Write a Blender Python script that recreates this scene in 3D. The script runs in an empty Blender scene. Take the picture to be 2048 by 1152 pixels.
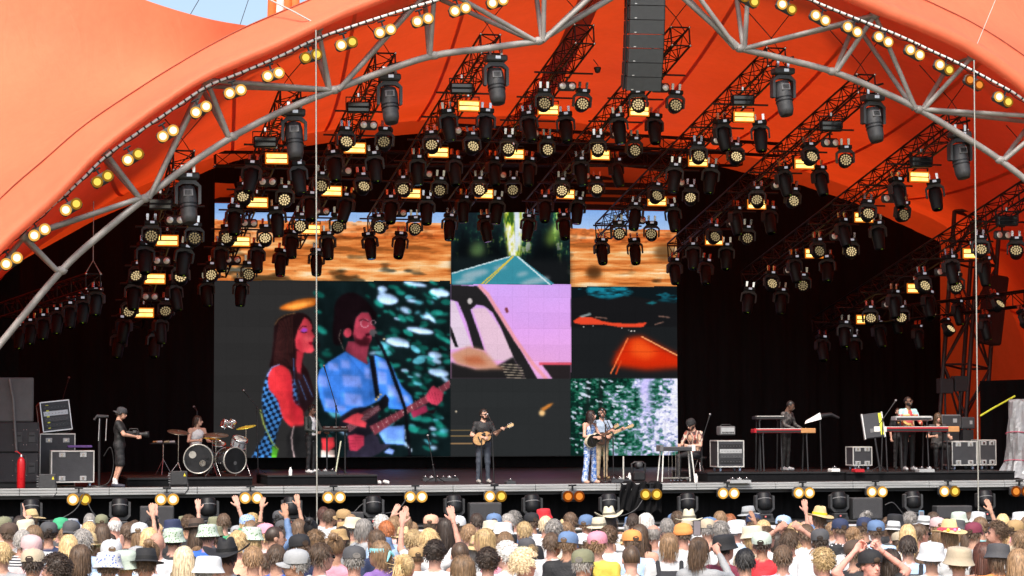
import bpy, math, random
import numpy as np
from mathutils import Matrix, Vector
SC = bpy.context.scene
COL = SC.collection
R = math.radians
# ------------------------------------------------------------------ camera
FPX = 4733.0                      # focal length in photograph pixels (2048 wide)
YAW, PITCH, ROLL = R(13.0), math.atan(264 / FPX), R(0.12)
CAM = Vector((-55 * math.sin(YAW), -55 * math.cos(YAW), 3.0))
_f = Vector((math.sin(YAW) * math.cos(PITCH), math.cos(YAW) * math.cos(PITCH), math.sin(PITCH)))
_r0 = Vector((math.cos(YAW), -math.sin(YAW), 0))
_u0 = _r0.cross(_f)
CR = _r0 * math.cos(ROLL) - _u0 * math.sin(ROLL)
CU = _u0 * math.cos(ROLL) + _r0 * math.sin(ROLL)
CF = _f
cam = bpy.data.cameras.new('camera')
cam.sensor_width = 36
cam.lens = 36 * FPX / 2048
cam.clip_start, cam.clip_end = 0.5, 3000
camo = bpy.data.objects.new('camera', cam)
COL.objects.link(camo)
camo.matrix_world = Matrix(((CR.x, CU.x, -CF.x, CAM.x), (CR.y, CU.y, -CF.y, CAM.y), (CR.z, CU.z, -CF.z, CAM.z), (0, 0, 0, 1)))
SC.camera = camo
# ------------------------------------------------------------------ light: bright thin overcast, sun high behind the audience
EXPO = 0.75
SUN_EL, SUN_AZ = R(52), R(205)     # azimuth clockwise from +Y: the sun stands behind the camera
w = bpy.data.worlds.new('World'); SC.world = w; w.use_nodes = True
nt = w.node_tree; nt.nodes.clear()
sky = nt.nodes.new('ShaderNodeTexSky'); sky.sky_type = 'NISHITA'; sky.sun_disc = False
sky.sun_elevation = SUN_EL; sky.sun_rotation = SUN_AZ
sky.air_density = 1.0; sky.dust_density = 4.0; sky.ozone_density = 0.4
bg = nt.nodes.new('ShaderNodeBackground'); bg.inputs[1].default_value = 0.15
wo = nt.nodes.new('ShaderNodeOutputWorld')
nt.links.new(sky.outputs[0], bg.inputs[0]); nt.links.new(bg.outputs[0], wo.inputs[0])
sun = bpy.data.lights.new('sun', 'SUN'); sun.energy = 2.2; sun.angle = R(12); sun.color = (1.0, 0.95, 0.88)
suno = bpy.data.objects.new('sun', sun); COL.objects.link(suno)
sd = Vector((math.sin(SUN_AZ) * math.cos(SUN_EL), math.cos(SUN_AZ) * math.cos(SUN_EL), math.sin(SUN_EL)))
suno.rotation_euler = sd.to_track_quat('Z', 'Y').to_euler()
suno.location = (0, -30, 40)
SC.view_settings.view_transform = 'Standard'
try: SC.view_settings.look = 'None'
except Exception: pass
SC.view_settings.gamma = 1.0
SC.view_settings.use_curve_mapping = False
SC.view_settings.exposure = EXPO
EXF = 2.0 ** EXPO
SC.cycles.max_bounces = 8
SC.cycles.transparent_max_bounces = 8
SC.cycles.use_denoising = True
SC.cycles.sample_clamp_indirect = 4.0
# ------------------------------------------------------------------ pixel <-> place
def P(px, py, Y):
    d = CF + CR * ((px - 1024) / FPX) + CU * ((576 - py) / FPX)
    return CAM + d * ((Y - CAM.y) / d.y)
def PD(px, py, depth):
    return CAM + (CF + CR * ((px - 1024) / FPX) + CU * ((576 - py) / FPX)) * depth
def proj(p):
    q = Vector(p) - CAM
    z = q.dot(CF)
    return 1024 + FPX * q.dot(CR) / z, 576 - FPX * q.dot(CU) / z
DECK = 1.5
def PF(px, py, Z=DECK):            # where the ray meets the height Z
    d = CF + CR * ((px - 1024) / FPX) + CU * ((576 - py) / FPX)
    return CAM + d * ((Z - CAM.z) / d.z)
# ------------------------------------------------------------------ materials
MATS = {}
def lin(*c):
    if len(c) == 1: c = c[0]
    if isinstance(c, str):
        c = [int(c[i:i + 2], 16) for i in (0, 2, 4)]
    return tuple(((x / 255) / 12.92 if x / 255 <= 0.04045 else ((x / 255 + 0.055) / 1.055) ** 2.4) for x in c)
def N(nt, kind, **kw):
    n = nt.nodes.new(kind)
    for k, v in kw.items():
        setattr(n, k, v)
    return n
def mat(name, col, rough=0.6, metal=0.0, var=0.18, scale=6.0, bump=0.0, bscale=40.0, emit=None, es=1.0, spec=0.5, stretch=None, objrand=0.0):
    if name in MATS: return MATS[name]
    m = bpy.data.materials.new(name); m.use_nodes = True
    nt = m.node_tree; b = nt.nodes['Principled BSDF']
    b.inputs['Roughness'].default_value = rough
    b.inputs['Metallic'].default_value = metal
    b.inputs['Specular IOR Level'].default_value = spec
    tc = N(nt, 'ShaderNodeTexCoord')
    src = tc.outputs['Object']
    if stretch:
        mp = N(nt, 'ShaderNodeMapping'); mp.inputs['Scale'].default_value = stretch
        nt.links.new(src, mp.inputs[0]); src = mp.outputs[0]
    no = N(nt, 'ShaderNodeTexNoise'); no.inputs['Scale'].default_value = scale; no.inputs['Detail'].default_value = 6
    no.inputs['Roughness'].default_value = 0.65
    nt.links.new(src, no.inputs['Vector'])
    mr = N(nt, 'ShaderNodeMapRange'); mr.inputs[1].default_value = 0.25; mr.inputs[2].default_value = 0.75
    mr.inputs[3].default_value = 1 - var; mr.inputs[4].default_value = 1 + var
    nt.links.new(no.outputs[0], mr.inputs[0])
    mx = N(nt, 'ShaderNodeMix', data_type='RGBA', blend_type='MULTIPLY'); mx.inputs[0].default_value = 1
    mx.inputs[6].default_value = (*col, 1)
    nt.links.new(mr.outputs[0], mx.inputs[7])
    out = mx.outputs[2]
    if objrand:
        oi = N(nt, 'ShaderNodeObjectInfo')
        m2 = N(nt, 'ShaderNodeMapRange'); m2.inputs[3].default_value = 1 - objrand; m2.inputs[4].default_value = 1 + objrand
        nt.links.new(oi.outputs['Random'], m2.inputs[0])
        m3 = N(nt, 'ShaderNodeMix', data_type='RGBA', blend_type='MULTIPLY'); m3.inputs[0].default_value = 1
        nt.links.new(out, m3.inputs[6]); nt.links.new(m2.outputs[0], m3.inputs[7]); out = m3.outputs[2]
    nt.links.new(out, b.inputs['Base Color'])
    rr = N(nt, 'ShaderNodeMapRange'); rr.inputs[3].default_value = max(0.05, rough - 0.12); rr.inputs[4].default_value = min(1, rough + 0.12)
    nt.links.new(no.outputs[0], rr.inputs[0]); nt.links.new(rr.outputs[0], b.inputs['Roughness'])
    if bump:
        n2 = N(nt, 'ShaderNodeTexNoise'); n2.inputs['Scale'].default_value = bscale; n2.inputs['Detail'].default_value = 4
        nt.links.new(src, n2.inputs['Vector'])
        bp = N(nt, 'ShaderNodeBump'); bp.inputs['Strength'].default_value = bump; bp.inputs['Distance'].default_value = 0.02
        nt.links.new(n2.outputs[0], bp.inputs['Height']); nt.links.new(bp.outputs[0], b.inputs['Normal'])
    if emit:
        b.inputs['Emission Color'].default_value = (*emit, 1)
        b.inputs['Emission Strength'].default_value = es
    MATS[name] = m
    return m
def lamp_mat(name, col, strength):
    if name in MATS: return MATS[name]
    m = bpy.data.materials.new(name); m.use_nodes = True
    nt = m.node_tree; nt.nodes.clear()
    o = N(nt, 'ShaderNodeOutputMaterial'); e = N(nt, 'ShaderNodeEmission')
    e.inputs[0].default_value = (*col, 1); e.inputs[1].default_value = strength / EXF
    nt.links.new(e.outputs[0], o.inputs[0])
    MATS[name] = m
    return m
# ------------------------------------------------------------------ mesh collector
class MB:
    def __init__(s): s.v = []; s.f = []; s.m = []; s.sm = []; s.M = Matrix.Identity(4)
    def add(s, vs, fs, mi=0, smooth=False):
        b = len(s.v); M = s.M
        s.v += [tuple(M @ Vector(p)) for p in vs]
        for f in fs:
            s.f.append(tuple(b + i for i in f)); s.m.append(mi); s.sm.append(smooth)
        return s
    def box(s, c, d, rot=None, bev=0.0, mi=0):
        x, y, z = d[0] / 2, d[1] / 2, d[2] / 2
        RM = rot if rot is not None else Matrix.Identity(3)
        c = Vector(c)
        if bev <= 0:
            vs = [c + RM @ Vector((sx * x, sy * y, sz * z)) for sx in (-1, 1) for sy in (-1, 1) for sz in (-1, 1)]
            return s.add(vs, [(0, 1, 3, 2), (4, 6, 7, 5), (0, 4, 5, 1), (2, 3, 7, 6), (0, 2, 6, 4), (1, 5, 7, 3)], mi)
        bev = min(bev, x * .9, y * .9, z * .9)
        vs = []; idx = {}
        for sx in (-1, 1):
            for sy in (-1, 1):
                for sz in (-1, 1):
                    for a in range(3):
                        q = [sx * (x - bev), sy * (y - bev), sz * (z - bev)]
                        q[a] = (sx, sy, sz)[a] * (x, y, z)[a]
                        idx[(sx, sy, sz, a)] = len(vs); vs.append(c + RM @ Vector(q))
        fs = []
        for a in range(3):
            b_, c_ = (a + 1) % 3, (a + 2) % 3
            for sg in (-1, 1):
                quad = []
                for (p, q) in ((-1, -1), (1, -1), (1, 1), (-1, 1)):
                    k = [0, 0, 0]; k[a] = sg; k[b_] = p; k[c_] = q
                    quad.append(idx[(*k, a)])
                fs.append(tuple(quad if sg > 0 else quad[::-1]))
            for p in (-1, 1):
                for q in (-1, 1):
                    k0 = [0, 0, 0]; k0[a] = -1; k0[b_] = p; k0[c_] = q
                    k1 = list(k0); k1[a] = 1
                    fq = (idx[(*k0, b_)], idx[(*k1, b_)], idx[(*k1, c_)], idx[(*k0, c_)])
                    fs.append(fq if p * q < 0 else fq[::-1])
        for sx in (-1, 1):
            for sy in (-1, 1):
                for sz in (-1, 1):
                    t = tuple(idx[(sx, sy, sz, a)] for a in range(3))
                    fs.append(t if sx * sy * sz > 0 else t[::-1])
        return s.add(vs, fs, mi)
    def tube(s, pts, r, n=8, caps=True, mi=0, smooth=True, closed=False):
        pts = [Vector(p) for p in pts]; k = len(pts)
        rs = r if isinstance(r, (list, tuple)) else [r] * k
        vs = []; fs = []
        up = None
        for i, p in enumerate(pts):
            if closed: t = pts[(i + 1) % k] - pts[i - 1]
            else: t = pts[min(i + 1, k - 1)] - pts[max(i - 1, 0)]
            if t.length < 1e-9: t = Vector((0, 0, 1))
            t.normalize()
            if up is None:
                up = t.orthogonal().normalized()
            else:
                up = up - t * up.dot(t)
                up = up.normalized() if up.length > 1e-6 else t.orthogonal().normalized()
            sd_ = t.cross(up)
            for j in range(n):
                a = 2 * math.pi * j / n
                vs.append(p + (up * math.cos(a) + sd_ * math.sin(a)) * rs[i])
        for i in range(k if closed else k - 1):
            i2 = (i + 1) % k
            for j in range(n):
                fs.append((i * n + j, i * n + (j + 1) % n, i2 * n + (j + 1) % n, i2 * n + j))
        s.add(vs, fs, mi, smooth)
        if caps and not closed:
            s.add(vs[:n], [tuple(range(n))[::-1]], mi); s.add(vs[-n:], [tuple(range(n))], mi)
        return s
    def lathe(s, prof, n=16, mtx=None, mi=0, smooth=True, sx=1.0, sy=1.0):
        M = mtx if mtx is not None else Matrix.Identity(4)
        vs = []; fs = []
        for (r, z) in prof:
            for j in range(n):
                a = 2 * math.pi * j / n
                vs.append(M @ Vector((r * math.cos(a) * sx, r * math.sin(a) * sy, z)))
        for i in range(len(prof) - 1):
            for j in range(n):
                fs.append((i * n + j, i * n + (j + 1) % n, (i + 1) * n + (j + 1) % n, (i + 1) * n + j))
        s.add(vs, fs, mi, smooth)
        if prof[0][0] > 1e-4: s.add(vs[:n], [tuple(range(n))[::-1]], mi)
        if prof[-1][0] > 1e-4: s.add(vs[-n:], [tuple(range(n))], mi)
        return s
    def ball(s, c, r, nu=12, nv=8, mi=0, rot=None):
        rx, ry, rz = (r, r, r) if not isinstance(r, (tuple, list)) else r
        RM = rot if rot is not None else Matrix.Identity(3)
        c = Vector(c); vs = []; fs = []
        for i in range(nv + 1):
            t = math.pi * i / nv
            for j in range(nu):
                a = 2 * math.pi * j / nu
                vs.append(c + RM @ Vector((rx * math.sin(t) * math.cos(a), ry * math.sin(t) * math.sin(a), rz * math.cos(t))))
        for i in range(nv):
            for j in range(nu):
                fs.append((i * nu + j, (i + 1) * nu + j, (i + 1) * nu + (j + 1) % nu, i * nu + (j + 1) % nu))
        return s.add(vs, fs, mi, True)
    def prism(s, poly, y0, y1, mtx=None, mi=0, smooth=False):
        # poly in (x, z), extruded along y
        M = mtx if mtx is not None else Matrix.Identity(4)
        n = len(poly)
        vs = [M @ Vector((p[0], y0, p[1])) for p in poly] + [M @ Vector((p[0], y1, p[1])) for p in poly]
        fs = [tuple(range(n)), tuple(range(2 * n - 1, n - 1, -1))]
        fs += [(i, i + n, (i + 1) % n + n, (i + 1) % n) for i in range(n)]
        return s.add(vs, fs, mi, smooth)
    def grid(s, rows, mi=0, smooth=True):
        n = len(rows[0]); vs = [p for r_ in rows for p in r_]
        fs = [(i * n + j, i * n + j + 1, (i + 1) * n + j + 1, (i + 1) * n + j) for i in range(len(rows) - 1) for j in range(n - 1)]
        return s.add(vs, fs, mi, smooth)
    def mesh(s, name, mats=()):
        me = bpy.data.meshes.new(name)
        me.from_pydata(s.v, [], s.f)
        if mats is not None:
            for m in (mats if isinstance(mats, (list, tuple)) else [mats]): me.materials.append(m)
        me.polygons.foreach_set('material_index', s.m)
        me.polygons.foreach_set('use_smooth', s.sm)
        me.update()
        return me
    def build(s, name, mats, parent=None, loc=None):
        o = bpy.data.objects.new(name, s.mesh(name, mats)); COL.objects.link(o)
        if parent is not None: o.parent = parent
        if loc is not None: o.location = loc
        return o
def obj(name, me, parent=None, loc=None, rot=None):
    o = bpy.data.objects.new(name, me); COL.objects.link(o)
    if parent is not None: o.parent = parent
    if loc is not None: o.location = loc
    if rot is not None: o.rotation_euler = rot
    return o
def tag(o, label, cat, group=None):
    o['label'] = label; o['category'] = cat
    if group: o['group'] = group
    return o
def thing(name, label, cat, loc=(0, 0, 0), rotz=0.0, group=None, rot=None):
    o = bpy.data.objects.new(name, None); COL.objects.link(o)
    o.empty_display_size = 0.1
    o.location = loc; o.rotation_euler = rot if rot is not None else (0, 0, rotz)
    return tag(o, label, cat, group)
def struct(o):
    o['kind'] = 'structure'; return o
def dup(root, loc, rot=(0, 0, 0), label=None, skip=()):
    r = root.copy(); COL.objects.link(r); r.location = loc; r.rotation_euler = rot
    if label: r['label'] = label
    for ch in root.children:
        if ch.name.split('.')[0] in skip: continue
        c = ch.copy(); COL.objects.link(c); c.parent = r
        for g in ch.children:
            d = g.copy(); COL.objects.link(d); d.parent = c
    return r
def rotm(ax, deg): return Matrix.Rotation(R(deg), 3, ax)
def rot4(ax, deg): return Matrix.Rotation(R(deg), 4, ax)
def T(x, y, z): return Matrix.Translation((x, y, z))
ORD = ['first', 'second', 'third', 'fourth', 'fifth', 'sixth', 'seventh', 'eighth', 'ninth', 'tenth', 'eleventh', 'twelfth', 'thirteenth', 'fourteenth',
       'fifteenth', 'sixteenth', 'seventeenth', 'eighteenth', 'nineteenth', 'twentieth', 'twenty-first', 'twenty-second', 'twenty-third', 'twenty-fourth', 'twenty-fifth', 'twenty-sixth', 'twenty-seventh', 'twenty-eighth']
def catmull(pts, n):
    pts = [Vector(p) for p in pts]
    out = []
    for i in range(len(pts) - 1):
        p0 = pts[max(i - 1, 0)]; p1 = pts[i]; p2 = pts[i + 1]; p3 = pts[min(i + 2, len(pts) - 1)]
        for k in range(n):
            t = k / n
            out.append(0.5 * ((2 * p1) + (p2 - p0) * t + (2 * p0 - 5 * p1 + 4 * p2 - p3) * t * t + (3 * p1 - p0 - 3 * p2 + p3) * t ** 3))
    out.append(pts[-1])
    return out
def resample(pts, n):
    pts = [Vector(p) for p in pts]
    L = [0]
    for a, b in zip(pts, pts[1:]): L.append(L[-1] + (b - a).length)
    out = []; j = 0
    for i in range(n):
        s_ = L[-1] * i / (n - 1)
        while j < len(L) - 2 and L[j + 1] < s_: j += 1
        t = (s_ - L[j]) / max(1e-9, L[j + 1] - L[j])
        out.append(pts[j].lerp(pts[j + 1], min(1, t)))
    return out
# common materials
BLACK = mat('black_paint', (0.012, 0.012, 0.013), 0.55, var=0.35, scale=9)
BLK2 = mat('black_metal', (0.02, 0.02, 0.022), 0.42, 0.2, var=0.3)
DGREY = mat('dark_grey_plastic', (0.045, 0.046, 0.05), 0.5, var=0.25, scale=12, bump=0.15, bscale=90)
MGREY = mat('mid_grey_plastic', (0.13, 0.13, 0.135), 0.5, var=0.2)
STEEL = mat('grey_steel', (0.31, 0.295, 0.28), 0.6, 0.15, var=0.35, scale=2.5, bump=0.15)
ALU = mat('aluminium', (0.62, 0.63, 0.64), 0.38, 0.6, var=0.12, scale=5, stretch=(0.4, 3, 6))
CHROME = mat('chrome', (0.75, 0.75, 0.76), 0.18, 1.0, var=0.08)
WHITE = mat('white_paint', (0.75, 0.75, 0.73), 0.5, var=0.08)
CLOTHK = mat('black_drape', (0.008, 0.008, 0.009), 0.95, var=0.35, scale=2.5, spec=0.12, stretch=(3, 3, 0.25), bump=0.3, bscale=3)
# ------------------------------------------------------------------ ground: trampled field falling gently to the stage
def ground_z(x, y):
    # distance in front of the stage
    d = (Vector((x, y, 0)) - CAM).dot(Vector((CF.x, CF.y, 0)).normalized())
    return -0.016 * max(0, min(d, 80) - 26)
GM = mat('trampled_grass', (0.16, 0.14, 0.075), 0.9, var=0.5, scale=1.6, bump=0.6, bscale=25)
gb = MB()
xs = [-900, -400, -200, -120, -80, -60] + list(range(-50, 61, 5)) + [80, 120, 200, 400, 900]
ys = [-900, -400, -200, -120, -90, -75] + list(range(-65, 61, 5)) + [80, 120, 200, 400, 900]
gb.grid([[(x, y, ground_z(x, y) - 0.02) for x in xs] for y in ys])
struct(gb.build('ground', GM))
GST = -0.5
# ------------------------------------------------------------------ stage deck
X0, X1 = -19.0, 24.0
deckm = mat('stage_deck_black', (0.010, 0.010, 0.011), 0.5, var=0.5, scale=1.2, bump=0.2, bscale=12)
lipm = mat('stage_edge_aluminium', (0.37, 0.38, 0.38), 0.45, 0.3, var=0.35, scale=3, stretch=(0.25, 4, 10))
t = thing('concert_stage', 'long black stage with bright aluminium front edge and black skirt', 'stage', (0, 0, 0))
b = MB(); b.box(((X0 + X1) / 2, 12.02, DECK - 0.06), (X1 - X0, 23.9, 0.12)); b.build('deck', deckm, t)
for i in range(22):                      # aluminium edge profiles, butt jointed
    w_ = (X1 - X0) / 22
    xc = X0 + w_ * (i + .5)
    b = MB()
    b.box((xc, 0.03, DECK - 0.015), (w_ - 0.006, 0.10, 0.05), bev=0.008)
    b.box((xc, 0.005, DECK - 0.075), (w_ - 0.006, 0.09, 0.06), bev=0.010)
    b.box((xc, -0.010, DECK - 0.133), (w_ - 0.006, 0.09, 0.045), bev=0.010)
    b.build('edge_profile', lipm, t)
b = MB()                                  # pleated skirt
rows = [[], []]
rng = random.Random(4)
x = X0
while x < X1:
    yy = 0.62 + 0.035 * math.sin(x * 9.1) + 0.03 * math.sin(x * 23.7 + 1.3) + 0.02 * rng.random()
    rows[0].append((x, 0.60 + 0.3 * (yy - 0.6), DECK - 0.16)); rows[1].append((x, yy, GST))
    x += 0.045
b.grid(rows); b.build('skirt', CLOTHK, t)
b = MB(); b.box(((X0 + X1) / 2, 0.30, DECK - 0.20), (X1 - X0, 0.5, 0.06)); b.build('bearer', BLK2, t)
# lower service shelf in front of the skirt
SHELF = 0.62
b = MB(); b.box(((X0 + X1) / 2, -0.10, SHELF - 0.05), (X1 - X0, 1.35, 0.10)); b.build('shelf', deckm, t)
b = MB(); b.box(((X0 + X1) / 2, -0.79, SHELF - 0.012), (X1 - X0, 0.03, 0.035), bev=0.006); b.build('shelf_edge', mat('worn_edge', (0.10, 0.10, 0.10), 0.4, 0.5, var=0.45, scale=2), t)
b = MB(); b.box(((X0 + X1) / 2, -0.75, (SHELF - 0.1 + GST) / 2), (X1 - X0, 0.06, SHELF - 0.1 - GST - 0.01)); b.build('shelf_front', CLOTHK, t)
# crowd barrier in the pit
bar = thing('crowd_barrier', 'low dark crowd barrier running along the pit before the stage', 'barrier', (0, -3.2, GST))
b = MB(); b.box(((X0 + X1) / 2, 0, 0.55), (X1 - X0, 0.04, 1.05)); b.build('panel', BLK2, bar)
b = MB(); b.tube([(X0, 0, 1.11), (X1, 0, 1.11)], 0.035); b.build('rail', ALU, bar)

# ------------------------------------------------------------------ canopy: one orange membrane on a steel arch
def fabric(name, col_d, col_t, mixf=0.5):
    m = bpy.data.materials.new(name); m.use_nodes = True
    nt = m.node_tree; nt.nodes.clear()
    o = N(nt, 'ShaderNodeOutputMaterial'); mx = N(nt, 'ShaderNodeMixShader'); mx.inputs[0].default_value = mixf
    d = N(nt, 'ShaderNodeBsdfPrincipled'); tr = N(nt, 'ShaderNodeBsdfTranslucent')
    d.inputs['Roughness'].default_value = 0.55; d.inputs['Specular IOR Level'].default_value = 0.25
    tc = N(nt, 'ShaderNodeTexCoord')
    n1 = N(nt, 'ShaderNodeTexNoise'); n1.inputs['Scale'].default_value = 0.35; n1.inputs['Detail'].default_value = 5
    n2 = N(nt, 'ShaderNodeTexNoise'); n2.inputs['Scale'].default_value = 5.0; n2.inputs['Detail'].default_value = 6
    for n_ in (n1, n2): nt.links.new(tc.outputs['Object'], n_.inputs['Vector'])
    ad = N(nt, 'ShaderNodeMath', operation='MULTIPLY_ADD'); ad.inputs[1].default_value = 0.35
    nt.links.new(n2.outputs[0], ad.inputs[0]); nt.links.new(n1.outputs[0], ad.inputs[2])
    mr = N(nt, 'ShaderNodeMapRange'); mr.inputs[1].default_value = 0.4; mr.inputs[2].default_value = 0.95
    mr.inputs[3].default_value = 0.88; mr.inputs[4].default_value = 1.12
    nt.links.new(ad.outputs[0], mr.inputs[0])
    for c_, sh, so in ((col_d, d, 'Base Color'), (col_t, tr, 'Color')):
        mm = N(nt, 'ShaderNodeMix', data_type='RGBA', blend_type='MULTIPLY'); mm.inputs[0].default_value = 1; mm.inputs[6].default_value = (*c_, 1)
        nt.links.new(mr.outputs[0], mm.inputs[7]); nt.links.new(mm.outputs[2], sh.inputs[so])
    mp3 = N(nt, 'ShaderNodeMapping'); mp3.inputs['Scale'].default_value = (1.6, 0.35, 0.5); mp3.inputs['Rotation'].default_value = (0.3, 0.5, 0.2)
    n3 = N(nt, 'ShaderNodeTexNoise'); n3.inputs['Scale'].default_value = 1.3; n3.inputs['Detail'].default_value = 4; n3.inputs['Distortion'].default_value = 0.8
    nt.links.new(tc.outputs['Object'], mp3.inputs[0]); nt.links.new(mp3.outputs[0], n3.inputs['Vector'])
    a3 = N(nt, 'ShaderNodeMath', operation='MULTIPLY_ADD'); a3.inputs[1].default_value = 0.6
    nt.links.new(n3.outputs[0], a3.inputs[0]); nt.links.new(n1.outputs[0], a3.inputs[2])
    bp = N(nt, 'ShaderNodeBump'); bp.inputs['Strength'].default_value = 0.3; bp.inputs['Distance'].default_value = 0.2
    nt.links.new(a3.outputs[0], bp.inputs['Height']); nt.links.new(bp.outputs[0], d.inputs['Normal'])
    nt.links.new(d.outputs[0], mx.inputs[1]); nt.links.new(tr.outputs[0], mx.inputs[2]); nt.links.new(mx.outputs[0], o.inputs[0])
    MATS[name] = m
    return m
MEMB = fabric('orange_membrane', (0.90, 0.235, 0.115), (0.78, 0.056, 0.007), 0.37)
RIBM = fabric('membrane_seam', (0.85, 0.18, 0.07), (0.60, 0.045, 0.006), 0.36)
STRAPM = fabric('ridge_webbing', (0.50, 0.13, 0.07), (0.36, 0.05, 0.02), 0.3)
YF, YB = -1.9, 18.6
front_px = [(-420, 1150), (-230, 820), (-110, 640), (0, 505), (118, 396), (205, 303), (340, 203), (412, 158), (538, 104), (628, 60), (700, 28), (870, -38), (1080, -105), (1310, -135),
            (1470, -95), (1610, -40), (1752, 22), (1850, 62), (1946, 108), (2048, 182), (2160, 290), (2260, 430), (2330, 600), (2400, 800), (2460, 1100)]
back_px = [(-260, 900), (-160, 730), (-60, 590), (60, 490), (190, 415), (330, 352), (470, 300), (590, 272), (700, 255), (850, 240), (1000, 232), (1150, 245), (1310, 275), (1450, 303), (1600, 340), (1740, 390), (1870, 440),
           (1930, 490), (1990, 560), (2030, 640), (2055, 720), (2065, 800), (2070, 900)]
NU = 96
FC = resample(catmull([P(x, y, YF) for x, y in front_px], 10), NU)
BC = resample(catmull([P(x, y, YB) for x, y in back_px], 10), NU)
canopy = thing('stage_canopy', 'huge orange membrane canopy arching over the whole stage', 'tent', (0, 0, 0))
def ceil_pt(u, v):      # u index along the arch 0..NU-1 (float), v 0 front .. 1 back
    i = min(int(u), NU - 2); t_ = u - i
    a = FC[i].lerp(FC[i + 1], t_); c = BC[i].lerp(BC[i + 1], t_)
    p = a.lerp(c, v)
    p.z += -0.55 * math.sin(math.pi * v) * (1 - 0.5 * abs(2 * u / (NU - 1) - 1))    # saddle sag
    return p
b = MB()
NV = 40
b.grid([[ceil_pt(u, v / NV) for u in range(NU)] for v in range(NV + 1)])
rows = []
for k in range(9):      # the back slope comes down behind the stage
    s_ = k / 8
    rows.append([Vector((p.x, p.y + 7 * s_, p.z - (p.z - 0.4) * (s_ ** 1.4) * 0.92)) for p in BC])
b.grid(rows)
b.build('membrane', MEMB, canopy)
def strip(u0, wid, va=0.0, vb=1.0, n=40, off=0.03):
    r0, r1 = [], []
    for k in range(n + 1):
        v = va + (vb - va) * k / n
        p = ceil_pt(u0, v); q = ceil_pt(min(NU - 1.01, u0 + 1), v)
        d = (q - p).normalized() * wid / 2
        nrm = d.cross(ceil_pt(u0, min(1, v + .02)) - ceil_pt(u0, max(0, v - .02))).normalized()
        if nrm.z > 0: nrm = -nrm
        r0.append(p - d + nrm * off); r1.append(p + d + nrm * off)
    return [r0, r1]
for u0 in (14, 22, 29, 35, 41, 55, 61, 67, 73, 79, 85):
    b = MB(); b.grid(strip(u0 + 0.4, 0.10)); b.build('seam', RIBM, canopy)
b = MB(); b.grid(strip(48.2, 0.62, off=0.06)); b.build('ridge_strap', STRAPM, canopy)
# rolled front lip: a padded roll below, a sloping band up to a seam
seam_px = [(-420, 1040), (-250, 720), (-120, 530), (0, 398), (87, 321), (174, 247), (295, 166), (375, 117), (417, 93), (493, 54), (625, -2), (760, -60), (920, -120), (1100, -180), (1310, -205),
           (1480, -165), (1620, -105), (1765, -38), (1870, 10), (1965, 58), (2070, 130), (2190, 240), (2300, 390), (2370, 570), (2440, 780), (2500, 1080)]
LC = resample(catmull([P(x, y, -2.15) for x, y in front_px], 10), NU * 2)
SCV = resample(catmull([P(x, y, -0.9) for x, y in seam_px], 10), NU * 2)
b = MB(); rows = []
rng = random.Random(7)
for k in range(11):
    a = k / 10
    row = []
    for i in range(NU * 2):
        p, q = LC[i], SCV[i]
        dirv = (q - p).normalized()
        # roll: bulge towards the audience near the bottom, wrinkles
        bul = 0.24 * math.sin(math.pi * min(1, a * 2.4)) * (1 if a < .42 else 0) + 0.06 * math.sin(math.pi * a)
        wr = 0.010 * math.sin(i * 1.9 + 4 * a) + 0.014 * math.sin(i * 0.63 + 7 * a * a + 1) + 0.006 * math.sin(i * 3.7 - 9 * a)
        pt = p.lerp(q, a)
        pt.y -= bul + wr * (1.0 if 0.05 < a < 0.95 else 0.2)
        pt.z -= 0.05 * (1 if k == 0 else 0)
        row.append(pt)
    rows.append(row)
under = [Vector((p.x, p.y + 0.22, p.z - 0.02)) for p in LC]
b.grid([under] + rows)
lip = b.build('front_lip', MEMB, canopy)
b = MB(); b.tube([Vector((p.x, p.y - 0.03, p.z + 0.01)) for p in SCV], 0.016, 5); b.build('lip_seam', STRAPM, lip)
# outer wings sweeping back from the lip
def wing(name, i0, i1, tops):
    n = i1 - i0
    top = resample(catmull(tops, 10), n)
    rows = []
    for k in range(15):
        a = k / 14
        row = []
        for j in range(n):
            p = SCV[i0 + j].copy(); p.y += 0.12; p.z -= 0.05
            q = top[j]
            m = p.lerp(q, a)
            m.z -= 0.9 * math.sin(math.pi * a) ; m.y += 0.8 * math.sin(math.pi * a)
            row.append(m)
        rows.append(row)
    bb = MB(); bb.grid(rows)
    return bb.build(name, MEMB, canopy)
def nearest(px_):
    return min(range(NU * 2), key=lambda i: abs(proj(SCV[i])[0] - px_))
wing('outer_slope', nearest(-380), nearest(505), [P(-900, 300, 10), P(-500, -200, 9), P(-150, -150, 7.5), P(110, -72, 5), P(285, -2, 2.6), P(410, 36, 0.8), P(500, 52, -0.6)])
wing('outer_slope', nearest(1690), nearest(2440), [P(1640, -130, -0.5), P(1720, -190, 2), P(1900, -260, 6), P(2150, -250, 9), P(2450, -100, 11), P(2800, 300, 12), P(3000, 900, 12)])
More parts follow.
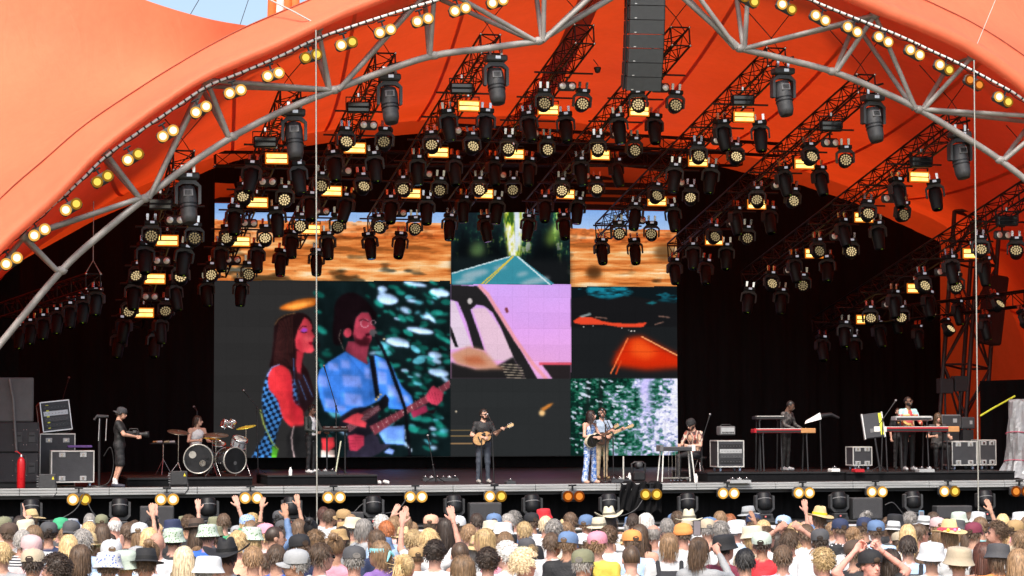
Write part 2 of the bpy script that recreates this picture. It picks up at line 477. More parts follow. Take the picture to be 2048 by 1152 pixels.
# ------------------------------------------------------------------ steel arch
arch = thing('arch_truss', 'grey steel tube arch truss spanning the front of the stage', 'truss', (0, 0, 0))
YL, YU1, YU2 = -1.25, -1.75, -0.45
low_px = [(-330, 1180), (-170, 900), (-75, 778), (0, 688), (123, 541), (205, 466), (289, 397), (377, 331), (466, 273), (565, 222), (668, 180), (767, 143), (868, 111), (972, 97), (1077, 82)]
low_r = [(1480, 97), (1572, 119), (1664, 143), (1752, 178), (1838, 219), (1920, 268), (2000, 320), (2080, 385), (2160, 470), (2240, 590), (2310, 760), (2370, 1000)]
def chord(pts, Y, r, name='chord'):
    bb = MB(); pp = catmull([P(x, y, Y) for x, y in pts], 5); bb.tube(pp, r, 12)
    return bb.build(name, STEEL, arch)
chord(low_px, YL, 0.078); chord(low_r, YL, 0.078)
LN = {x: P(x, y, YL) for x, y in low_px + low_r}
LN[1310] = P(1310, -56, YL)
up_px = [(-170, 760), (48, 472), (210, 304), (413, 160), (636, 54), (870, -32), (1090, -95), (1310, -125), (1500, -85), (1750, 30), (1946, 112), (2110, 235), (2260, 440)]
UF = {x: P(x, y, YU1) for x, y in up_px}
UR = {x: Vector((p.x, YU2, p.z + 0.05)) for x, p in UF.items()}
def brace(a, c, r=0.058):
    bb = MB(); bb.tube([a, c], r, 10); return bb.build('brace', STEEL, arch)
for lo, ups in {-170: [-170], 0: [-170], 123: [48], 289: [48, 210, 413], 466: [413], 668: [413, 636, 870], 868: [870], 1077: [870, 1090, 1310],
                1480: [1310, 1500, 1750], 1664: [1750], 1838: [1750, 1946, 2110], 2000: [2110], 2160: [2110, 2260]}.items():
    for u_ in ups:
        for S_ in (UF, UR):
            e = LN[lo].copy(); e.x += 0.10 * (1 if S_[u_].x > e.x else -1); e.y += -0.04 if S_ is UF else 0.05
            brace(e, S_[u_])
for a_ in (1077, 1480): brace(LN[a_], LN[1310], 0.075)
for pts in (UR,):
    bb = MB(); bb.tube(catmull([pts[x] for x, _ in up_px], 4), 0.06, 10); bb.build('chord', STEEL, arch)
for x, _ in up_px:                       # end nodes and collars
    bb = MB(); bb.ball(UF[x], (0.13, 0.16, 0.12), 12, 8); bb.tube([UF[x] + Vector((0, 0, -0.02)), UR[x]], 0.06, 10); bb.build('node', STEEL, arch)
for lo in (123, 289, 466, 668, 868, 1077, 1480, 1664, 1838, 2000):
    bb = MB(); bb.tube([LN[lo] + Vector((-0.14, 0, 0.0)), LN[lo] + Vector((0.14, 0, 0.0))], 0.01, 6); bb.ball(LN[lo], (0.13, 0.10, 0.10), 12, 8); bb.build('node', STEEL, arch)
# white lamp pipe along the front edge
pipe_px = [(-200, 770), (-90, 610), (0, 505), (60, 450), (115, 402), (160, 362), (212, 312), (280, 262), (350, 215), (415, 172), (480, 146), (560, 112), (632, 78), (700, 54), (800, 22), (880, -2), (1000, -42), (1090, -72), (1310, -100),
           (1480, -62), (1600, -10), (1660, 16), (1740, 48), (1800, 72), (1860, 100), (1920, 128), (1990, 165), (2048, 200), (2150, 292), (2250, 420)]
lp = thing('lamp_pipe', 'thin white scaffold pipe along the canopy edge carrying blinder lamps', 'pipe', (0, 0, 0))
PIPE = catmull([P(x, y, -2.0) for x, y in pipe_px], 8)
bb = MB(); bb.tube(PIPE, 0.032, 8); bb.build('pipe', WHITE, lp)
bb = MB()
RP = resample(PIPE, 190)
for i in range(1, 189):
    d = (RP[i + 1] - RP[i - 1]).normalized()
    bb.tube([RP[i] - d * 0.018, RP[i] + d * 0.018], 0.038, 8)
o_ = bb.build('cable_tie', BLACK, lp); o_['kind'] = 'stuff'
bb = MB(); bb.tube([p + Vector((0, 0.03, -0.05 - 0.03 * math.sin(i * 1.7))) for i, p in enumerate(RP)], 0.012, 5); bb.build('power_cable', BLACK, lp)
# stay cables
def cable(label, pts, r, m, name='stay_cable'):
    bb = MB(); bb.tube(pts, r, 6); return tag(bb.build(name, m), label, 'cable')
wire = mat('galvanised_wire', (0.42, 0.42, 0.38), 0.45, 0.4, var=0.1)
cable('vertical galvanised stay cable in front of the video wall', [P(632, 60, -2.3), P(634, 1060, -2.3)], 0.016, wire)
cable('vertical galvanised stay cable by the stage tower at the far side', [P(1948, 120, -2.3), P(1957, 1025, -2.3)], 0.016, wire)
cable('slanting wire rising from the canopy edge beside the orange slope', [P(1946, 108, -2.0), P(2020, -70, -1.6)], 0.008, wire)
cable('steel stay running over the canopy lip to the arch node', [P(636, 50, -2.1), P(585, 22, -1.6), P(500, -20, -0.9)], 0.022, wire)
cable('thin dark rigging line across the sky, the longer slanted one', [P(400, -4, 2), P(380, 30, 2.2), P(300, 130, 3)], 0.008, BLK2, 'rigging_line')
cable('thin dark rigging line across the sky near the flag', [P(498, -4, 2), P(478, 56, 2)], 0.008, BLK2, 'rigging_line')
fl = thing('mast_flag', 'orange and white striped flag bundle on a mast behind the canopy', 'flag', P(572, 70, 5))
base = fl.location.copy()
for k, c_ in enumerate([(0.85, 0.16, 0.03), (0.8, 0.75, 0.7), (0.85, 0.16, 0.03), (0.85, 0.2, 0.05)]):
    bb = MB(); x_ = 541 + k * 15
    bb.tube([P(x_ + 2, -40, 5) - base, P(x_ + 4, 0, 4.95) - base, P(x_ + 2 + k, 40, 5) - base], [0.10, 0.12, 0.11], 10)
    bb.build('stripe', mat('flag_' + str(k), c_, 0.7), fl)
bb = MB(); bb.tube([P(572, -60, 5.2) - base, P(572, 90, 5.2) - base], 0.06, 8); bb.build('mast', STEEL, fl)
# ------------------------------------------------------------------ black drapes
def drape(label, outline, Y, name='stage_drape', amp=0.06, step=0.09):
    # outline: list of (px top y, px bottom y) along px x; pleated vertical cloth
    bb = MB(); r0, r1 = [], []
    xs_ = np.array([P(o[0], o[1], Y).x for o in outline]); zt = np.array([P(o[0], o[1], Y).z for o in outline]); zb = np.array([P(o[0], o[2], Y).z for o in outline])
    n = max(2, int((xs_[-1] - xs_[0]) / step))
    for k in range(n + 1):
        x_ = xs_[0] + (xs_[-1] - xs_[0]) * k / n
        fy = amp * math.sin(x_ * 7.3) + amp * 0.6 * math.sin(x_ * 17.1 + 1) + amp * 0.8 * math.sin(x_ * 2.1 + 2)
        r0.append((x_, Y + 0.4 * fy, float(np.interp(x_, xs_, zt)))); r1.append((x_, Y + fy, float(np.interp(x_, xs_, zb))))
    bb.grid([r0, r1])
    return tag(bb.build(name, CLOTHK), label, 'curtain')
YD = 17.2
drape('tall black back curtain to the side of the video wall by the drummer', [(-330, 760, 990), (-120, 610, 990), (60, 512, 990), (190, 440, 990), (330, 380, 990), (430, 335, 990)], YD)
drape('tall black back curtain between the video wall and the steel tower', [(1352, 312, 960), (1450, 336, 960), (1600, 370, 960), (1700, 402, 960), (1880, 484, 960)], YD)
drape('black header curtain hung across above the video wall', [(425, 337, 365), (470, 322, 368), (480, 320, 425), (560, 300, 425), (700, 279, 425), (850, 266, 425), (1000, 258, 425), (1150, 278, 425), (1168, 281, 425), (1178, 282, 326), (1310, 302, 340), (1358, 314, 352)], YD + 0.3, amp=0.03)
drape('black strip of curtain under the video wall', [(410, 905, 985), (1000, 905, 985), (1375, 905, 985)], YD + 2.2, amp=0.03)
b = MB()
SRX = P(1884, 600, YD).x
rows = [[], []]
for k in range(90):
    y_ = 9.5 + (YD - 9.5) * k / 89
    x_ = SRX + 2.2 * (1 - k / 89) + 0.05 * math.sin(k * 0.9)
    rows[0].append((x_, y_, P(1884, 486, YD).z - 2.2 * (1 - k / 89))); rows[1].append((x_, y_, DECK))
drape('low black side curtain behind the keyboard gear at the stage end', [(1960, 762, 985), (2100, 757, 985), (2300, 757, 985)], 9.0)
drape('low black side curtain far off behind the speaker stack', [(-260, 560, 990), (-120, 520, 990), (40, 500, 990)], 12.0)
b = MB()
for k in range(7):          # back roof beams between header and wall
    z_ = P(900, 318 + 15 * k, YD + 3).z
    b = MB(); b.box((P(900, 400, YD + 3).x, YD + 3, z_), (19.5, 0.12, 0.15)); tag(b.build('roof_purlin', BLK2), 'black horizontal roof purlin behind the lights, %s from the top' % ORD[k], 'beam', 'black roof purlins above the video wall')
# ------------------------------------------------------------------ lighting fixtures (origin at the hang point, facing -Y)
FIXG = mat('fixture_grey', (0.034, 0.035, 0.038), 0.5, var=0.3, scale=14, bump=0.12, bscale=80, objrand=0.25)
FIXK = mat('fixture_black', (0.008, 0.009, 0.011), 0.5, var=0.4, scale=14, objrand=0.3, spec=0.3)
GLASSK = mat('dark_lens', (0.01, 0.012, 0.014), 0.08, var=0.1, spec=0.9)
LENSW = mat('frosted_reflector', (0.88, 0.86, 0.82), 0.32, 0.55, var=0.1, scale=20)
DISP = mat('status_display', (0.5, 0.55, 0.6), 0.2, var=0.1, emit=(0.75, 0.85, 1.0), es=0.35 / EXF)
GREENL = lamp_mat('green_indicator', (0.55, 1.0, 0.04), 1.2)
def amber(name, a, c, st, lo=.8, hi=1.15):   # lamp that is hotter in the middle than at its rim, by where it is on the lamp
    if name in MATS: return MATS[name]
    m = bpy.data.materials.new(name); m.use_nodes = True
    nt = m.node_tree; nt.nodes.clear()
    o = N(nt, 'ShaderNodeOutputMaterial'); e = N(nt, 'ShaderNodeEmission'); no = N(nt, 'ShaderNodeTexNoise'); no.inputs['Scale'].default_value = 9
    tc = N(nt, 'ShaderNodeTexCoord'); rp = N(nt, 'ShaderNodeMix', data_type='RGBA')
    rp.inputs[6].default_value = (*a, 1); rp.inputs[7].default_value = (*c, 1)
    nt.links.new(tc.outputs['Object'], no.inputs['Vector']); nt.links.new(no.outputs[0], rp.inputs[0]); nt.links.new(rp.outputs[2], e.inputs[0])
    oi = N(nt, 'ShaderNodeObjectInfo'); mr = N(nt, 'ShaderNodeMapRange'); mr.inputs[3].default_value = st / EXF * lo; mr.inputs[4].default_value = st / EXF * hi
    nt.links.new(oi.outputs['Random'], mr.inputs[0]); nt.links.new(mr.outputs[0], e.inputs[1])
    nt.links.new(e.outputs[0], o.inputs[0]); MATS[name] = m
    return m
STROBE = amber('strobe_tube', (1.0, 0.52, 0.07), (1.0, 0.82, 0.26), 2.8)
STGLOW = lamp_mat('strobe_halo', (1.0, 0.24, 0.02), 0.8)  # orange glow around the strobe bars, put in as emission
LEDW = amber('led_warm', (1.0, 0.70, 0.30), (1.0, 0.8, 0.46), 1.0, .22, 1.15)
BLHOT = lamp_mat('blinder_hot', (1.0, 0.80, 0.42), 2.4)
BLYEL = lamp_mat('blinder_yellow', (1.0, 0.66, 0.10), 1.25)
BLORG = lamp_mat('blinder_orange', (1.0, 0.33, 0.05), 0.95)
BLHALO = lamp_mat('blinder_halo', (1.0, 0.50, 0.09), 0.9)  # amber halos around the lit blinder lenses, put in as emission
BLHALO2 = lamp_mat('blinder_halo_yellow', (1.0, 0.46, 0.04), 0.32)
BLHALO3 = lamp_mat('blinder_halo_orange', (1.0, 0.2, 0.02), 0.22)
def clamps(r, w_):
    for s_ in (-1, 1):
        b = MB(); b.prism([(s_ * w_ - 0.025, -0.115), (s_ * w_ + 0.025, -0.115), (s_ * w_ + 0.03, -0.01), (s_ * w_ + 0.03, 0.045), (s_ * w_ - 0.03, 0.045), (s_ * w_ - 0.03, -0.01)], -0.03, 0.03)
        b.build('clamp', CHROME, r)
def yoke_poly(b, wo, wi, z0, z1, dep, ch=0.10):
    # U-shaped arm, opening downwards
    out = [(-wo, z1), (-wo, z0 - ch), (-wo + ch, z0), (wo - ch, z0), (wo, z0 - ch), (wo, z1), (wi, z1 - 0.02), (wi, z0 - ch - 0.02), (wi - ch * .8, z0 - 0.09), (-wi + ch * .8, z0 - 0.09), (-wi, z0 - ch - 0.02), (-wi, z1 - 0.02)]
    # split into convex pieces
    n = len(out)
    for q in ([0, 1, 10, 11], [1, 2, 9, 10], [2, 3, 8, 9], [3, 4, 7, 8], [4, 5, 6, 7]):
        b.prism([out[k] for k in q], -dep / 2, dep / 2)
def mk_wash():
    r = thing('wash_light', 'x', 'stage light', (0, 0, 0), 0, 'LED wash lights on the lighting trusses')
    b = MB(); b.box((0, 0, -0.17), (0.34, 0.22, 0.11), bev=0.02); b.build('base', FIXK, r)
    clamps(r, 0.09)
    b = MB(); b.box((0.02, -0.115, -0.165), (0.10, 0.012, 0.055), bev=0.004); b.build('display', DISP, r)
    b = MB(); yoke_poly(b, 0.235, 0.195, -0.22, -0.56, 0.13); b.build('yoke', FIXG, r)
    M = T(0, 0, -0.52) @ rot4('X', -68)     # local +z of the head points to the audience and down
    b = MB(); b.lathe([(0.02, -0.20), (0.10, -0.195), (0.155, -0.12), (0.178, 0.02), (0.18, 0.09), (0.165, 0.10), (0.16, 0.085), (0.0, 0.085)], 20, T(0, 0, -0.52) @ rot4('X', 72)); h = b.build('head', FIXK, r)
    b = MB(); M = T(0, 0, -0.52) @ rot4('X', 72)
    pts = [(0, 0)] + [(0.058 * math.cos(k * math.pi / 3), 0.058 * math.sin(k * math.pi / 3)) for k in range(6)] + [(0.118 * math.cos(k * math.pi / 6 + .26), 0.118 * math.sin(k * math.pi / 6 + .26)) for k in range(12)]
    for (x_, y_) in pts:
        b.lathe([(0.0225, 0.086), (0.0225, 0.098), (0.012, 0.106), (0.0, 0.107)], 8, M @ T(x_, y_, 0))
    o = b.build('led_cluster', LEDW, h); o['kind'] = 'stuff'
    return r
def mk_spot():
    r = thing('spot_light', 'x', 'stage light', (0, 0, 0), 0, 'spot moving heads on the lighting trusses')
    b = MB(); b.box((0, 0, -0.17), (0.36, 0.26, 0.12), bev=0.02); b.build('base', FIXK, r)
    clamps(r, 0.1)
    b = MB(); b.box((0.02, -0.136, -0.165), (0.10, 0.012, 0.06), bev=0.004); b.build('display', DISP, r)
    b = MB(); yoke_poly(b, 0.24, 0.195, -0.23, -0.56, 0.15); b.build('yoke', FIXG, r)
    b = MB(); b.lathe([(0.06, 0.20), (0.14, 0.18), (0.172, 0.05), (0.17, -0.12), (0.155, -0.22), (0.15, -0.33), (0.135, -0.40), (0.12, -0.42), (0.10, -0.415), (0.0, -0.41)], 18, T(0, 0, -0.50) @ rot4('X', -14), sy=0.92); h = b.build('head', FIXK, r)
    b = MB(); b.lathe([(0.0, -0.421), (0.095, -0.421)], 16, T(0, 0, -0.50) @ rot4('X', -14)); b.build('lens', GLASSK, h)
    b = MB(); b.ball((0.035, -0.165, -0.86), 0.030, 8, 6); b.build('indicator', GREENL, h)
    return r
def mk_profile():
    r = thing('profile_light', 'x', 'stage light', (0, 0, 0), 0, 'large grey profile moving heads at the truss ends')
    b = MB(); b.box((0, 0, -0.20), (0.50, 0.36, 0.15), bev=0.03); b.build('base', FIXG, r)
    clamps(r, 0.13)
    b = MB(); b.tube([(-0.05, 0.0, 0.07), (0.28, 0.0, 0.16)], 0.025, 8); b.build('bar', FIXK, r)
    b = MB(); b.box((0.02, -0.187, -0.19), (0.12, 0.014, 0.07), bev=0.005); b.build('display', DISP, r)
    b = MB(); yoke_poly(b, 0.29, 0.225, -0.29, -0.82, 0.20, 0.13); b.build('yoke', FIXG, r)
    b = MB(); M = T(0, 0, -0.72) @ rot4('X', -13) @ rot4('Y', -4)
    b.lathe([(0.10, 0.29), (0.17, 0.27), (0.20, 0.14), (0.20, -0.10), (0.19, -0.16), (0.185, -0.42), (0.15, -0.55), (0.12, -0.56), (0, -0.55)], 20, M, sy=1.1); h = b.build('head', FIXG, r)
    b = MB(); b.box((0, 0, 0), (0.22, 0.03, 0.16), bev=0.008); b.M = Matrix.Identity(4)
    o = b.build('vent_panel', MGREY, h); o.matrix_local = M @ T(0, -0.215, 0.09)
    b = MB()
    for k in range(5): b.box((-0.06 + 0.03 * k, -0.02, 0), (0.014, 0.02, 0.10))
    o2 = b.build('vent_slots', FIXK, h); o2.matrix_local = M @ T(0, -0.216, 0.09)
    b = MB()
    for z_ in (-0.12, -0.2): b.lathe([(0.204, z_), (0.206, z_ - 0.012), (0.204, z_ - 0.024)], 20, M, sy=1.1)
    b.build('trim_ring', FIXK, h)
    return r
def mk_strobe(lit=True):
    r = thing('strobe_light', 'x', 'strobe light', (0, 0, 0), 0, 'amber two-bar strobes on the lighting trusses')
    b = MB(); b.box((0, 0.05, -0.30), (0.54, 0.20, 0.26), bev=0.025); b.build('housing', FIXK, r)
    b = MB()
    for s_ in (-1, 1): b.box((s_ * 0.285, 0.05, -0.2), (0.02, 0.06, 0.28), bev=0.005)
    b.box((0, 0.05, -0.06), (0.59, 0.06, 0.02)); b.build('bracket', FIXK, r)
    b = MB(); b.box((0, 0.05, -0.01), (0.06, 0.06, 0.10), bev=0.01); b.build('clamp', CHROME, r)
    if lit:
        b = MB(); b.box((0, -0.050, -0.30), (0.56, 0.02, 0.28), bev=0.008); b.build('halo_glow', STGLOW, r); b = MB(); b.box((0, -0.062, -0.30), (0.50, 0.02, 0.022)); b.build('divider', FIXK, r)  # added glowing frame imitates the orange haze around the bars
    for s_ in (-1, 1):
        b = MB(); b.box((0, -0.058, -0.30 + s_ * 0.060), (0.49, 0.03, 0.090), bev=0.01); b.build('light_bar', STROBE if lit else GLASSK, r)
    return r
def mk_blinder(lens, name='blinder_light', group=None):
    r = thing(name, 'x', 'blinder light', (0, 0, 0), 0, group)
    b = MB(); b.box((0, 0.06, -0.22), (0.46, 0.16, 0.23), bev=0.05); b.build('housing', FIXG, r)
    b = MB(); b.box((0, 0.06, -0.06), (0.03, 0.05, 0.12)); b.tube([(-0.08, 0.06, 0.0), (0.08, 0.06, 0.0)], 0.02, 6); b.build('clamp', FIXK, r)
    for s_ in (-1, 1):
        M = T(s_ * 0.118, -0.024, -0.22) @ rot4('X', 90)
        l = lens[0] if s_ < 0 else lens[1]
        b = MB(); b.lathe([(0.085, -0.006), (0.085, 0.012), (0.074, 0.012)], 18, M); rim = b.build('bezel', FIXK, r)
        rl2 = {'blinder_hot': BLHALO, 'blinder_yellow': BLHALO2, 'blinder_orange': BLHALO3}.get(l.name)
        if rl2: b = MB(); b.lathe([(0.114, 0.004), (0.108, 0.018), (0.075, 0.016)], 20, M); b.build('halo_glow', rl2, r)  # added glowing ring imitates the halo around a lit lens
        b = MB(); b.lathe([(0.080, 0.013), (0.06, 0.022), (0.03, 0.028), (0.0, 0.030)], 18, M); b.build('lens', l, r)
    return r
protos = {}
HIDE = []
def proto(kind):
    if kind not in protos:
        protos[kind] = {'wash': mk_wash, 'spot': mk_spot, 'profile': mk_profile, 'strobe': mk_strobe, 'dark_strobe': lambda: mk_strobe(False),
                        'blinder': lambda: mk_blinder((LENSW, LENSW), group='unlit twin blinders on the lighting trusses'),
                        'hot': lambda: mk_blinder((BLHOT, BLHOT), group='lit twin blinders along the canopy edge'),
                        'yellow': lambda: mk_blinder((BLYEL, BLYEL), group='lit twin blinders along the canopy edge'),
                        'mixed': lambda: mk_blinder((BLHOT, BLYEL), group='lit twin blinders along the canopy edge'),
                        'orange': lambda: mk_blinder((BLORG, BLORG), group='lit twin blinders along the canopy edge')}[kind]()
        r = protos[kind]
        r['used'] = 0
    return protos[kind]
def place(kind, loc, rot, label, group=None, cat=None, sc=1.0):
    p = proto(kind)
    if not p.get('used'):
        p.location = loc; p.rotation_euler = rot; p['label'] = label; p['used'] = 1; o = p
    else:
        o = dup(p, loc, rot, label)
    if group: o['group'] = group
    if cat: o['category'] = cat
    o.scale = (sc, sc, sc)
    return o
# ------------------------------------------------------------------ box trusses
TRUSSM = mat('black_truss', (0.012, 0.011, 0.011), 0.4, 0.5, var=0.3, scale=5)
def box_truss(label, A, C, wd, ht, m=TRUSSM, r=0.026, rb=0.013, bay=0.5, name='box_truss', group=None, rot=0.0):
    A, C = Vector(A), Vector(C)
    d = (C - A); L = d.length; d.normalize()
    sdv = d.cross(Vector((0, 0, 1)))
    if sdv.length < 0.05: sdv = Vector((1, 0, 0))
    sdv.normalize()
    up = sdv.cross(d).normalized()
    if rot:
        sdv, up = sdv * math.cos(rot) + up * math.sin(rot), up * math.cos(rot) - sdv * math.sin(rot)
    t = thing(name, label, 'truss', A, 0, group)
    cor = [(-1, -1), (1, -1), (1, 1), (-1, 1)]
    pt = lambda s_, k: d * s_ + sdv * (cor[k % 4][0] * wd / 2) + up * (cor[k % 4][1] * ht / 2)
    for k in range(4):
        b = MB(); b.tube([pt(0, k), pt(L, k)], r, 8); b.build('chord', m, t)
    b = MB(); n = max(2, int(L / bay)); st = L / n
    for i in range(n + 1):
        for k in range(4):
            if i < n:
                b.tube([pt(i * st, k), pt((i + 1) * st, k + 1)] if (i + k) % 2 else [pt(i * st, k + 1), pt((i + 1) * st, k)], rb, 5, caps=False)
                if i % 2 == 0: b.tube([pt(i * st, k), pt(i * st, k + 1)], rb, 5, caps=False)
    for k in range(4): b.tube([pt(0, k), pt(0, k + 1)], rb * 1.5, 6); b.tube([pt(L, k), pt(L, k + 1)], rb * 1.5, 6)
    b.tube([pt(0, 0), pt(0, 2)], rb, 5)
    o = b.build('lattice', m, t)
    b = MB()
    for k in range(4): b.ball(pt(-0.03, k), 0.035, 8, 6)
    b.build('end_fitting', CHROME, t)
    return t
# ten truss fingers run front to back; a station pixel fixes each one's height
SL = -0.185
FING = [  # mover px x, (px of the first lamp centre), first station kind, mover?
    (382, (348, 440), 'A', 1), (592, (553, 318), 'B', 1), (782, (735, 250), 'A', 1), (995, (937, 213), 'B', 1), (1172, (1133, 172), 'A', 0),
    (1362, (1320, 175), 'A', 0), (1568, (1487, 235), 'B', 1), (1747, (1660, 285), 'A', 1), (1912, (1837, 355), 'B', 1), (2075, (2005, 470), 'A', 1)]
NAMEF = ORD
rng = random.Random(11)
ST = [2.2, 4.1, 6.0, 7.9, 9.8, 11.7, 13.6]
for fi, (mx_, (sx_, sy_), first, mover) in enumerate(FING):
    S1 = P(sx_, sy_, ST[0] - 0.28)
    X = S1.x
    hz = lambda y, S1=S1: S1.z + SL * (y - ST[0])          # height of the lamp centre line
    top = 0.62
    fname = '%s truss from the left' % ORD[fi]
    y0, y1 = -0.55, 15.2
    if not mover: y0 = 0.2
    box_truss('black box truss sloping to the back, %s' % fname.replace('truss', 'of ten'), (X, y0, hz(y0) + top), (X, y1, hz(y1) + top), 0.46, 0.46, group='lighting trusses running front to back')
    trs = COL.objects[-1] if False else None
    # drooping power cable under the truss
    b = MB(); cp_ = []
    for k in range(57):
        yy = y0 + .3 + (y1 - y0 - .6) * k / 56
        cp_.append((X - .20 + .05 * math.sin(k * .9 + fi), yy, hz(yy) + top - .26 - .16 * abs(math.sin(k * .42 + fi)) ** 2))
    b.tube(cp_, .016, 5); tag(b.build('power_cable', BLK2), 'black power cable sagging under the %s' % fname, 'cable', 'cables under the trusses')
    # hoist chain bridle
    b = MB(); e = Vector((X, y0 + 0.35, hz(y0 + .35) + top + 0.23))
    ap = e + Vector((0, 0, 0.35)); b.tube([e + Vector((-0.23, 0, 0)), ap, e + Vector((0.23, 0, 0))], 0.014, 5)
    b.tube([ap, ap + Vector((-0.75, 0.2, 0.9))], 0.012, 5); b.tube([ap, ap + Vector((0.8, 0.2, 0.95))], 0.012, 5)
    tag(b.build('hoist_bridle', BLK2), 'dark wire bridle above the front end of the %s' % fname, 'rigging', 'rigging bridles above the trusses')
    if mover:
        place('profile', (X - 0.0 + (P(mx_, 0, -0.8).x - X) * 0.6, -0.8, hz(-0.8) + 0.40), (0, 0, R(rng.uniform(-8, 8))), 'large grey moving head on the front end of %s' % fname)
        place('dark_strobe', (X - 0.42, 0.7, hz(0.7) + 0.28), (0, 0, R(-6)), 'unlit grey twin tube strobe near the front of %s' % fname, 'unlit strobes near the truss front ends')
    for k, y in enumerate(ST):
        kind = first if k % 2 == 0 else ('B' if first == 'A' else 'A')
        z = hz(y)
        tw = R(rng.uniform(-5, 5))
        pos = '%s row of %s' % (ORD[k], fname)
        b = MB(); b.tube([(-0.74, 0, 0), (0.74, 0, 0)], 0.024, 8)
        co = b.build('cross_bar', BLK2, None, (X, y, z + 0.36))
        tag(co, 'short black cross bar in the %s' % pos, 'pipe', 'cross bars under the trusses')
        big = 1.0
        if k == 6: kind = 'C'
        if kind == 'A':
            place('blinder', (X + 0.02, y - 0.28, z + 0.22), (0, 0, tw), 'unlit white twin blinder in the %s' % pos)
            for s_, nm in ((-1, 'left'), (1, 'right')):
                place('wash', (X + s_ * 0.5, y, z + 0.10 + rng.uniform(-.02, .02)), (R(rng.uniform(-14, 10)), R(rng.uniform(-4, 4)), R(rng.uniform(-30, 14))), 'lit honeycomb wash light, %s of its pair, %s' % (nm, pos))
        else:
            if kind == 'B': place('strobe', (X, y - 0.28, z + 0.30), (0, 0, tw), 'glowing amber two-bar strobe in the %s' % pos, sc=0.97)
            for s_, nm in ((-1, 'left'), (1, 'right')):
                place('spot', (X + s_ * 0.5, y, z + 0.10 + rng.uniform(-.02, .02)), (R(rng.uniform(-10, 8)), R(rng.uniform(-8, 8)), R(rng.uniform(-35, 35))), 'dark spot moving head, %s of its pair, %s' % (nm, pos))
# transverse back truss
box_truss('black box truss running across the stage above the video wall', P(430, 318, 15.6), P(1480, 318, 15.6), 0.4, 0.4, name='cross_truss')
box_truss('black box truss crossing behind the hanging lights under the orange roof', P(905, 262, 12.5), P(1560, 300, 12.5), 0.36, 0.36, name='cross_truss')
# ------------------------------------------------------------------ blinders on the front pipe
left_b = [(22, 520, 'hot'), (78, 463, 'hot'), (141, 412, 'mixed'), (204, 356, 'yellow'), (265, 312, 'mixed'), (335, 265, 'hot'), (401, 217, 'hot'), (470, 181, 'hot'), (546, 147, 'hot'), (622, 110, 'yellow'), (693, 85, 'mixed'), (770, 60, 'hot'), (845, 38, 'hot'), (920, 17, 'hot'), (995, 1, 'hot')]
right_b = [(1500, -3, 'yellow'), (1575, 12, 'mixed'), (1642, 34, 'hot'), (1706, 57, 'hot'), (1768, 77, 'hot'), (1831, 103, 'hot'), (1890, 133, 'mixed'), (1950, 163, 'orange'), (2008, 197, 'mixed')]
for lst, side in ((left_b, 'left'), (right_b, 'right')):
    for i, (x_, y_, k_) in enumerate(lst):
        c = P(x_, y_, -2.1)
        ang = (1 if side == 'left' else -1) * (0.55 if (side == 'left' and x_ < 450) else 0.32 if side == 'left' else 0.45)
        M = Matrix.Rotation(-ang, 4, 'Y')
        hang = c - M @ Vector((0, -0.03, -0.22))
        place(k_, hang, M.to_euler(), 'lit twin blinder on the canopy edge pipe, %s from the %s end in view' % (ORD[i], side), sc=1.1)
# ------------------------------------------------------------------ lamps along the stage front
foot_x = [(158, 996, 'mixed'), (334, 996, 'hot'), (502, 993, 'hot'), (668, 992, 'hot'), (832, 991, 'hot'), (991, 990, 'mixed'), (1147, 990, 'orange'), (1302, 986, 'yellow'), (1457, 984, 'hot'), (1608, 983, 'hot'), (1754, 981, 'hot'), (1899, 980, 'mixed'), (2042, 980, 'orange')]
for i, (x_, y_, k_) in enumerate(foot_x):
    c = P(x_, y_, -0.22)
    place(k_, c + Vector((0, 0.02, 0.22)), (0, 0, R(random.Random(i).uniform(-3, 3))), 'lit twin blinder hung on the stage edge, %s footlight from the left' % ORD[i], 'twin blinder footlights on the stage edge', sc=1.14)
def mk_floor_mover():
    r = thing('floor_light', 'x', 'stage light', (0, 0, 0), 0, 'moving heads standing on the shelf before the stage')
    b = MB(); b.box((0, 0, 0.09), (0.34, 0.36, 0.16), bev=0.02); b.prism([(-0.20, 0.005), (0.20, 0.005), (0.16, 0.10), (-0.16, 0.10)], -0.19, 0.19); b.build('base', FIXG, r)
    b = MB(); b.box((0.0, -0.192, 0.10), (0.20, 0.012, 0.07), bev=0.004); b.build('control_panel', FIXK, r)
    b = MB(); b.box((-0.03, -0.2, 0.105), (0.04, 0.008, 0.035)); b.build('display', mat('red_display', (0.4, 0.1, 0.1), 0.3, emit=(1, 0.25, 0.2), es=0.3), r)
    b = MB(); b.M = rot4('X', 180); yoke_poly(b, 0.235, 0.185, -0.19, -0.58, 0.16, 0.09); b.M = Matrix.Identity(4); b.build('yoke', FIXG, r)
    b = MB(); b.lathe([(0.10, -0.23), (0.16, -0.20), (0.178, -0.08), (0.18, 0.14), (0.165, 0.17), (0.0, 0.17)], 20, T(0, 0, 0.47) @ rot4('X', -18)); h = b.build('head', FIXK, r)
    b = MB(); b.lathe([(0.183, 0.01), (0.186, 0.02), (0.183, 0.03)], 20, T(0, 0, 0.47) @ rot4('X', -18)); b.build('trim_ring', MGREY, h)
    return r
fm = mk_floor_mover()
for i, x_ in enumerate([63, 240, 416, 583, 747, 908, 1064, 1218, 1375, 1528, 1677, 1825, 1970]):
    loc = P(x_, 1000, -0.45); loc.z = SHELF
    lab = 'moving head standing on the shelf below the stage edge, %s from the left' % ORD[i]
    if i == 0: fm.location = loc; fm['label'] = lab
    else: dup(fm, loc, (0, 0, R(random.Random(i).uniform(-5, 5))), lab)
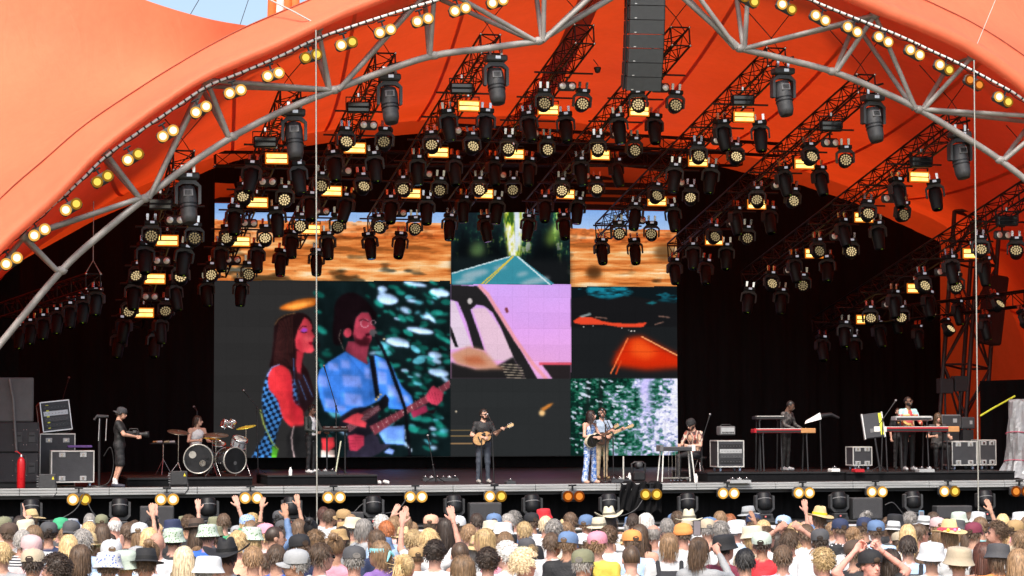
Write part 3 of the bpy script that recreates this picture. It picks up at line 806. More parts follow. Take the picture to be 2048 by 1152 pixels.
# ------------------------------------------------------------------ line array
la = thing('line_array', 'tall hanging array of black loudspeaker cabinets before the orange roof', 'speaker', P(1285, 180, -0.9))
c0 = la.location.copy()
cab = mat('array_grey', (0.030, 0.033, 0.035), 0.55, var=0.2, scale=10, bump=0.2, bscale=120)
z = 0.0; y = 0.0
ang = 16.0
pos = Vector((0, 0, 0.0))
for k in range(11):
    M = Matrix.Translation(pos) @ rot4('Z', -6) @ rot4('X', ang)
    b = MB(); b.M = M
    b.prism([(-0.40, 0.0), (0.40, 0.0), (0.40, 0.315), (-0.40, 0.315)], -0.16, 0.0)
    cb = b.build('cabinet', cab, la)
    b = MB(); b.M = M; b.prism([(-0.425, 0.02), (0.425, 0.02), (0.425, 0.30), (-0.425, 0.30)], 0.0, 0.42); b.build('rear_housing', BLACK, cb)
    b = MB(); b.M = M
    for s_ in (-1, 1):
        b = MB(); b.M = M; b.box((s_ * 0.44, 0.10, 0.16), (0.03, 0.16, 0.36), bev=0.01); b.build('rigging_plate', BLK2, cb)
        b = MB(); b.M = M; b.box((s_ * 0.44, 0.34, 0.16), (0.03, 0.08, 0.30), bev=0.01); b.build('rigging_plate', BLK2, cb)
    b = MB(); b.M = M; b.box((-0.27, -0.163, 0.03), (0.05, 0.006, 0.02)); b.build('badge', ALU, cb)
    pos = pos + (rot4('X', ang) @ Vector((0, 0, 0.325)))
    ang = max(0, ang - 2.2)
for (px_, a_) in ((1195, 130),):
    b = MB(); p_ = P(1195, 140, 1.0); b.tube([p_ + Vector((-0.1, 0, 0.25)), p_ + Vector((0.02, 0, 0.1))], 0.012, 5); b.lathe([(0.0, -0.08), (0.06, -0.06), (0.09, 0.04), (0.08, 0.07), (0, 0.08)], 12, Matrix.Translation(p_))
    tag(b.build('work_light', BLK2), 'small dark work light dangling under the middle truss', 'light')
# ------------------------------------------------------------------ side trusses and their lamps
sideT = mat('silver_truss', (0.42, 0.42, 0.43), 0.4, 0.6, var=0.2)
sA = P(186, 563, 3.0); sB = P(8, 640, 3.0); sB = Vector((sA.x - 2.6, 7.5, sA.z - 1.15))
b = MB()
box_truss('silver box truss end hanging at the dark left side of the stage', sA, P(10, 622, 9.5), 0.36, 0.36, TRUSSM, name='side_truss')
b = MB(); b.tube([sA + Vector((-0.18, 0, 0.18)), sA + Vector((0, 0, 0.5)), sA + Vector((0.18, 0, 0.18))], 0.016, 6); b.tube([sA + Vector((0, 0, 0.5)), sA + Vector((0, 0, 1.9))], 0.012, 6)
tag(b.build('hoist_bridle', sideT), 'silver wire bridle holding the side truss end', 'rigging')
for i, (x_, y_, yy) in enumerate([(193, 585, 3.4), (167, 602, 4.3), (142, 612, 5.2), (115, 624, 6.1), (88, 636, 7.0), (62, 646, 7.9), (40, 656, 8.8)]):
    c = P(x_, y_, yy)
    place('spot', c + Vector((0, 0, 0.22)), (0, 0, R(-20)), 'dark spot moving head on the silver side truss, %s back from its end' % ORD[i], 'spot heads on the side trusses', sc=0.85)
rA, rB = P(2090, 592, 5.0), P(1700, 640, 13.0)
box_truss('black side truss behind the steel tower, carrying a row of lamps', rA, rB, 0.4, 0.4, name='side_truss')
for i, (x_, y_, yy, k_) in enumerate([(2040, 622, 5.5, 'wash'), (1985, 590, 6.2, 'wash'), (1970, 630, 6.9, 'spot'), (1915, 600, 8.0, 'spot'), (1887, 640, 8.8, 'wash'), (1850, 610, 9.8, 'wash'), (1835, 650, 10.6, 'spot'), (1792, 620, 11.6, 'spot')]):
    c = P(x_, y_, yy)
    place(k_, c + Vector((0, 0, 0.12)), (R(-25) if k_ == 'wash' else 0, 0, R(30)), '%s hung low behind the tower, %s from outer end' % ('lit wash light' if k_ == 'wash' else 'round dark spot head', ORD[i]), 'lamps on the low side truss', sc=0.9)
# steel tower at the right
tw0 = P(1918, 915, 11.0); tw0.z = DECK
box_truss('dark steel lattice tower standing at the end of the stage', tw0, tw0 + Vector((0.9, 0.5, 7.6)), 0.95, 0.95, mat('tower_steel', (0.07, 0.055, 0.055), 0.5, 0.4, var=0.3), r=0.07, rb=0.035, bay=1.3, name='steel_tower')
b = MB(); p_ = P(1985, 620, 9.5); b.box(p_, (0.6, 0.5, 2.0), rot=rotm('Y', 8), bev=0.05); tag(b.build('cable_loom', mat('dark_maroon_cloth', (0.05, 0.018, 0.016), 0.9, var=0.4, stretch=(6, 6, 0.4), bump=0.6, bscale=5)), 'dark maroon bundled cloth hanging beside the steel tower', 'cloth bundle')
# ------------------------------------------------------------------ LED video wall: the picture is worked out in code and stored as face colours
WY = 19.0
OX, OY, CW, CH = 410, 398, 966, 524
cv = np.zeros((CH, CW, 3), np.float32)
rs = np.random.RandomState(5)
def blur1(a, s_, ax):
    if s_ <= 0: return a
    k = np.arange(-int(3 * s_) - 1, int(3 * s_) + 2); g = np.exp(-k * k / (2 * s_ * s_)); g /= g.sum()
    pad = [(0, 0)] * a.ndim; h = len(k) // 2; pad[ax] = (h, h)
    ap = np.pad(a, pad, mode='edge'); out = np.zeros_like(a)
    for i, gv in enumerate(g):
        sl = [slice(None)] * a.ndim; sl[ax] = slice(i, i + a.shape[ax]); out += ap[tuple(sl)] * gv
    return out
def blur(a, sx, sy=None): return blur1(blur1(a, sx, 1), sx if sy is None else sy, 0)
def pmask(pts, x0, y0, x1, y1):
    gy, gx = np.mgrid[y0:y1, x0:x1]; gx = gx + .5; gy = gy + .5
    ins = np.zeros(gx.shape, bool); n = len(pts)
    for i in range(n):
        (xa, ya), (xb, yb) = pts[i], pts[(i + 1) % n]
        if ya == yb: continue
        c = ((ya > gy) != (yb > gy)) & (gx < (xb - xa) * (gy - ya) / (yb - ya) + xa)
        ins ^= c
    return ins.astype(np.float32)
def poly(pts, col, soft=0.6, al=1.0, tex=None, sp=False):
    pts = [(p[0] - OX, p[1] - OY) for p in pts]
    if sp:
        q = catmull([(p[0], p[1], 0) for p in [pts[-1]] + pts + pts[:2]], 5); pts = [(p.x, p.y) for p in q[5:-5]]
    m_ = int(3 * soft) + 2
    x0 = max(0, int(min(p[0] for p in pts)) - m_); x1 = min(CW, int(max(p[0] for p in pts)) + m_ + 1)
    y0 = max(0, int(min(p[1] for p in pts)) - m_); y1 = min(CH, int(max(p[1] for p in pts)) + m_ + 1)
    if x1 <= x0 or y1 <= y0: return
    k = blur(pmask(pts, x0, y0, x1, y1), soft) * al
    c = np.array(col, np.float32) if tex is None else tex[y0:y1, x0:x1]
    cv[y0:y1, x0:x1] += (c - cv[y0:y1, x0:x1]) * k[..., None]
def line(pts, w_, col, soft=0.5, al=1.0):
    for (xa, ya), (xb, yb) in zip(pts, pts[1:]):
        L = math.hypot(xb - xa, yb - ya) or 1; nx, ny = -(yb - ya) / L * w_ / 2, (xb - xa) / L * w_ / 2
        ex, ey = (xb - xa) / L * w_ * .2, (yb - ya) / L * w_ * .2
        poly([(xa + nx - ex, ya + ny - ey), (xb + nx + ex, yb + ny + ey), (xb - nx + ex, yb - ny + ey), (xa - nx - ex, ya - ny - ey)], col, soft, al)
def ell(cx, cy, rx, ry, col, rot=0, soft=0.6, al=1.0):
    c, s_ = math.cos(rot), math.sin(rot)
    poly([(cx + rx * math.cos(a) * c - ry * math.sin(a) * s_, cy + rx * math.cos(a) * s_ + ry * math.sin(a) * c) for a in np.linspace(0, 2 * math.pi, 18)[:-1]], col, soft, al)
def noise(sx, sy, octs=4):
    out = np.zeros((CH, CW), np.float32); amp = 1.0; tot = 0
    for o in range(octs):
        gw, gh = int(CW / sx) + 3, int(CH / sy) + 3
        g = rs.rand(gh, gw).astype(np.float32)
        xs_ = np.arange(CW) / sx; ys_ = np.arange(CH) / sy
        xi = xs_.astype(int); yi = ys_.astype(int); fx = xs_ - xi; fy = (ys_ - yi)[:, None]
        fx = fx * fx * (3 - 2 * fx); fy = fy * fy * (3 - 2 * fy)
        a = g[yi][:, xi] * (1 - fx) + g[yi][:, xi + 1] * fx; b_ = g[yi + 1][:, xi] * (1 - fx) + g[yi + 1][:, xi + 1] * fx
        out += amp * (a * (1 - fy) + b_ * fy); tot += amp; amp *= 0.55; sx = max(1.5, sx / 2); sy = max(1.5, sy / 2)
    return out / tot
def ramp(v, stops):
    xs_ = [s_[0] for s_ in stops]
    return np.stack([np.interp(v, xs_, [s_[1][k] for s_ in stops]) for k in range(3)], -1).astype(np.float32)
def rect(x0, y0, x1, y1, col=(0, 0, 0), tex=None, soft=0.01): poly([(x0, y0), (x1, y0), (x1, y1), (x0, y1)], col, max(soft, .01), 1, tex)
def q(v, lo=.25, hi=.75): return np.clip((v - lo) / (hi - lo), 0, 1)
gy, gx = np.mgrid[0:CH, 0:CW]; gx = gx + OX; gy = gy + OY
cv[:] = (40, 40, 41)
# -- desert strips
base = q(0.62 * noise(70, 7, 4) + 0.38 * noise(130, 16, 3), .3, .7)
des = ramp(base, [(0, (150, 84, 38)), (.25, (212, 116, 52)), (.55, (238, 152, 82)), (.8, (250, 192, 128)), (1, (255, 222, 178))])
speck = q(noise(9, 5, 2), .25, .6)
far = (gy < 478)[..., None]
des = np.where(far, des * (0.78 + 0.22 * speck[..., None]) * (1.0, 0.90, 0.86), des)
bush = q(noise(60, 26, 3), .60, .70) * q(gy, 470, 500)
des = des * (1 - 0.62 * bush[..., None] * np.array((1, .9, .8)))
skyb = ramp(np.clip((gy - 400) / 60.0, 0, 1), [(0, (120, 165, 230)), (1, (178, 206, 242))])
des = np.where((gy < 437 + (gx - 420) * 0.014 + 2 * speck)[..., None], skyb, des).astype(np.float32)
rect(420, 400, 902, 567, tex=des); rect(1141, 400, 1364, 573, tex=np.roll(des, 8, 0))
ell(1188, 545, 16, 13, (72, 42, 20), 0, 4, .9); ell(1330, 505, 22, 18, (88, 56, 28), 0, 5, .8); line([(1188, 508), (1250, 507)], 2.0, (235, 200, 140), .8)
# -- forest road
v = noise(10, 46, 4); v2 = noise(12, 9, 3)
wood = ramp(q(v * .6 + v2 * .4, .38, .72), [(0, (14, 24, 28)), (.5, (18, 42, 40)), (.68, (36, 92, 62)), (.82, (150, 186, 80)), (1, (226, 240, 214))])
dk = np.exp(-((gx - 985) / 32.0) ** 2) + np.exp(-((gx - 1090) / 38.0) ** 2) + np.exp(-((gx - 925) / 24.0) ** 2) + q(gy, 470, 540)
wood = wood * np.clip(1.15 - 0.75 * dk * q(gy, 420, 470), .12, 1)[..., None] + (8, 10, 12)
rect(903, 402, 1140, 568, tex=wood.astype(np.float32))
col_l = ramp(q(noise(7, 20, 3), .3, .7), [(0, (50, 90, 30)), (.4, (190, 205, 60)), (.7, (240, 236, 150)), (1, (250, 252, 250))])
poly([(1008, 404), (1048, 404), (1044, 470), (1040, 514), (1018, 514), (1010, 470)], 0, 2.5, .95, col_l)
poly([(1028, 404), (1040, 404), (1037, 500), (1030, 505)], (222, 232, 250), 1.5, .95)
ell(1108, 470, 12, 22, (150, 190, 70), .5, 6, .6); ell(1115, 455, 8, 14, (180, 215, 120), .4, 5, .6); ell(955, 500, 14, 16, (120, 160, 90), .4, 6, .6)
rect(1046, 520, 1140, 569, (22, 24, 26), soft=6); rect(903, 515, 1005, 545, (20, 28, 30), soft=5)
poly([(1024, 512), (1036, 512), (1110, 569), (903, 569), (903, 546)], (58, 142, 160), 0.8)
for (cx, cy, rx, ry) in ((950, 548, 28, 7), (930, 562, 22, 5), (1070, 562, 30, 6), (1000, 535, 14, 4), (1045, 548, 12, 4)): ell(cx, cy, rx, ry, (196, 198, 206), -.2, 3, .65)
line([(1026, 513), (962, 569)], 2.6, (226, 196, 70), .6); line([(1026, 513), (970, 569)], 1.6, (226, 196, 70), .6)
line([(1020, 513), (903, 547)], 2.2, (216, 232, 236), .6); line([(1035, 513), (1100, 569)], 2.8, (216, 232, 236), .6)
# -- close-up: dark bus window with the singer, leaves behind the second player
rect(420, 561, 633, 915, (46, 45, 45))
rect(633, 562, 901, 916, (15, 27, 29))
rl = random.Random(3)
for k in range(330):
    x_ = rl.uniform(636, 898); y_ = rl.uniform(566, 900)
    if x_ < 700 and rl.random() < .55: continue
    if 655 < x_ < 735 and 570 < y_ < 700: continue
    e_ = rl.uniform(4, 13); c_ = rl.random()
    c = (18, 92, 82) if c_ < .45 else (30, 140, 126) if c_ < .72 else (88, 176, 196) if c_ < .88 else (172, 206, 244)
    ell(x_, y_, e_, e_ * rl.uniform(.3, .55), c, rl.uniform(-.2, .8), rl.uniform(.8, 2.2), .85)
for (cx, cy, rx, ry) in ((830, 568, 24, 4), (880, 585, 20, 8), (775, 598, 22, 11), (840, 661, 28, 6), (795, 684, 24, 9), (877, 745, 21, 8), (870, 710, 14, 7), (765, 578, 10, 6)): ell(cx, cy, rx, ry, (176, 206, 246), .15, 1.5, .95)
def W(pts): return [(420 + x_ / 3.113, 550 + y_ / 3.113) for x_, y_ in pts]
def G(pts): return [(630 + x_ / 3.113, 550 + y_ / 3.113) for x_, y_ in pts]
poly(W([(435, 212), (470, 182), (560, 152), (655, 144), (658, 184), (600, 205), (520, 220)]), (206, 106, 34), 1.5, sp=True)
poly(W([(470, 200), (560, 172), (640, 165), (600, 190), (520, 208)]), (250, 160, 70), 2.0, sp=True)
poly(W([(560, 235), (480, 243), (420, 275), (400, 325), (395, 400), (385, 500), (372, 575), (430, 575), (500, 590), (518, 700), (520, 850), (590, 850), (648, 770), (640, 700), (610, 600), (575, 520), (640, 380), (632, 290), (600, 248)]), (34, 17, 19), 1.0, sp=True)
for k in range(26):
    a_ = k / 25; line(W([(430 + 90 * a_, 290 - 40 * a_), (410 + 110 * a_, 420), (395 + 125 * a_, 570)]), 0.9, (70 + 25 * rl.random(), 44, 40), .5, .5)
line(W([(404, 310), (425, 275), (470, 248), (530, 238)]), 1.4, (150, 112, 70), .7)
poly(W([(540, 470), (585, 478), (572, 540), (566, 600), (575, 650), (548, 650), (535, 560)]), (176, 44, 56), 1.0)
poly(W([(588, 262), (612, 276), (633, 310), (637, 330), (634, 345), (653, 385), (640, 400), (641, 412), (630, 425), (642, 440), (651, 470), (630, 487), (575, 482), (535, 455), (530, 400), (545, 345), (570, 295)]), (214, 66, 78), 0.7)
poly(W([(535, 400), (560, 390), (575, 440), (575, 480), (540, 456)]), (188, 48, 62), 2.5); ell(420 + 608 / 3.113, 550 + 395 / 3.113, 8, 6, (232, 92, 100), 0, 3, .8)
poly(W([(562, 350), (578, 328), (606, 334), (606, 350), (580, 360)]), (172, 70, 196), 1.0); line(W([(556, 340), (576, 318), (602, 322)]), 1.6, (70, 20, 30), .5)
line(W([(562, 352), (585, 360), (606, 354)]), 1.5, (40, 12, 20), .4); line(W([(628, 345), (640, 352)]), 1.4, (60, 16, 26), .4)
poly(W([(612, 420), (640, 413), (634, 426), (641, 436), (622, 434)]), (150, 16, 40), .5); ell(634, 690, 6, 7, (18, 14, 18), 0, 1.2)
chk = np.where((((gx + .35 * gy) // 7.5).astype(int) + ((gy - .3 * gx) // 7.5).astype(int)) % 2 == 0, 1.0, 0.0)[..., None]
chk = (chk * np.array((72, 140, 214)) + (1 - chk) * np.array((16, 24, 44))).astype(np.float32)
poly(W([(372, 585), (348, 640), (332, 700), (322, 780), (330, 850), (348, 930), (340, 1000), (300, 1060), (258, 1140), (392, 1140), (412, 1000), (445, 900), (560, 840), (560, 700), (500, 640), (420, 700)]), 0, 1.0, 1, chk)
poly(W([(520, 600), (535, 690), (545, 800), (590, 850), (650, 770), (630, 690), (590, 620)]), (40, 24, 28), 1.5, .9)
for (a_, c_) in (((520, 520), (528, 700)), ((580, 620), (640, 760)), ((550, 650), (600, 780))): line(W([a_, c_]), 1.3, (90, 140, 220), .5, .8)
poly(W([(362, 640), (380, 585), (430, 560), (480, 580), (505, 625), (512, 690), (514, 765), (535, 805), (580, 850), (576, 960), (515, 950), (462, 905), (440, 850), (425, 790), (396, 745), (368, 710)]), (222, 52, 60), 1.0, sp=True)
poly(W([(470, 590), (505, 640), (512, 760), (575, 850), (570, 940), (520, 900), (480, 760)]), (184, 34, 48), 4.0, .7)
line(W([(432, 558), (385, 575), (356, 630)]), 1.8, (150, 170, 240), .5)
line(W([(312, 840), (335, 930), (385, 1040), (426, 1088)]), 2.2, (176, 196, 90), .6); poly(W([(385, 1060), (426, 1090), (412, 1140), (384, 1140)]), (90, 180, 50), .8)
poly(W([(520, 940), (480, 1000), (480, 1140), (640, 1140), (640, 930)]), (34, 33, 34), 2); line(W([(522, 940), (508, 1010), (514, 1080), (527, 1140)]), 2.0, (240, 206, 206), .6)
# second player
poly(G([(116, 270), (122, 190), (160, 130), (228, 108), (300, 140), (352, 200), (388, 250), (360, 285), (335, 238), (290, 228), (258, 262), (246, 320), (238, 390), (214, 400), (190, 345), (170, 350), (168, 430), (118, 430), (108, 340)]), (21, 11, 15), 1.5, sp=True)
poly(G([(205, 415), (250, 415), (335, 440), (322, 520), (330, 560), (270, 530), (205, 485), (188, 470)]), (148, 52, 72), 1.0)
poly(G([(255, 268), (290, 232), (332, 232), (352, 272), (358, 312), (378, 330), (370, 347), (352, 360), (352, 402), (332, 438), (285, 440), (250, 415), (236, 370), (245, 310)]), (172, 58, 78), .8)
poly(G([(240, 360), (258, 395), (290, 402), (308, 378), (348, 398), (336, 440), (285, 444), (248, 418)]), (72, 22, 32), 1.5); ell(630 + 203 / 3.113, 550 + 360 / 3.113, 8, 9.5, (186, 62, 80), .2, .8)
for (cx, cy, r_) in ((310, 300, 26), (362, 296, 15)):
    line(G([(cx + r_ * math.cos(a), cy + r_ * math.sin(a)) for a in np.linspace(0, 6.3, 14)]), 1.1, (226, 176, 190), .4)
line(G([(275, 285), (300, 275), (335, 290)]), 2.0, (60, 18, 28), .6); poly(G([(312, 365), (345, 360), (340, 380), (315, 382)]), (60, 14, 26), .8)
line(G([(160, 340), (148, 390), (180, 470)]), 1.0, (150, 130, 120), .5)
SH = [(190, 475), (100, 530), (30, 590), (10, 660), (28, 760), (60, 850), (150, 860), (180, 905), (250, 865), (330, 815), (400, 780), (440, 745), (460, 830), (560, 840), (612, 795), (600, 750), (545, 700), (512, 640), (482, 570), (430, 520), (372, 500), (344, 500), (328, 560), (255, 520)]
poly(G(SH), (64, 132, 236), 1.0)
for (cx, cy, sx_, sy_) in ((115, 570, 34, 26), (190, 555, 30, 28), (232, 660, 62, 40), (330, 610, 22, 40), (100, 800, 40, 34), (240, 775, 60, 42), (52, 660, 34, 40), (420, 640, 30, 44), (485, 720, 36, 40), (425, 560, 32, 28), (550, 770, 40, 26), (160, 830, 34, 20)):
    poly(G([(cx - sx_, cy - sy_), (cx + sx_ * .8, cy - sy_ * .7), (cx + sx_, cy + sy_), (cx - sx_ * .9, cy + sy_ * .8)]), (132, 160, 248), 2.0, .9)
for (a_, c_) in (((200, 500), (300, 620)), ((340, 560), (350, 800)), ((60, 600), (90, 720)), ((480, 600), (520, 740))): line(G([a_, c_]), 1.5, (40, 96, 190), 1.0, .7)
poly(G([(400, 990), (425, 945), (558, 934), (556, 1055), (440, 1052)]), (110, 156, 248), 1.0); poly(G([(428, 1105), (462, 1078), (495, 1092), (480, 1118)]), (130, 160, 240), .8)
poly(G([(334, 500), (368, 500), (388, 640), (402, 745), (380, 792), (356, 640)]), (20, 20, 28), .8)
poly(G([(300, 1000), (360, 985), (395, 1010), (405, 1050), (475, 1058), (400, 1110), (330, 1145), (190, 1145), (200, 1090), (270, 1080)]), (46, 42, 58), 1.2)
poly(G([(160, 880), (240, 830), (330, 820), (400, 860), (380, 960), (310, 1010), (220, 1000), (150, 960)]), (30, 27, 36), 1.2)
poly(G([(190, 945), (300, 850), (400, 805), (412, 838), (322, 905), (215, 980)]), (96, 52, 60), .8)
for k in range(6): line(G([(195 + 4 * k, 945 + 6 * k), (405, 808 + 5 * k)]), .7, (176, 140, 150), .3, .7)
poly(G([(393, 800), (440, 742), (462, 772), (456, 812), (418, 852)]), (20, 18, 24), .8)
for (cx, cy) in ((380, 775), (395, 760), (408, 745)): ell(630 + cx / 3.113, 550 + cy / 3.113, 2.6, 2.2, (236, 206, 150), 0, .4)
poly(G([(340, 942), (545, 836), (700, 745), (842, 652), (842, 700), (712, 790), (560, 872), (372, 998)]), (128, 56, 68), .8)
for k in range(17):
    a_ = k / 16; x_ = 352 + 480 * a_; y_ = 938 - 280 * a_; line(G([(x_, y_), (x_ + 20, y_ + 46 - 6 * a_)]), .9, (206, 150, 150), .3, .8)
for k in range(8): ell(630 + (394 + 52 * k) / 3.113, 550 + (944 - 30 * k) / 3.113, 1.3, 1.3, (240, 220, 216), 0, .4)
poly(G([(596, 852), (690, 808), (706, 850), (610, 892)]), (168, 48, 84), 1.0); poly(G([(690, 850), (760, 830), (740, 862), (700, 860)]), (30, 18, 24), 1)
poly(G([(690, 748), (720, 705), (738, 688), (752, 700), (772, 712), (800, 735), (792, 780), (762, 812), (722, 802), (698, 780)]), (200, 62, 88), .8)
for k in range(4): line(G([(705 + 20 * k, 725 + 4 * k), (728 + 18 * k, 790 + 4 * k)]), .9, (130, 34, 56), .4, .9)
poly(G([(170, 912), (230, 872), (268, 858), (304, 872), (284, 898), (322, 918), (316, 952), (276, 944), (226, 930)]), (226, 72, 84), .8)
poly(G([(205, 1000), (250, 990), (304, 1000), (304, 1060), (262, 1097), (215, 1090)]), (200, 58, 84), .8)
for k in range(4): line(G([(215, 1012 + 20 * k), (300, 1010 + 18 * k)]), .8, (140, 36, 58), .4, .8)
poly(G([(36, 1090), (120, 1090), (120, 1135), (36, 1135)]), (226, 196, 186), .8); poly(G([(40, 1015), (118, 1012), (122, 1070), (80, 1102), (45, 1085)]), (222, 58, 66), .8)
line(G([(372, 372), (430, 480), (480, 600), (560, 830), (592, 1135)]), 6, (17, 17, 22), .6); line(G([(420, 440), (480, 640), (540, 790)]), 1.2, (24, 28, 50), .4)
ell(630 + 362 / 3.113, 550 + 360 / 3.113, 8, 7, (84, 78, 82), .4, .8); line(G([(375, 372), (430, 398)]), 5, (20, 20, 24), .6); ell(630 + 430 / 3.113, 550 + 398 / 3.113, 2, 2, (220, 200, 160), 0, .5)
for (x_, y_) in ((560, 960), (562, 1000), (580, 1055), (600, 1080)): line(G([(x_, y_), (x_ + 2, y_ + 22)]), 1.6, (200, 216, 240), .5)
# give the two figures the soft modelling of a camera picture
y0_, y1_, x0_, x1_ = 563 - OY, 915 - OY, 421 - OX, 901 - OX
reg = cv[y0_:y1_, x0_:x1_]
lum = reg.mean(-1)
Lb = blur(lum, 5)
emb = (Lb - np.roll(np.roll(Lb, -5, 0), 4, 1)) / 255.0
lf = noise(46, 60, 3)[y0_:y1_, x0_:x1_]; mf = noise(11, 15, 3)[y0_:y1_, x0_:x1_]
isbg = ((np.abs(reg - np.array((46, 45, 45))).max(-1) < 3))
fac = (1 + 1.3 * np.clip(emb, -.35, .35)) * (0.72 + 0.56 * lf) * (0.84 + 0.32 * mf)
fac = np.where(isbg, 1.0, fac)
reg = reg * fac[..., None]
reg = 0.35 * reg + 0.65 * blur(reg, 1.5)
cv[y0_:y1_, x0_:x1_] = np.clip(reg, 0, 255)
# -- car window
def E(pts): return [(680 + x_ / 2.88, 380 + y_ / 2.88) for x_, y_ in pts]
lav = ramp(np.clip((gy - 570) / 160.0 + 0.12 * (noise(60, 40, 3) - .5) * 2, 0, 1), [(0, (214, 168, 246)), (.5, (226, 166, 240)), (1, (236, 170, 226))])
rect(901, 569, 1142, 758, tex=lav)
poly(E([(636, 640), (660, 640), (760, 900), (636, 920)]), (228, 206, 226), 1.0); poly(E([(760, 680), (840, 680), (900, 760), (1040, 990), (860, 980)]), (232, 196, 216), 1.5)
poly(E([(636, 545), (800, 555), (850, 620), (900, 690), (1040, 920), (1140, 1092), (1068, 1092), (1000, 965), (930, 800), (880, 706), (830, 668), (785, 660), (752, 690), (800, 830), (832, 925), (772, 912), (730, 765), (680, 645), (636, 632)]), (36, 34, 36), 1.0)
poly(E([(636, 780), (656, 830), (682, 905), (664, 905), (636, 840)]), (30, 28, 30), .8)
line(E([(800, 552), (850, 600), (905, 690), (1010, 860), (1110, 1000), (1190, 1090)]), 7, (238, 158, 172), 1.2); ell(680 + 960 / 2.88, 380 + 692 / 2.88, 3, 6, (130, 60, 70), -.3, 1)
ell(680 + 748 / 2.88, 380 + 640 / 2.88, 5, 6, (210, 200, 200), 0, 1)
poly(E([(636, 990), (780, 1030), (900, 1015), (1000, 960), (1075, 1092), (636, 1092)]), (34, 32, 33), 2.0)
poly(E([(636, 945), (740, 900), (830, 925), (905, 1010), (960, 1030), (790, 1034), (670, 1000)]), (206, 148, 120), 3.0); poly(E([(700, 960), (800, 955), (850, 1005), (740, 1005)]), (188, 96, 60), 4, .8)
for k in range(6): line(E([(920 + 8 * k, 1000 + 16 * k), (1040 + 6 * k, 1010 + 15 * k)]), 1.6, (216, 196, 170), .8, .7)
poly(E([(1160, 1000), (1330, 996), (1330, 1095), (1230, 1095)]), (40, 34, 36), 1.2); line(E([(1150, 1002), (1330, 1002)]), 5, (226, 84, 104), 1.2)
rect(901, 757, 1141, 915, (44, 46, 47), soft=.8)
ell(1084, 826, 6, 6, (255, 206, 140), 0, 1.8); poly([(1080, 818), (1098, 808), (1108, 806), (1100, 814), (1088, 822)], (230, 140, 60), 1.5, .9); ell(912, 823, 2.5, 1.6, (230, 210, 180), 0, .8)
for y_ in (861, 872, 887): line([(901, y_), (945, y_)], 1.4, (150, 122, 78) if y_ < 880 else (196, 150, 100), .6, .8)
# -- night road
rect(1142, 573, 1364, 758, (29, 31, 33))
cl = q(noise(46, 15, 4), .46, .62) * (1 - q(gy, 588, 612 + 0 * gx)); tealc = np.stack([16 + 10 * cl, 24 + 110 * cl, 28 + 130 * cl], -1).astype(np.float32)
rect(1143, 574, 1363, 616, tex=tealc, soft=1.2)
def F_(pts): return [(1130 + x_ / 3.2, 560 + y_ / 3.2) for x_, y_ in pts]
poly(F_([(40, 120), (150, 95), (260, 130), (380, 100), (480, 110), (620, 140), (748, 150), (748, 300), (40, 300)]), (24, 24, 26), 1.5)
poly(F_([(515, 150), (560, 135), (590, 145), (560, 156)]), (30, 110, 120), 1.2)
poly(F_([(52, 262), (100, 233), (170, 238), (240, 264), (300, 274), (430, 280), (524, 272), (500, 302), (350, 302), (250, 286), (100, 284), (60, 276)]), (238, 74, 44), .9); poly(F_([(90, 232), (160, 210), (168, 222), (110, 240)]), (170, 190, 190), 1, .8)
for (a_, c_) in (((195, 238), (270, 246)), ((575, 285), (630, 268)), ((600, 232), (670, 240))): line(F_([a_, c_]), 2.4, (150, 110, 96), .8, .8)
for (x_, y_) in ((120, 300), (178, 295), (365, 306), (408, 322), (424, 327), (445, 326)): ell(1130 + x_ / 3.2, 560 + y_ / 3.2, 1.3, 1.2, (230, 220, 210), 0, .6)
poly(F_([(400, 375), (490, 360), (745, 495), (748, 560), (520, 575), (300, 545), (330, 470)]), (214, 44, 12), 5.0)
poly(F_([(430, 385), (490, 380), (600, 470), (520, 510), (420, 480)]), (248, 92, 30), 6, .85); line(F_([(300, 460), (740, 456)]), 1.0, (130, 26, 12), .8, .7)
line(F_([(402, 374), (292, 600)]), 2.6, (255, 128, 70), .8); line(F_([(490, 362), (746, 498)]), 2.6, (255, 170, 110), .7); line(F_([(360, 516), (326, 602)]), 3.2, (226, 70, 30), .9)
# -- snowy trees
n1, n2 = noise(8, 5, 3), noise(20, 44, 3)
t_ = np.clip((gx - 1142) / 220.0, 0, 1)
sn = q(n1 * .55 + n2 * .45 + (t_ - .40) * .42, .36, .76)
snow = ramp(sn, [(0, (12, 40, 34)), (.35, (26, 96, 72)), (.6, (96, 140, 134)), (.8, (176, 178, 224)), (1, (236, 236, 255))])
skc = np.exp(-((gx - 1292 - 4 * np.sin(gy / 9.0)) / (13.0 + (gy - 757) * -0.06)) ** 2) * (1 - q(gy, 770, 850))
snow = snow * (1 - skc[..., None]) + np.array((206, 196, 255)) * skc[..., None]
fine = (noise(4, 3, 2)[..., None] - .5) * 70 * t_[..., None]
rect(1141, 757, 1364, 914, tex=np.clip(snow + fine, 0, 255).astype(np.float32), soft=.8)
for x_ in (1172, 1198): rect(x_, 758, x_ + 7, 912, (22, 34, 32), soft=2.5)
for k in range(80):
    x_ = rl.uniform(1143, 1245); y_ = rl.uniform(762, 908); ell(x_, y_, rl.uniform(2, 6), rl.uniform(1.2, 2.4), (222, 226, 246), rl.uniform(-.2, .7), .7, .9)
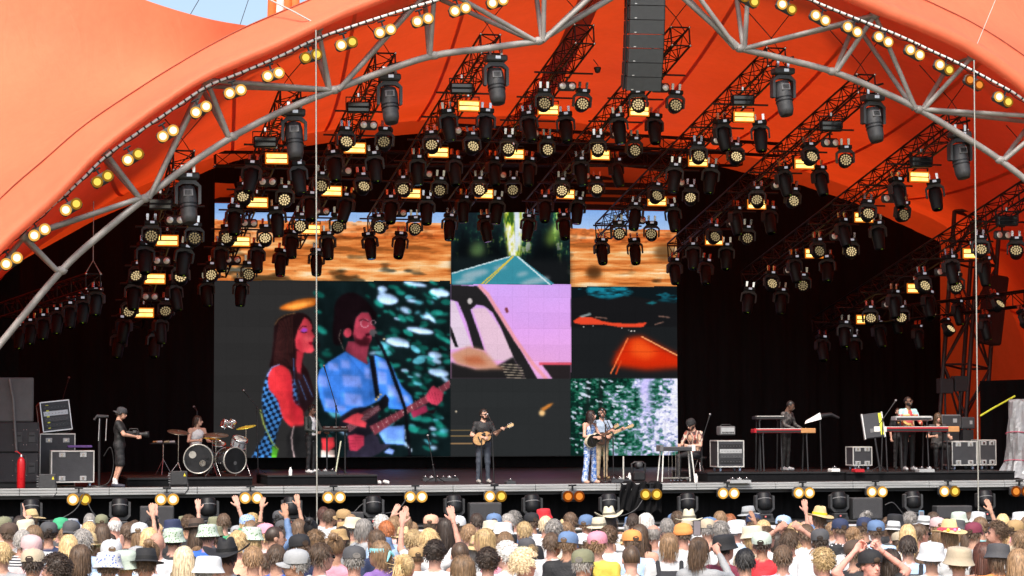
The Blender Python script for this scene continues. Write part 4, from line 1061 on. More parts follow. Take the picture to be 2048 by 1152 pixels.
# LED pixel grain and dark module joints
cv *= (1 + 0.05 * (rs.rand(CH, CW, 1) - .5))
cv = np.clip(cv, 0, 255)
lc = cv / 255.0
lc = np.where(lc <= .04045, lc / 12.92, ((lc + .055) / 1.055) ** 2.4).astype(np.float32)
wallmat = bpy.data.materials.new('led_picture'); wallmat.use_nodes = True
nt = wallmat.node_tree; nt.nodes.clear()
o_ = N(nt, 'ShaderNodeOutputMaterial'); e_ = N(nt, 'ShaderNodeEmission'); a_ = N(nt, 'ShaderNodeAttribute'); a_.attribute_name = 'picture'
e_.inputs[1].default_value = 1.0 / EXF
nt.links.new(a_.outputs['Color'], e_.inputs[0]); nt.links.new(e_.outputs[0], o_.inputs[0])
A, Bq = P(420, 700, WY), P(1363, 700, WY)
zb, zt = (P(420, 914, WY).z + P(1363, 912, WY).z) / 2, P(420, 406, WY).z
wall = thing('video_wall', 'huge LED video wall showing desert, forest road and two musicians', 'screen', (A.x, WY, zb))
XS = lambda px_: P(px_, 700, WY).x
zr = (P(420, 562, WY).z + P(1363, 573, WY).z) / 2 ; zr2 = P(1250, 757, WY).z
panels = [(420, 902, zr, zt, 'blurred desert film with blue sky'), (902, 1141, zr, zt, 'forest road film with yellow centre line'), (1141, 1363, zr, zt, 'desert film, narrower one'),
          (420, 901, zb, zr, 'close-up of two musicians with guitars'), (901, 1141, zb, zr, 'pink sky through a car window above dark grey'), (1141, 1363, zr2, zr, 'red road at night'), (1141, 1363, zb, zr2, 'snowy fir trees')]
for (pa, pb, z0, z1, lab) in panels:
    xa, xb = XS(pa) + .002, XS(pb) - .002
    nx, nz = max(4, int((xb - xa) / 0.0235)), max(4, int((z1 - z0) / 0.0235))
    xs_ = np.linspace(xa, xb, nx + 1); zs_ = np.linspace(z0 + .002, z1 - .002, nz + 1)
    VX, VZ = np.meshgrid(xs_ - A.x, zs_ - zb)
    co = np.stack([VX.ravel(), np.zeros(VX.size), VZ.ravel()], -1).astype(np.float32)
    i0 = (np.arange(nz)[:, None] * (nx + 1) + np.arange(nx)[None, :]).ravel()
    fc = np.stack([i0, i0 + 1, i0 + nx + 2, i0 + nx + 1], -1).astype(np.int32)
    me = bpy.data.meshes.new('video_panel')
    me.vertices.add(len(co)); me.vertices.foreach_set('co', co.ravel())
    me.loops.add(fc.size); me.loops.foreach_set('vertex_index', fc.ravel())
    me.polygons.add(len(fc)); me.polygons.foreach_set('loop_start', np.arange(0, fc.size, 4)); me.polygons.foreach_set('loop_total', np.full(len(fc), 4))
    me.update(); me.validate()
    cx = (xs_[:-1] + xs_[1:]) / 2; cz = (zs_[:-1] + zs_[1:]) / 2
    CX, CZ = np.meshgrid(cx, cz)
    qx, qy, qz = CX - CAM.x, WY - CAM.y, CZ - CAM.z
    dz = qx * CF.x + qy * CF.y + qz * CF.z
    sx_ = 1024 + FPX * (qx * CR.x + qy * CR.y + qz * CR.z) / dz; sy_ = 576 - FPX * (qx * CU.x + qy * CU.y + qz * CU.z) / dz
    ix = np.clip((sx_ - OX).astype(int), 0, CW - 1); iy = np.clip((sy_ - OY).astype(int), 0, CH - 1)
    c4 = np.ones((nz * nx, 4), np.float32); seam = np.where((np.mod(CX - A.x, .5) < .024) | (np.mod(CZ - zb, .5) < .024), .93, 1.0) * (1 + .035 * np.sin(np.floor((CX - A.x) / .5) * 12.9 + np.floor((CZ - zb) / .5) * 78.2))
    c4[:, :3] = (lc[iy, ix] * seam[..., None]).reshape(-1, 3)
    at = me.attributes.new('picture', 'FLOAT_COLOR', 'FACE'); at.data.foreach_set('color', c4.ravel())
    me.materials.append(wallmat)
    o = obj('video_panel', me, wall); o['label'] = 'panel showing ' + lab
b = MB(); b.box(((XS(420) + XS(1363)) / 2 - A.x, 0.12, (zt - zb) / 2), (XS(1363) - XS(420) + 0.02, 0.2, zt - zb + 0.03)); b.build('cabinet_back', BLK2, wall)
# ------------------------------------------------------------------ people: signed-distance bodies skinned with surface nets
def snets(Fv, ax, ay, az):
    ax, ay, az = (np.asarray(a, np.float32) for a in (ax, ay, az))
    nx, ny, nz = Fv.shape
    S = Fv < 0
    cnt = np.zeros((nx - 1, ny - 1, nz - 1), np.float32); pos = np.zeros((nx - 1, ny - 1, nz - 1, 3), np.float32)
    faces = []
    A3 = np.stack(np.meshgrid(ax, ay, az, indexing='ij'), -1)
    cr = []
    for d in range(3):
        sl0 = [slice(None)] * 3; sl1 = [slice(None)] * 3; sl0[d] = slice(None, -1); sl1[d] = slice(1, None)
        f0, f1 = Fv[tuple(sl0)], Fv[tuple(sl1)]
        m = S[tuple(sl0)] != S[tuple(sl1)]
        t_ = np.where(m, f0 / np.where(m, f0 - f1, 1), 0)[..., None]
        p = A3[tuple(sl0)] * (1 - t_) + A3[tuple(sl1)] * t_
        p = p * m[..., None]
        o1, o2 = [a for a in range(3) if a != d]
        for e1 in (0, 1):
            for e2 in (0, 1):
                s_ = [slice(None)] * 3
                s_[o1] = slice(e1, m.shape[o1] - 1 + e1); s_[o2] = slice(e2, m.shape[o2] - 1 + e2)
                cnt += m[tuple(s_)]; pos += p[tuple(s_)]
        cr.append((m, S[tuple(sl0)]))
    act = cnt > 0
    idx = -np.ones(cnt.shape, np.int64); idx[act] = np.arange(act.sum())
    V = pos[act] / cnt[act][:, None]
    for d in range(3):
        m, s0 = cr[d]; o1, o2 = [a for a in range(3) if a != d]
        mm = m.copy()
        for o in (o1, o2):
            e = [slice(None)] * 3; e[o] = 0; mm[tuple(e)] = False; e[o] = -1; mm[tuple(e)] = False
        ii = np.argwhere(mm)
        if not len(ii): continue
        flip = s0[mm]
        def cell(a, b_):
            j = ii.copy(); j[:, o1] -= a; j[:, o2] -= b_
            return idx[j[:, 0], j[:, 1], j[:, 2]]
        qd = np.stack([cell(1, 1), cell(0, 1), cell(0, 0), cell(1, 0)], -1)
        if d == 1: flip = ~flip
        qd[~flip] = qd[~flip][:, ::-1]
        faces.append(qd)
    return V, np.concatenate(faces)
class Body:
    def __init__(s): s.pr = []
    def cone(s, a, b, r1, r2, lab, k=0.03, fl=None): s.pr.append(('c', np.array(a, float), np.array(b, float), r1, r2, lab, k, fl))
    def ell(s, c, r, lab, k=0.03, rot=None): s.pr.append(('e', np.array(c, float), np.array(r, float), rot, 0, lab, k, None))
    def dist(s, i, Q):
        t_, a, b, r1, r2, lab, k, fl = s.pr[i]
        if t_ == 'c':
            d = b - a; L = max(1e-9, d @ d); h = np.clip(((Q - a) @ d) / L, 0, 1)
            v = Q - (a + h[..., None] * d)
            if fl is not None: v = v * fl
            return np.sqrt((v * v).sum(-1)) - (r1 + (r2 - r1) * h)
        v = Q - a
        if r1 is not None: v = v @ r1
        kk = np.sqrt(((v / b) ** 2).sum(-1)); return (kk - 1) * b.min() * (0.55 + 0.45 * kk.clip(0, 2) / np.maximum(kk, .3)) if False else (kk - 1) * kk / np.maximum(1e-6, np.sqrt(((v / (b * b)) ** 2).sum(-1)))
    def mesh(s, axes):
        Q = np.stack(np.meshgrid(*axes, indexing='ij'), -1)
        D = None
        for i in range(len(s.pr)):
            d = s.dist(i, Q); k = s.pr[i][6]
            if D is None: D = d; continue
            h = np.clip(0.5 + 0.5 * (D - d) / k, 0, 1)
            D = D + (d - D) * h - k * h * (1 - h)
        V, Fq = snets(D, *axes)
        ds = np.stack([s.dist(i, V) for i in range(len(s.pr))], -1)
        lab = np.array([p[5] for p in s.pr], dtype=object)[ds.argmin(-1)]
        return V, Fq, lab
def ax_uni(a, b, h): return np.arange(a, b + h, h)
def head_tpl(fem=False, h=0.0095, beard=False):
    B = Body(); w = 0.94 if fem else 1.0
    B.ell((0, .014, .024), (.077 * w, .094, .095), 'skin', .02)
    B.ell((0, -.030, -.030), (.060 * w, .066, .078), 'skin', .03)
    B.ell((0, -.046, -.078), (.040 * w, .042, .036), 'beard' if beard else 'skin', .03)
    B.cone((0, -.094, .006), (0, -.112, -.026), .009, .014, 'skin', .012)
    for sx in (-1, 1):
        B.ell((sx * .078 * w, .012, -.012), (.011, .022, .032), 'skin', .008)
        B.ell((sx * .031, -.086, .008), (.015, .012, .010), 'eye', .006)
        B.cone((sx * .016, -.098, .030), (sx * .048, -.090, .031), .007, .006, 'brow', .008)
        if beard: B.ell((sx * .048, -.028, -.055), (.020, .045, .038), 'beard', .015)
    B.ell((0, -.094, -.054), (.024, .014, .009), 'lip', .008)
    if beard: B.ell((0, -.100, -.042), (.026, .010, .007), 'beard', .006)
    B.cone((0, .022, -.07), (0, .032, -.17), .053 * w, .056 * w, 'skin', .025)
    return B.mesh((ax_uni(-.11, .11, h), ax_uni(-.15, .14, h), ax_uni(-.20, .14, h)))
def hand_tpl(curl, h=0.0085):
    B = Body(); B.cone((0, 0, .02), (0, 0, -.02), .026, .026, 'skin', .01); B.ell((0, 0, -.052), (.041, .016, .050), 'skin', .012)
    for k, (x_, L) in enumerate(((-.030, .062), (-.010, .078), (.010, .080), (.029, .070))):
        a = np.array((x_, 0, -.092)); a1 = a + np.array((x_ * .12, -.010 - .02 * curl, -L * .5 + .02 * curl)); a2 = a1 + (np.array((0, -.004, -L * .5)) if curl < .5 else np.array((0, -.034, .016)))
        B.cone(a, a1, .0115, .0105, 'skin', .004); B.cone(a1, a2, .0105, .009, 'skin', .004)
    if curl < .5: B.cone((.030, -.004, -.030), (.062, -.012, -.068), .014, .011, 'skin', .008); B.cone((.062, -.012, -.068), (.074, -.016, -.092), .011, .0095, 'skin', .004)
    else: B.cone((.032, -.006, -.03), (.040, -.034, -.066), .014, .011, 'skin', .008); B.cone((.040, -.034, -.066), (.012, -.050, -.082), .011, .0095, 'skin', .004)
    return B.mesh((ax_uni(-.07, .10, h), ax_uni(-.075, .04, h), ax_uni(-.20, .06, h)))
HEADS = {}
def get_head(fem, beard):
    if (fem, beard) not in HEADS: HEADS[(fem, beard)] = head_tpl(fem, beard=beard)
    return HEADS[(fem, beard)]
HANDS = {c: hand_tpl(c) for c in (0, 1)}
DEF = dict(pelvis=(0, 0, .95), waist=(0, -.005, 1.10), chest=(0, 0, 1.30), neck=(0, .015, 1.46), head=(0, -.01, 1.632),
           shL=(-.185, .01, 1.405), shR=(.185, .01, 1.405), elL=(-.235, .04, 1.12), elR=(.235, .04, 1.12), wrL=(-.25, -.05, .88), wrR=(.25, -.05, .88),
           hipL=(-.088, 0, .93), hipR=(.088, 0, .93), knL=(-.098, -.01, .50), knR=(.098, -.01, .50), anL=(-.105, .02, .09), anR=(.105, .02, .09), toL=(-.125, -.13, .035), toR=(.125, -.13, .035))
def body_arrays(pose, fem=False, beard=False, headrot=None, sleeve='short', legs='long', h=0.026, bulk=1.0, handcurl=(1, 1), handroll=(0, 0), skirt=False):
    J = {k: np.array(v, float) for k, v in {**DEF, **pose}.items()}
    if fem:
        for k in ('shL', 'shR'): J[k] = J[k] * np.array((.9, 1, .995))
    B = Body(); bk = bulk; fl = np.array((0.86, 1.28, 1))
    B.cone(J['pelvis'], J['waist'], .140 * bk * (1.05 if fem else 1), .118 * bk * (.92 if fem else 1), 'shirt', .04, fl)
    B.cone(J['waist'], J['chest'], .118 * bk * (.92 if fem else 1), .142 * bk * (.93 if fem else 1), 'shirt', .04, fl)
    B.cone(J['chest'], (J['neck'] + J['chest']) / 2 + np.array((0, .01, .02)), .135 * bk, .085 * bk, 'shirt', .04, fl)
    B.cone(J['shL'], J['shR'], .062 * bk, .062 * bk, 'shirt' if sleeve != 'tank' else 'skin', .05)
    B.cone((J['neck'] + J['chest']) / 2 + np.array((0, .0, .05)), J['neck'] + np.array((0, 0, .06)), .060, .054, 'skin', .03)
    B.ell(J['pelvis'] + np.array((0, 0, -.02)), (.165 * bk, .118 * bk, .11), 'legs', .04)
    for s_ in 'LR':
        sh, el, wr = J['sh' + s_], J['el' + s_], J['wr' + s_]
        sl = {'short': .62, 'long': 1.0, 'tank': 0.0, 'three': 1.0}[sleeve]
        mid = sh + (el - sh) * max(sl, .05)
        if sl > 0: B.cone(sh, mid, .058 * bk, .056 * bk if sleeve == 'short' else .050 * bk, 'shirt', .02)
        else: B.cone(sh, sh + (el - sh) * .3, .052 * bk, .048 * bk, 'skin', .02)
        if sl < 1: B.cone(mid, el, .046 * bk, .038 * bk, 'skin', .012)
        if sleeve == 'long': B.cone(el, wr - (wr - el) * .12, .046 * bk, .034, 'shirt', .02)
        B.cone(el, wr, .038 * bk, .026, 'skin', .015)
        hp, kn, an, to = J['hip' + s_], J['kn' + s_], J['an' + s_], J['to' + s_]
        if legs == 'long':
            B.cone(hp, kn, .092 * bk, .064 * bk, 'legs', .03); B.cone(kn, an, .062, .050, 'legs', .02)
        elif legs == 'flare':
            B.cone(hp, kn, .094 * bk, .066, 'legs', .03); B.cone(kn, an, .064, .080, 'legs', .02)
        else:
            k2 = hp + (kn - hp) * .92
            B.cone(hp, k2, .096 * bk, .090, 'legs', .03); B.cone(k2, kn, .058, .054, 'skin', .01); B.cone(kn, an + np.array((0, 0, .08)), .054, .036, 'skin', .02); B.cone(an + np.array((0, 0, .10)), an, .038, .040, 'sock', .01)
        B.cone(an + np.array((0, .02, -.04)), to, .048, .038, 'shoe', .02)
    if skirt: B.cone(J['pelvis'] + np.array((0, 0, .02)), (J['knL'] + J['knR']) / 2, .16, .22, 'shirt', .03)
    P0 = np.array([p[1] for p in B.pr] + [p[2] for p in B.pr if p[0] == 'c']); lo = P0.min(0) - .2; hi = P0.max(0) + .2
    lo[2] = max(lo[2], -.03)
    hz = 0.055 if h > .022 else h
    zb_ = 1.02 if h > .022 else 9
    az = np.concatenate([np.arange(lo[2], min(zb_, hi[2]), hz), np.arange(min(zb_, hi[2]), hi[2], h)]) if zb_ < hi[2] else np.arange(lo[2], hi[2], h)
    V, Fq, lab = B.mesh((ax_uni(lo[0], hi[0], h), ax_uni(lo[1], hi[1], h), az))
    # cloth folds
    fold = (np.sin(V[:, 2] * 42 + 5 * V[:, 0]) * np.sin(V[:, 0] * 26 + V[:, 1] * 19 + V[:, 2] * 11) * .006)
    isc = np.isin(lab.astype(str), ('shirt', 'legs'))
    cen = np.stack([V[:, 0] * 0 + J['chest'][0], V[:, 1] * 0 + J['chest'][1]], -1)
    rad = V[:, :2] - cen; rl_ = np.maximum(1e-4, np.linalg.norm(rad, axis=1))[:, None]
    V[:, :2] += rad / rl_ * (fold * isc)[:, None]
    allV, allF, allL = [V], [Fq], [lab]; off = len(V)
    HR = np.array(headrot) if headrot is not None else np.eye(3)
    hv, hf, hl = get_head(fem, beard)
    allV.append(hv @ HR.T + J['head']); allF.append(hf + off); allL.append(hl); off += len(hv)
    for n_, s_ in enumerate('LR'):
        v, f, l = HANDS[handcurl[n_]]
        d = J['wr' + s_] - J['el' + s_]; d /= np.linalg.norm(d)
        z_ = -d; x_ = np.cross((0, 1, 0), z_)
        if np.linalg.norm(x_) < .1: x_ = np.cross((0, 0, 1), z_)
        x_ /= np.linalg.norm(x_); y_ = np.cross(z_, x_)
        a = handroll[n_]; x2 = x_ * math.cos(a) + y_ * math.sin(a); y2 = y_ * math.cos(a) - x_ * math.sin(a)
        vv = v.copy()
        if s_ == 'L': vv[:, 0] *= -1; f = f[:, ::-1]
        Mx = np.stack([x2, y2, z_], -1)
        allV.append(vv @ Mx.T * 0.98 + J['wr' + s_]); allF.append(f + off); allL.append(l); off += len(v)
    return np.concatenate(allV), np.concatenate(allF), np.concatenate(allL), J
def np_mesh(name, V, Fq, cols, m, attr='paint'):
    me = bpy.data.meshes.new(name)
    me.vertices.add(len(V)); me.vertices.foreach_set('co', np.ascontiguousarray(V, np.float32).ravel())
    me.loops.add(Fq.size); me.loops.foreach_set('vertex_index', np.ascontiguousarray(Fq, np.int32).ravel())
    me.polygons.add(len(Fq)); me.polygons.foreach_set('loop_start', np.arange(0, Fq.size, 4)); me.polygons.foreach_set('loop_total', np.full(len(Fq), 4))
    me.polygons.foreach_set('use_smooth', np.ones(len(Fq), bool))
    me.update(); me.validate()
    at = me.attributes.new(attr, 'FLOAT_COLOR', 'POINT'); at.data.foreach_set('color', np.ascontiguousarray(cols, np.float32).ravel())
    me.materials.append(m)
    return me
def skin_nodes(nt, colsock, b, bump=.12):
    tc = N(nt, 'ShaderNodeTexCoord'); no = N(nt, 'ShaderNodeTexNoise'); no.inputs['Scale'].default_value = 14; no.inputs['Detail'].default_value = 5
    nt.links.new(tc.outputs['Object'], no.inputs['Vector'])
    mr = N(nt, 'ShaderNodeMapRange'); mr.inputs[3].default_value = .8; mr.inputs[4].default_value = 1.2; nt.links.new(no.outputs[0], mr.inputs[0])
    mx = N(nt, 'ShaderNodeMix', data_type='RGBA', blend_type='MULTIPLY'); mx.inputs[0].default_value = 1
    nt.links.new(colsock, mx.inputs[6]); nt.links.new(mr.outputs[0], mx.inputs[7]); nt.links.new(mx.outputs[2], b.inputs['Base Color'])
    n2 = N(nt, 'ShaderNodeTexNoise'); n2.inputs['Scale'].default_value = 22; n2.inputs['Detail'].default_value = 3; n2.inputs['Distortion'].default_value = 1.2
    nt.links.new(tc.outputs['Object'], n2.inputs['Vector'])
    bp = N(nt, 'ShaderNodeBump'); bp.inputs['Strength'].default_value = bump; bp.inputs['Distance'].default_value = .03
    nt.links.new(n2.outputs[0], bp.inputs['Height']); nt.links.new(bp.outputs[0], b.inputs['Normal'])
def paint_mat():
    m = bpy.data.materials.new('person_paint'); m.use_nodes = True; nt = m.node_tree; b = nt.nodes['Principled BSDF']; b.inputs['Roughness'].default_value = .7
    a = N(nt, 'ShaderNodeAttribute'); a.attribute_name = 'paint'
    skin_nodes(nt, a.outputs['Color'], b); return m
PAINT = paint_mat()
def oattr(nt, name):
    a = N(nt, 'ShaderNodeAttribute'); a.attribute_type = 'OBJECT'; a.attribute_name = name; return a
def mixc(nt, f, a, b_):
    m = N(nt, 'ShaderNodeMix', data_type='RGBA'); nt.links.new(f, m.inputs[0]); nt.links.new(a, m.inputs[6])
    if isinstance(b_, tuple): m.inputs[7].default_value = (*b_, 1)
    else: nt.links.new(b_, m.inputs[7])
    return m.outputs[2]
def crowd_mat():
    m = bpy.data.materials.new('crowd_person'); m.use_nodes = True; nt = m.node_tree; b = nt.nodes['Principled BSDF']; b.inputs['Roughness'].default_value = .75
    r_ = N(nt, 'ShaderNodeAttribute'); r_.attribute_name = 'paint'; sp = N(nt, 'ShaderNodeSeparateColor'); nt.links.new(r_.outputs['Color'], sp.inputs[0])
    sk, sh, s2, st = oattr(nt, 'skin'), oattr(nt, 'shirt'), oattr(nt, 'shirt2'), oattr(nt, 'pattern')
    tc = N(nt, 'ShaderNodeTexCoord'); wv = N(nt, 'ShaderNodeTexWave'); wv.bands_direction = 'Z'; wv.inputs['Scale'].default_value = 11; wv.inputs['Distortion'].default_value = .6
    nt.links.new(tc.outputs['Object'], wv.inputs['Vector'])
    g1 = N(nt, 'ShaderNodeMath', operation='GREATER_THAN'); g1.inputs[1].default_value = .5; nt.links.new(wv.outputs['Fac'], g1.inputs[0])
    vo = N(nt, 'ShaderNodeTexVoronoi'); vo.inputs['Scale'].default_value = 26; nt.links.new(tc.outputs['Object'], vo.inputs['Vector'])
    g2 = N(nt, 'ShaderNodeMath', operation='LESS_THAN'); g2.inputs[1].default_value = .32; nt.links.new(vo.outputs['Distance'], g2.inputs[0])
    c1 = N(nt, 'ShaderNodeMath', operation='COMPARE'); c1.inputs[1].default_value = 1; c1.inputs[2].default_value = .2; nt.links.new(st.outputs['Fac'], c1.inputs[0])
    c2 = N(nt, 'ShaderNodeMath', operation='COMPARE'); c2.inputs[1].default_value = 2; c2.inputs[2].default_value = .2; nt.links.new(st.outputs['Fac'], c2.inputs[0])
    f1 = N(nt, 'ShaderNodeMath', operation='MULTIPLY'); nt.links.new(g1.outputs[0], f1.inputs[0]); nt.links.new(c1.outputs[0], f1.inputs[1])
    f2 = N(nt, 'ShaderNodeMath', operation='MULTIPLY'); nt.links.new(g2.outputs[0], f2.inputs[0]); nt.links.new(c2.outputs[0], f2.inputs[1])
    f3 = N(nt, 'ShaderNodeMath', operation='ADD'); nt.links.new(f1.outputs[0], f3.inputs[0]); nt.links.new(f2.outputs[0], f3.inputs[1])
    shc = mixc(nt, f3.outputs[0], sh.outputs['Color'], s2.outputs['Color'])
    c = mixc(nt, sp.outputs[0], sk.outputs['Color'], shc)
    c = mixc(nt, sp.outputs[1], c, oattr(nt, 'legs').outputs['Color'])
    c = mixc(nt, sp.outputs[2], c, (.02, .015, .012))
    skin_nodes(nt, c, b, .25); return m
CROWDM = crowd_mat()
def hair_mat():
    m = bpy.data.materials.new('hair_strands'); m.use_nodes = True; nt = m.node_tree; b = nt.nodes['Principled BSDF']; b.inputs['Roughness'].default_value = .5
    a = oattr(nt, 'hair'); tc = N(nt, 'ShaderNodeTexCoord'); mp = N(nt, 'ShaderNodeMapping'); mp.inputs['Scale'].default_value = (1, 1, .25); nt.links.new(tc.outputs['Object'], mp.inputs[0])
    no = N(nt, 'ShaderNodeTexNoise'); no.inputs['Scale'].default_value = 75; no.inputs['Detail'].default_value = 3; nt.links.new(mp.outputs[0], no.inputs['Vector'])
    mr = N(nt, 'ShaderNodeMapRange'); mr.inputs[1].default_value = .3; mr.inputs[2].default_value = .7; mr.inputs[3].default_value = .5; mr.inputs[4].default_value = 1.6; nt.links.new(no.outputs[0], mr.inputs[0])
    mx = N(nt, 'ShaderNodeMix', data_type='RGBA', blend_type='MULTIPLY'); mx.inputs[0].default_value = 1
    nt.links.new(a.outputs['Color'], mx.inputs[6]); nt.links.new(mr.outputs[0], mx.inputs[7]); nt.links.new(mx.outputs[2], b.inputs['Base Color'])
    return m
HAIRM = hair_mat()
def prop_mat(name, prop, rough=.8, bump=.3, bs=60, var=.15):
    m = bpy.data.materials.new(name); m.use_nodes = True; nt = m.node_tree; b = nt.nodes['Principled BSDF']; b.inputs['Roughness'].default_value = rough
    a = oattr(nt, prop); tc = N(nt, 'ShaderNodeTexCoord'); no = N(nt, 'ShaderNodeTexNoise'); no.inputs['Scale'].default_value = 18; no.inputs['Detail'].default_value = 5; nt.links.new(tc.outputs['Object'], no.inputs['Vector'])
    mr = N(nt, 'ShaderNodeMapRange'); mr.inputs[3].default_value = 1 - var; mr.inputs[4].default_value = 1 + var; nt.links.new(no.outputs[0], mr.inputs[0])
    mx = N(nt, 'ShaderNodeMix', data_type='RGBA', blend_type='MULTIPLY'); mx.inputs[0].default_value = 1
    # printed blotches for patterned hats
    p_ = oattr(nt, 'pattern'); vo = N(nt, 'ShaderNodeTexVoronoi'); vo.inputs['Scale'].default_value = 38; nt.links.new(tc.outputs['Object'], vo.inputs['Vector'])
    lt = N(nt, 'ShaderNodeMath', operation='LESS_THAN'); lt.inputs[1].default_value = .3; nt.links.new(vo.outputs['Distance'], lt.inputs[0])
    ml = N(nt, 'ShaderNodeMath', operation='MULTIPLY'); nt.links.new(lt.outputs[0], ml.inputs[0]); nt.links.new(p_.outputs['Fac'], ml.inputs[1])
    c = mixc(nt, ml.outputs[0], a.outputs['Color'], oattr(nt, 'hat2').outputs['Color'])
    nt.links.new(c, mx.inputs[6]); nt.links.new(mr.outputs[0], mx.inputs[7]); nt.links.new(mx.outputs[2], b.inputs['Base Color'])
    n2 = N(nt, 'ShaderNodeTexNoise'); n2.inputs['Scale'].default_value = bs; nt.links.new(tc.outputs['Object'], n2.inputs['Vector'])
    bp = N(nt, 'ShaderNodeBump'); bp.inputs['Strength'].default_value = bump; bp.inputs['Distance'].default_value = .01; nt.links.new(n2.outputs[0], bp.inputs['Height']); nt.links.new(bp.outputs[0], b.inputs['Normal'])
    return m
HATM = prop_mat('hat_cloth', 'hat'); BANDM = prop_mat('hat_band', 'band')
# ---- hair
SKC = Vector((0, .014, .024)); SKR = Vector((.080, .097, .099))
def in_face(d):
    # the part of the scalp that stays bare
    if d.y < -.35 and d.z < .45: return True
    if d.y < .12 and d.z < -.12: return True
    return d.z < -.62
def hair_mesh(style, seed=0):
    rg = random.Random(seed * 31 + 7); b = MB()
    off = {'buzz': .035, 'short': .07, 'bald': .03, 'medium': .11, 'bob': .13, 'long': .10, 'curly': .15, 'big': .24, 'pony': .06, 'bun': .07, 'messy': .13}[style]
    # base shell
    nu, nv = 30, 18; idx = {}; vs = []; fs = []
    def ok(i, j):
        t_ = math.pi * (i + .5) / nv; a = 2 * math.pi * (j + .5) / nu
        d = Vector((math.sin(t_) * math.cos(a), math.sin(t_) * math.sin(a), math.cos(t_)))
        if in_face(d): return False
        if style == 'bald' and d.z > .25 + .3 * max(0, d.y): return False
        if style == 'buzz' and d.z < -.5: return False
        return True
    def vid(i, j):
        j %= nu
        if (i, j) not in idx:
            t_ = math.pi * i / nv; a = 2 * math.pi * j / nu
            d = Vector((math.sin(t_) * math.cos(a), math.sin(t_) * math.sin(a), math.cos(t_)))
            k = 1 + off * .7 + (rg.uniform(-.35, .35) * off if style not in ('buzz', 'bald') else 0)
            if style in ('big', 'curly'): k += .05 * math.sin(7 * a + 5 * t_)
            idx[(i, j)] = len(vs); vs.append((SKC.x + d.x * SKR.x * k, SKC.y + d.y * SKR.y * k, SKC.z + d.z * SKR.z * k))
        return idx[(i, j)]
    for i in range(nv):
        for j in range(nu):
            if ok(i, j): fs.append((vid(i, j), vid(i + 1, j), vid(i + 1, j + 1), vid(i, j + 1)))
    b.add(vs, fs, 0, True)
    n = {'buzz': 0, 'bald': 60, 'short': 330, 'medium': 330, 'bob': 340, 'long': 360, 'curly': 380, 'big': 460, 'pony': 240, 'bun': 240, 'messy': 360}[style]
    L = {'buzz': 0, 'bald': .03, 'short': .045, 'medium': .13, 'bob': .19, 'long': .36, 'curly': .07, 'big': .10, 'pony': .13, 'bun': .12, 'messy': .075}[style]
    tail = Vector((0, .115, .03)) if style == 'pony' else Vector((0, .09, .10))
    for _ in range(n):
        while True:
            d = Vector((rg.gauss(0, 1), rg.gauss(0, 1), rg.gauss(0, 1))).normalized()
            if not in_face(d) and not (style == 'bald' and d.z > .2): break
        o = off * rg.uniform(.75, 1.25)
        p = Vector((SKC.x + d.x * SKR.x * (1 + o * .5), SKC.y + d.y * SKR.y * (1 + o * .5), SKC.z + d.z * SKR.z * (1 + o * .5)))
        ns = 6 if style in ('long', 'curly', 'big', 'bob') else 4
        st = L * rg.uniform(.7, 1.15) / ns
        path = [p.copy()]; ph = rg.uniform(0, 6.3)
        if style in ('pony', 'bun'): dirv = (tail - p).normalized()
        else: dirv = Vector((rg.uniform(-.3, .3), .25 + rg.uniform(-.3, .3), -1)).normalized()
        if style in ('short', 'messy'): dirv = (dirv + Vector((d.x * .25, d.y * .2, max(0, d.z) * .35)) + Vector((rg.uniform(-.5, .5), rg.uniform(-.5, .5), rg.uniform(-.2, .3))) * (1.0 if style == 'messy' else .4)).normalized()
        for s_ in range(ns):
            if style in ('curly', 'big'):
                dirv = Vector((math.cos(ph) + d.x * .45, math.sin(ph) + d.y * .45, d.z * .35 - .35 + .7 * math.sin(ph * 1.7))).normalized(); ph += rg.uniform(1.2, 2.0)
            elif style in ('long', 'bob', 'medium'):
                dirv = (dirv + Vector((rg.uniform(-.15, .15), rg.uniform(-.12, .12), -.5))).normalized()
            p = p + dirv * st
            e = Vector(((p.x - SKC.x) / SKR.x, (p.y - SKC.y) / SKR.y, (p.z - SKC.z) / SKR.z)); m_ = 1 + o
            if e.length < m_ and p.z > -.13:
                e = e.normalized() * m_; p = Vector((SKC.x + e.x * SKR.x, SKC.y + e.y * SKR.y, SKC.z + e.z * SKR.z))
            elif p.z <= -.10 and style in ('long', 'bob', 'medium') and p.y < .02 and abs(p.x) < .085:
                p.x = .085 * (1 if p.x > 0 else -1)
            path.append(p.copy())
        wd = rg.uniform(.006, .0105) * (.9 if style != 'long' else 1.1)
        rad = (path[0] - SKC).normalized(); vs = []; fs = []
        for s_, q_ in enumerate(path):
            tg = (path[min(s_ + 1, len(path) - 1)] - path[max(0, s_ - 1)])
            rr = (q_ - SKC); rr.z *= .4 if q_.z < 0 else 1
            sd_ = tg.cross(rr)
            sd_ = sd_.normalized() if sd_.length > 1e-7 else Vector((1, 0, 0))
            ww = wd * (1 - .75 * (s_ / (len(path) - 1)) ** 2)
            lift = rr.normalized() * .002
            vs += [q_ - sd_ * ww / 2, q_ + lift, q_ + sd_ * ww / 2]
        for s_ in range(len(path) - 1):
            k = s_ * 3; fs += [(k, k + 1, k + 4, k + 3), (k + 1, k + 2, k + 5, k + 4)]
        b.add(vs, fs, 0, True)
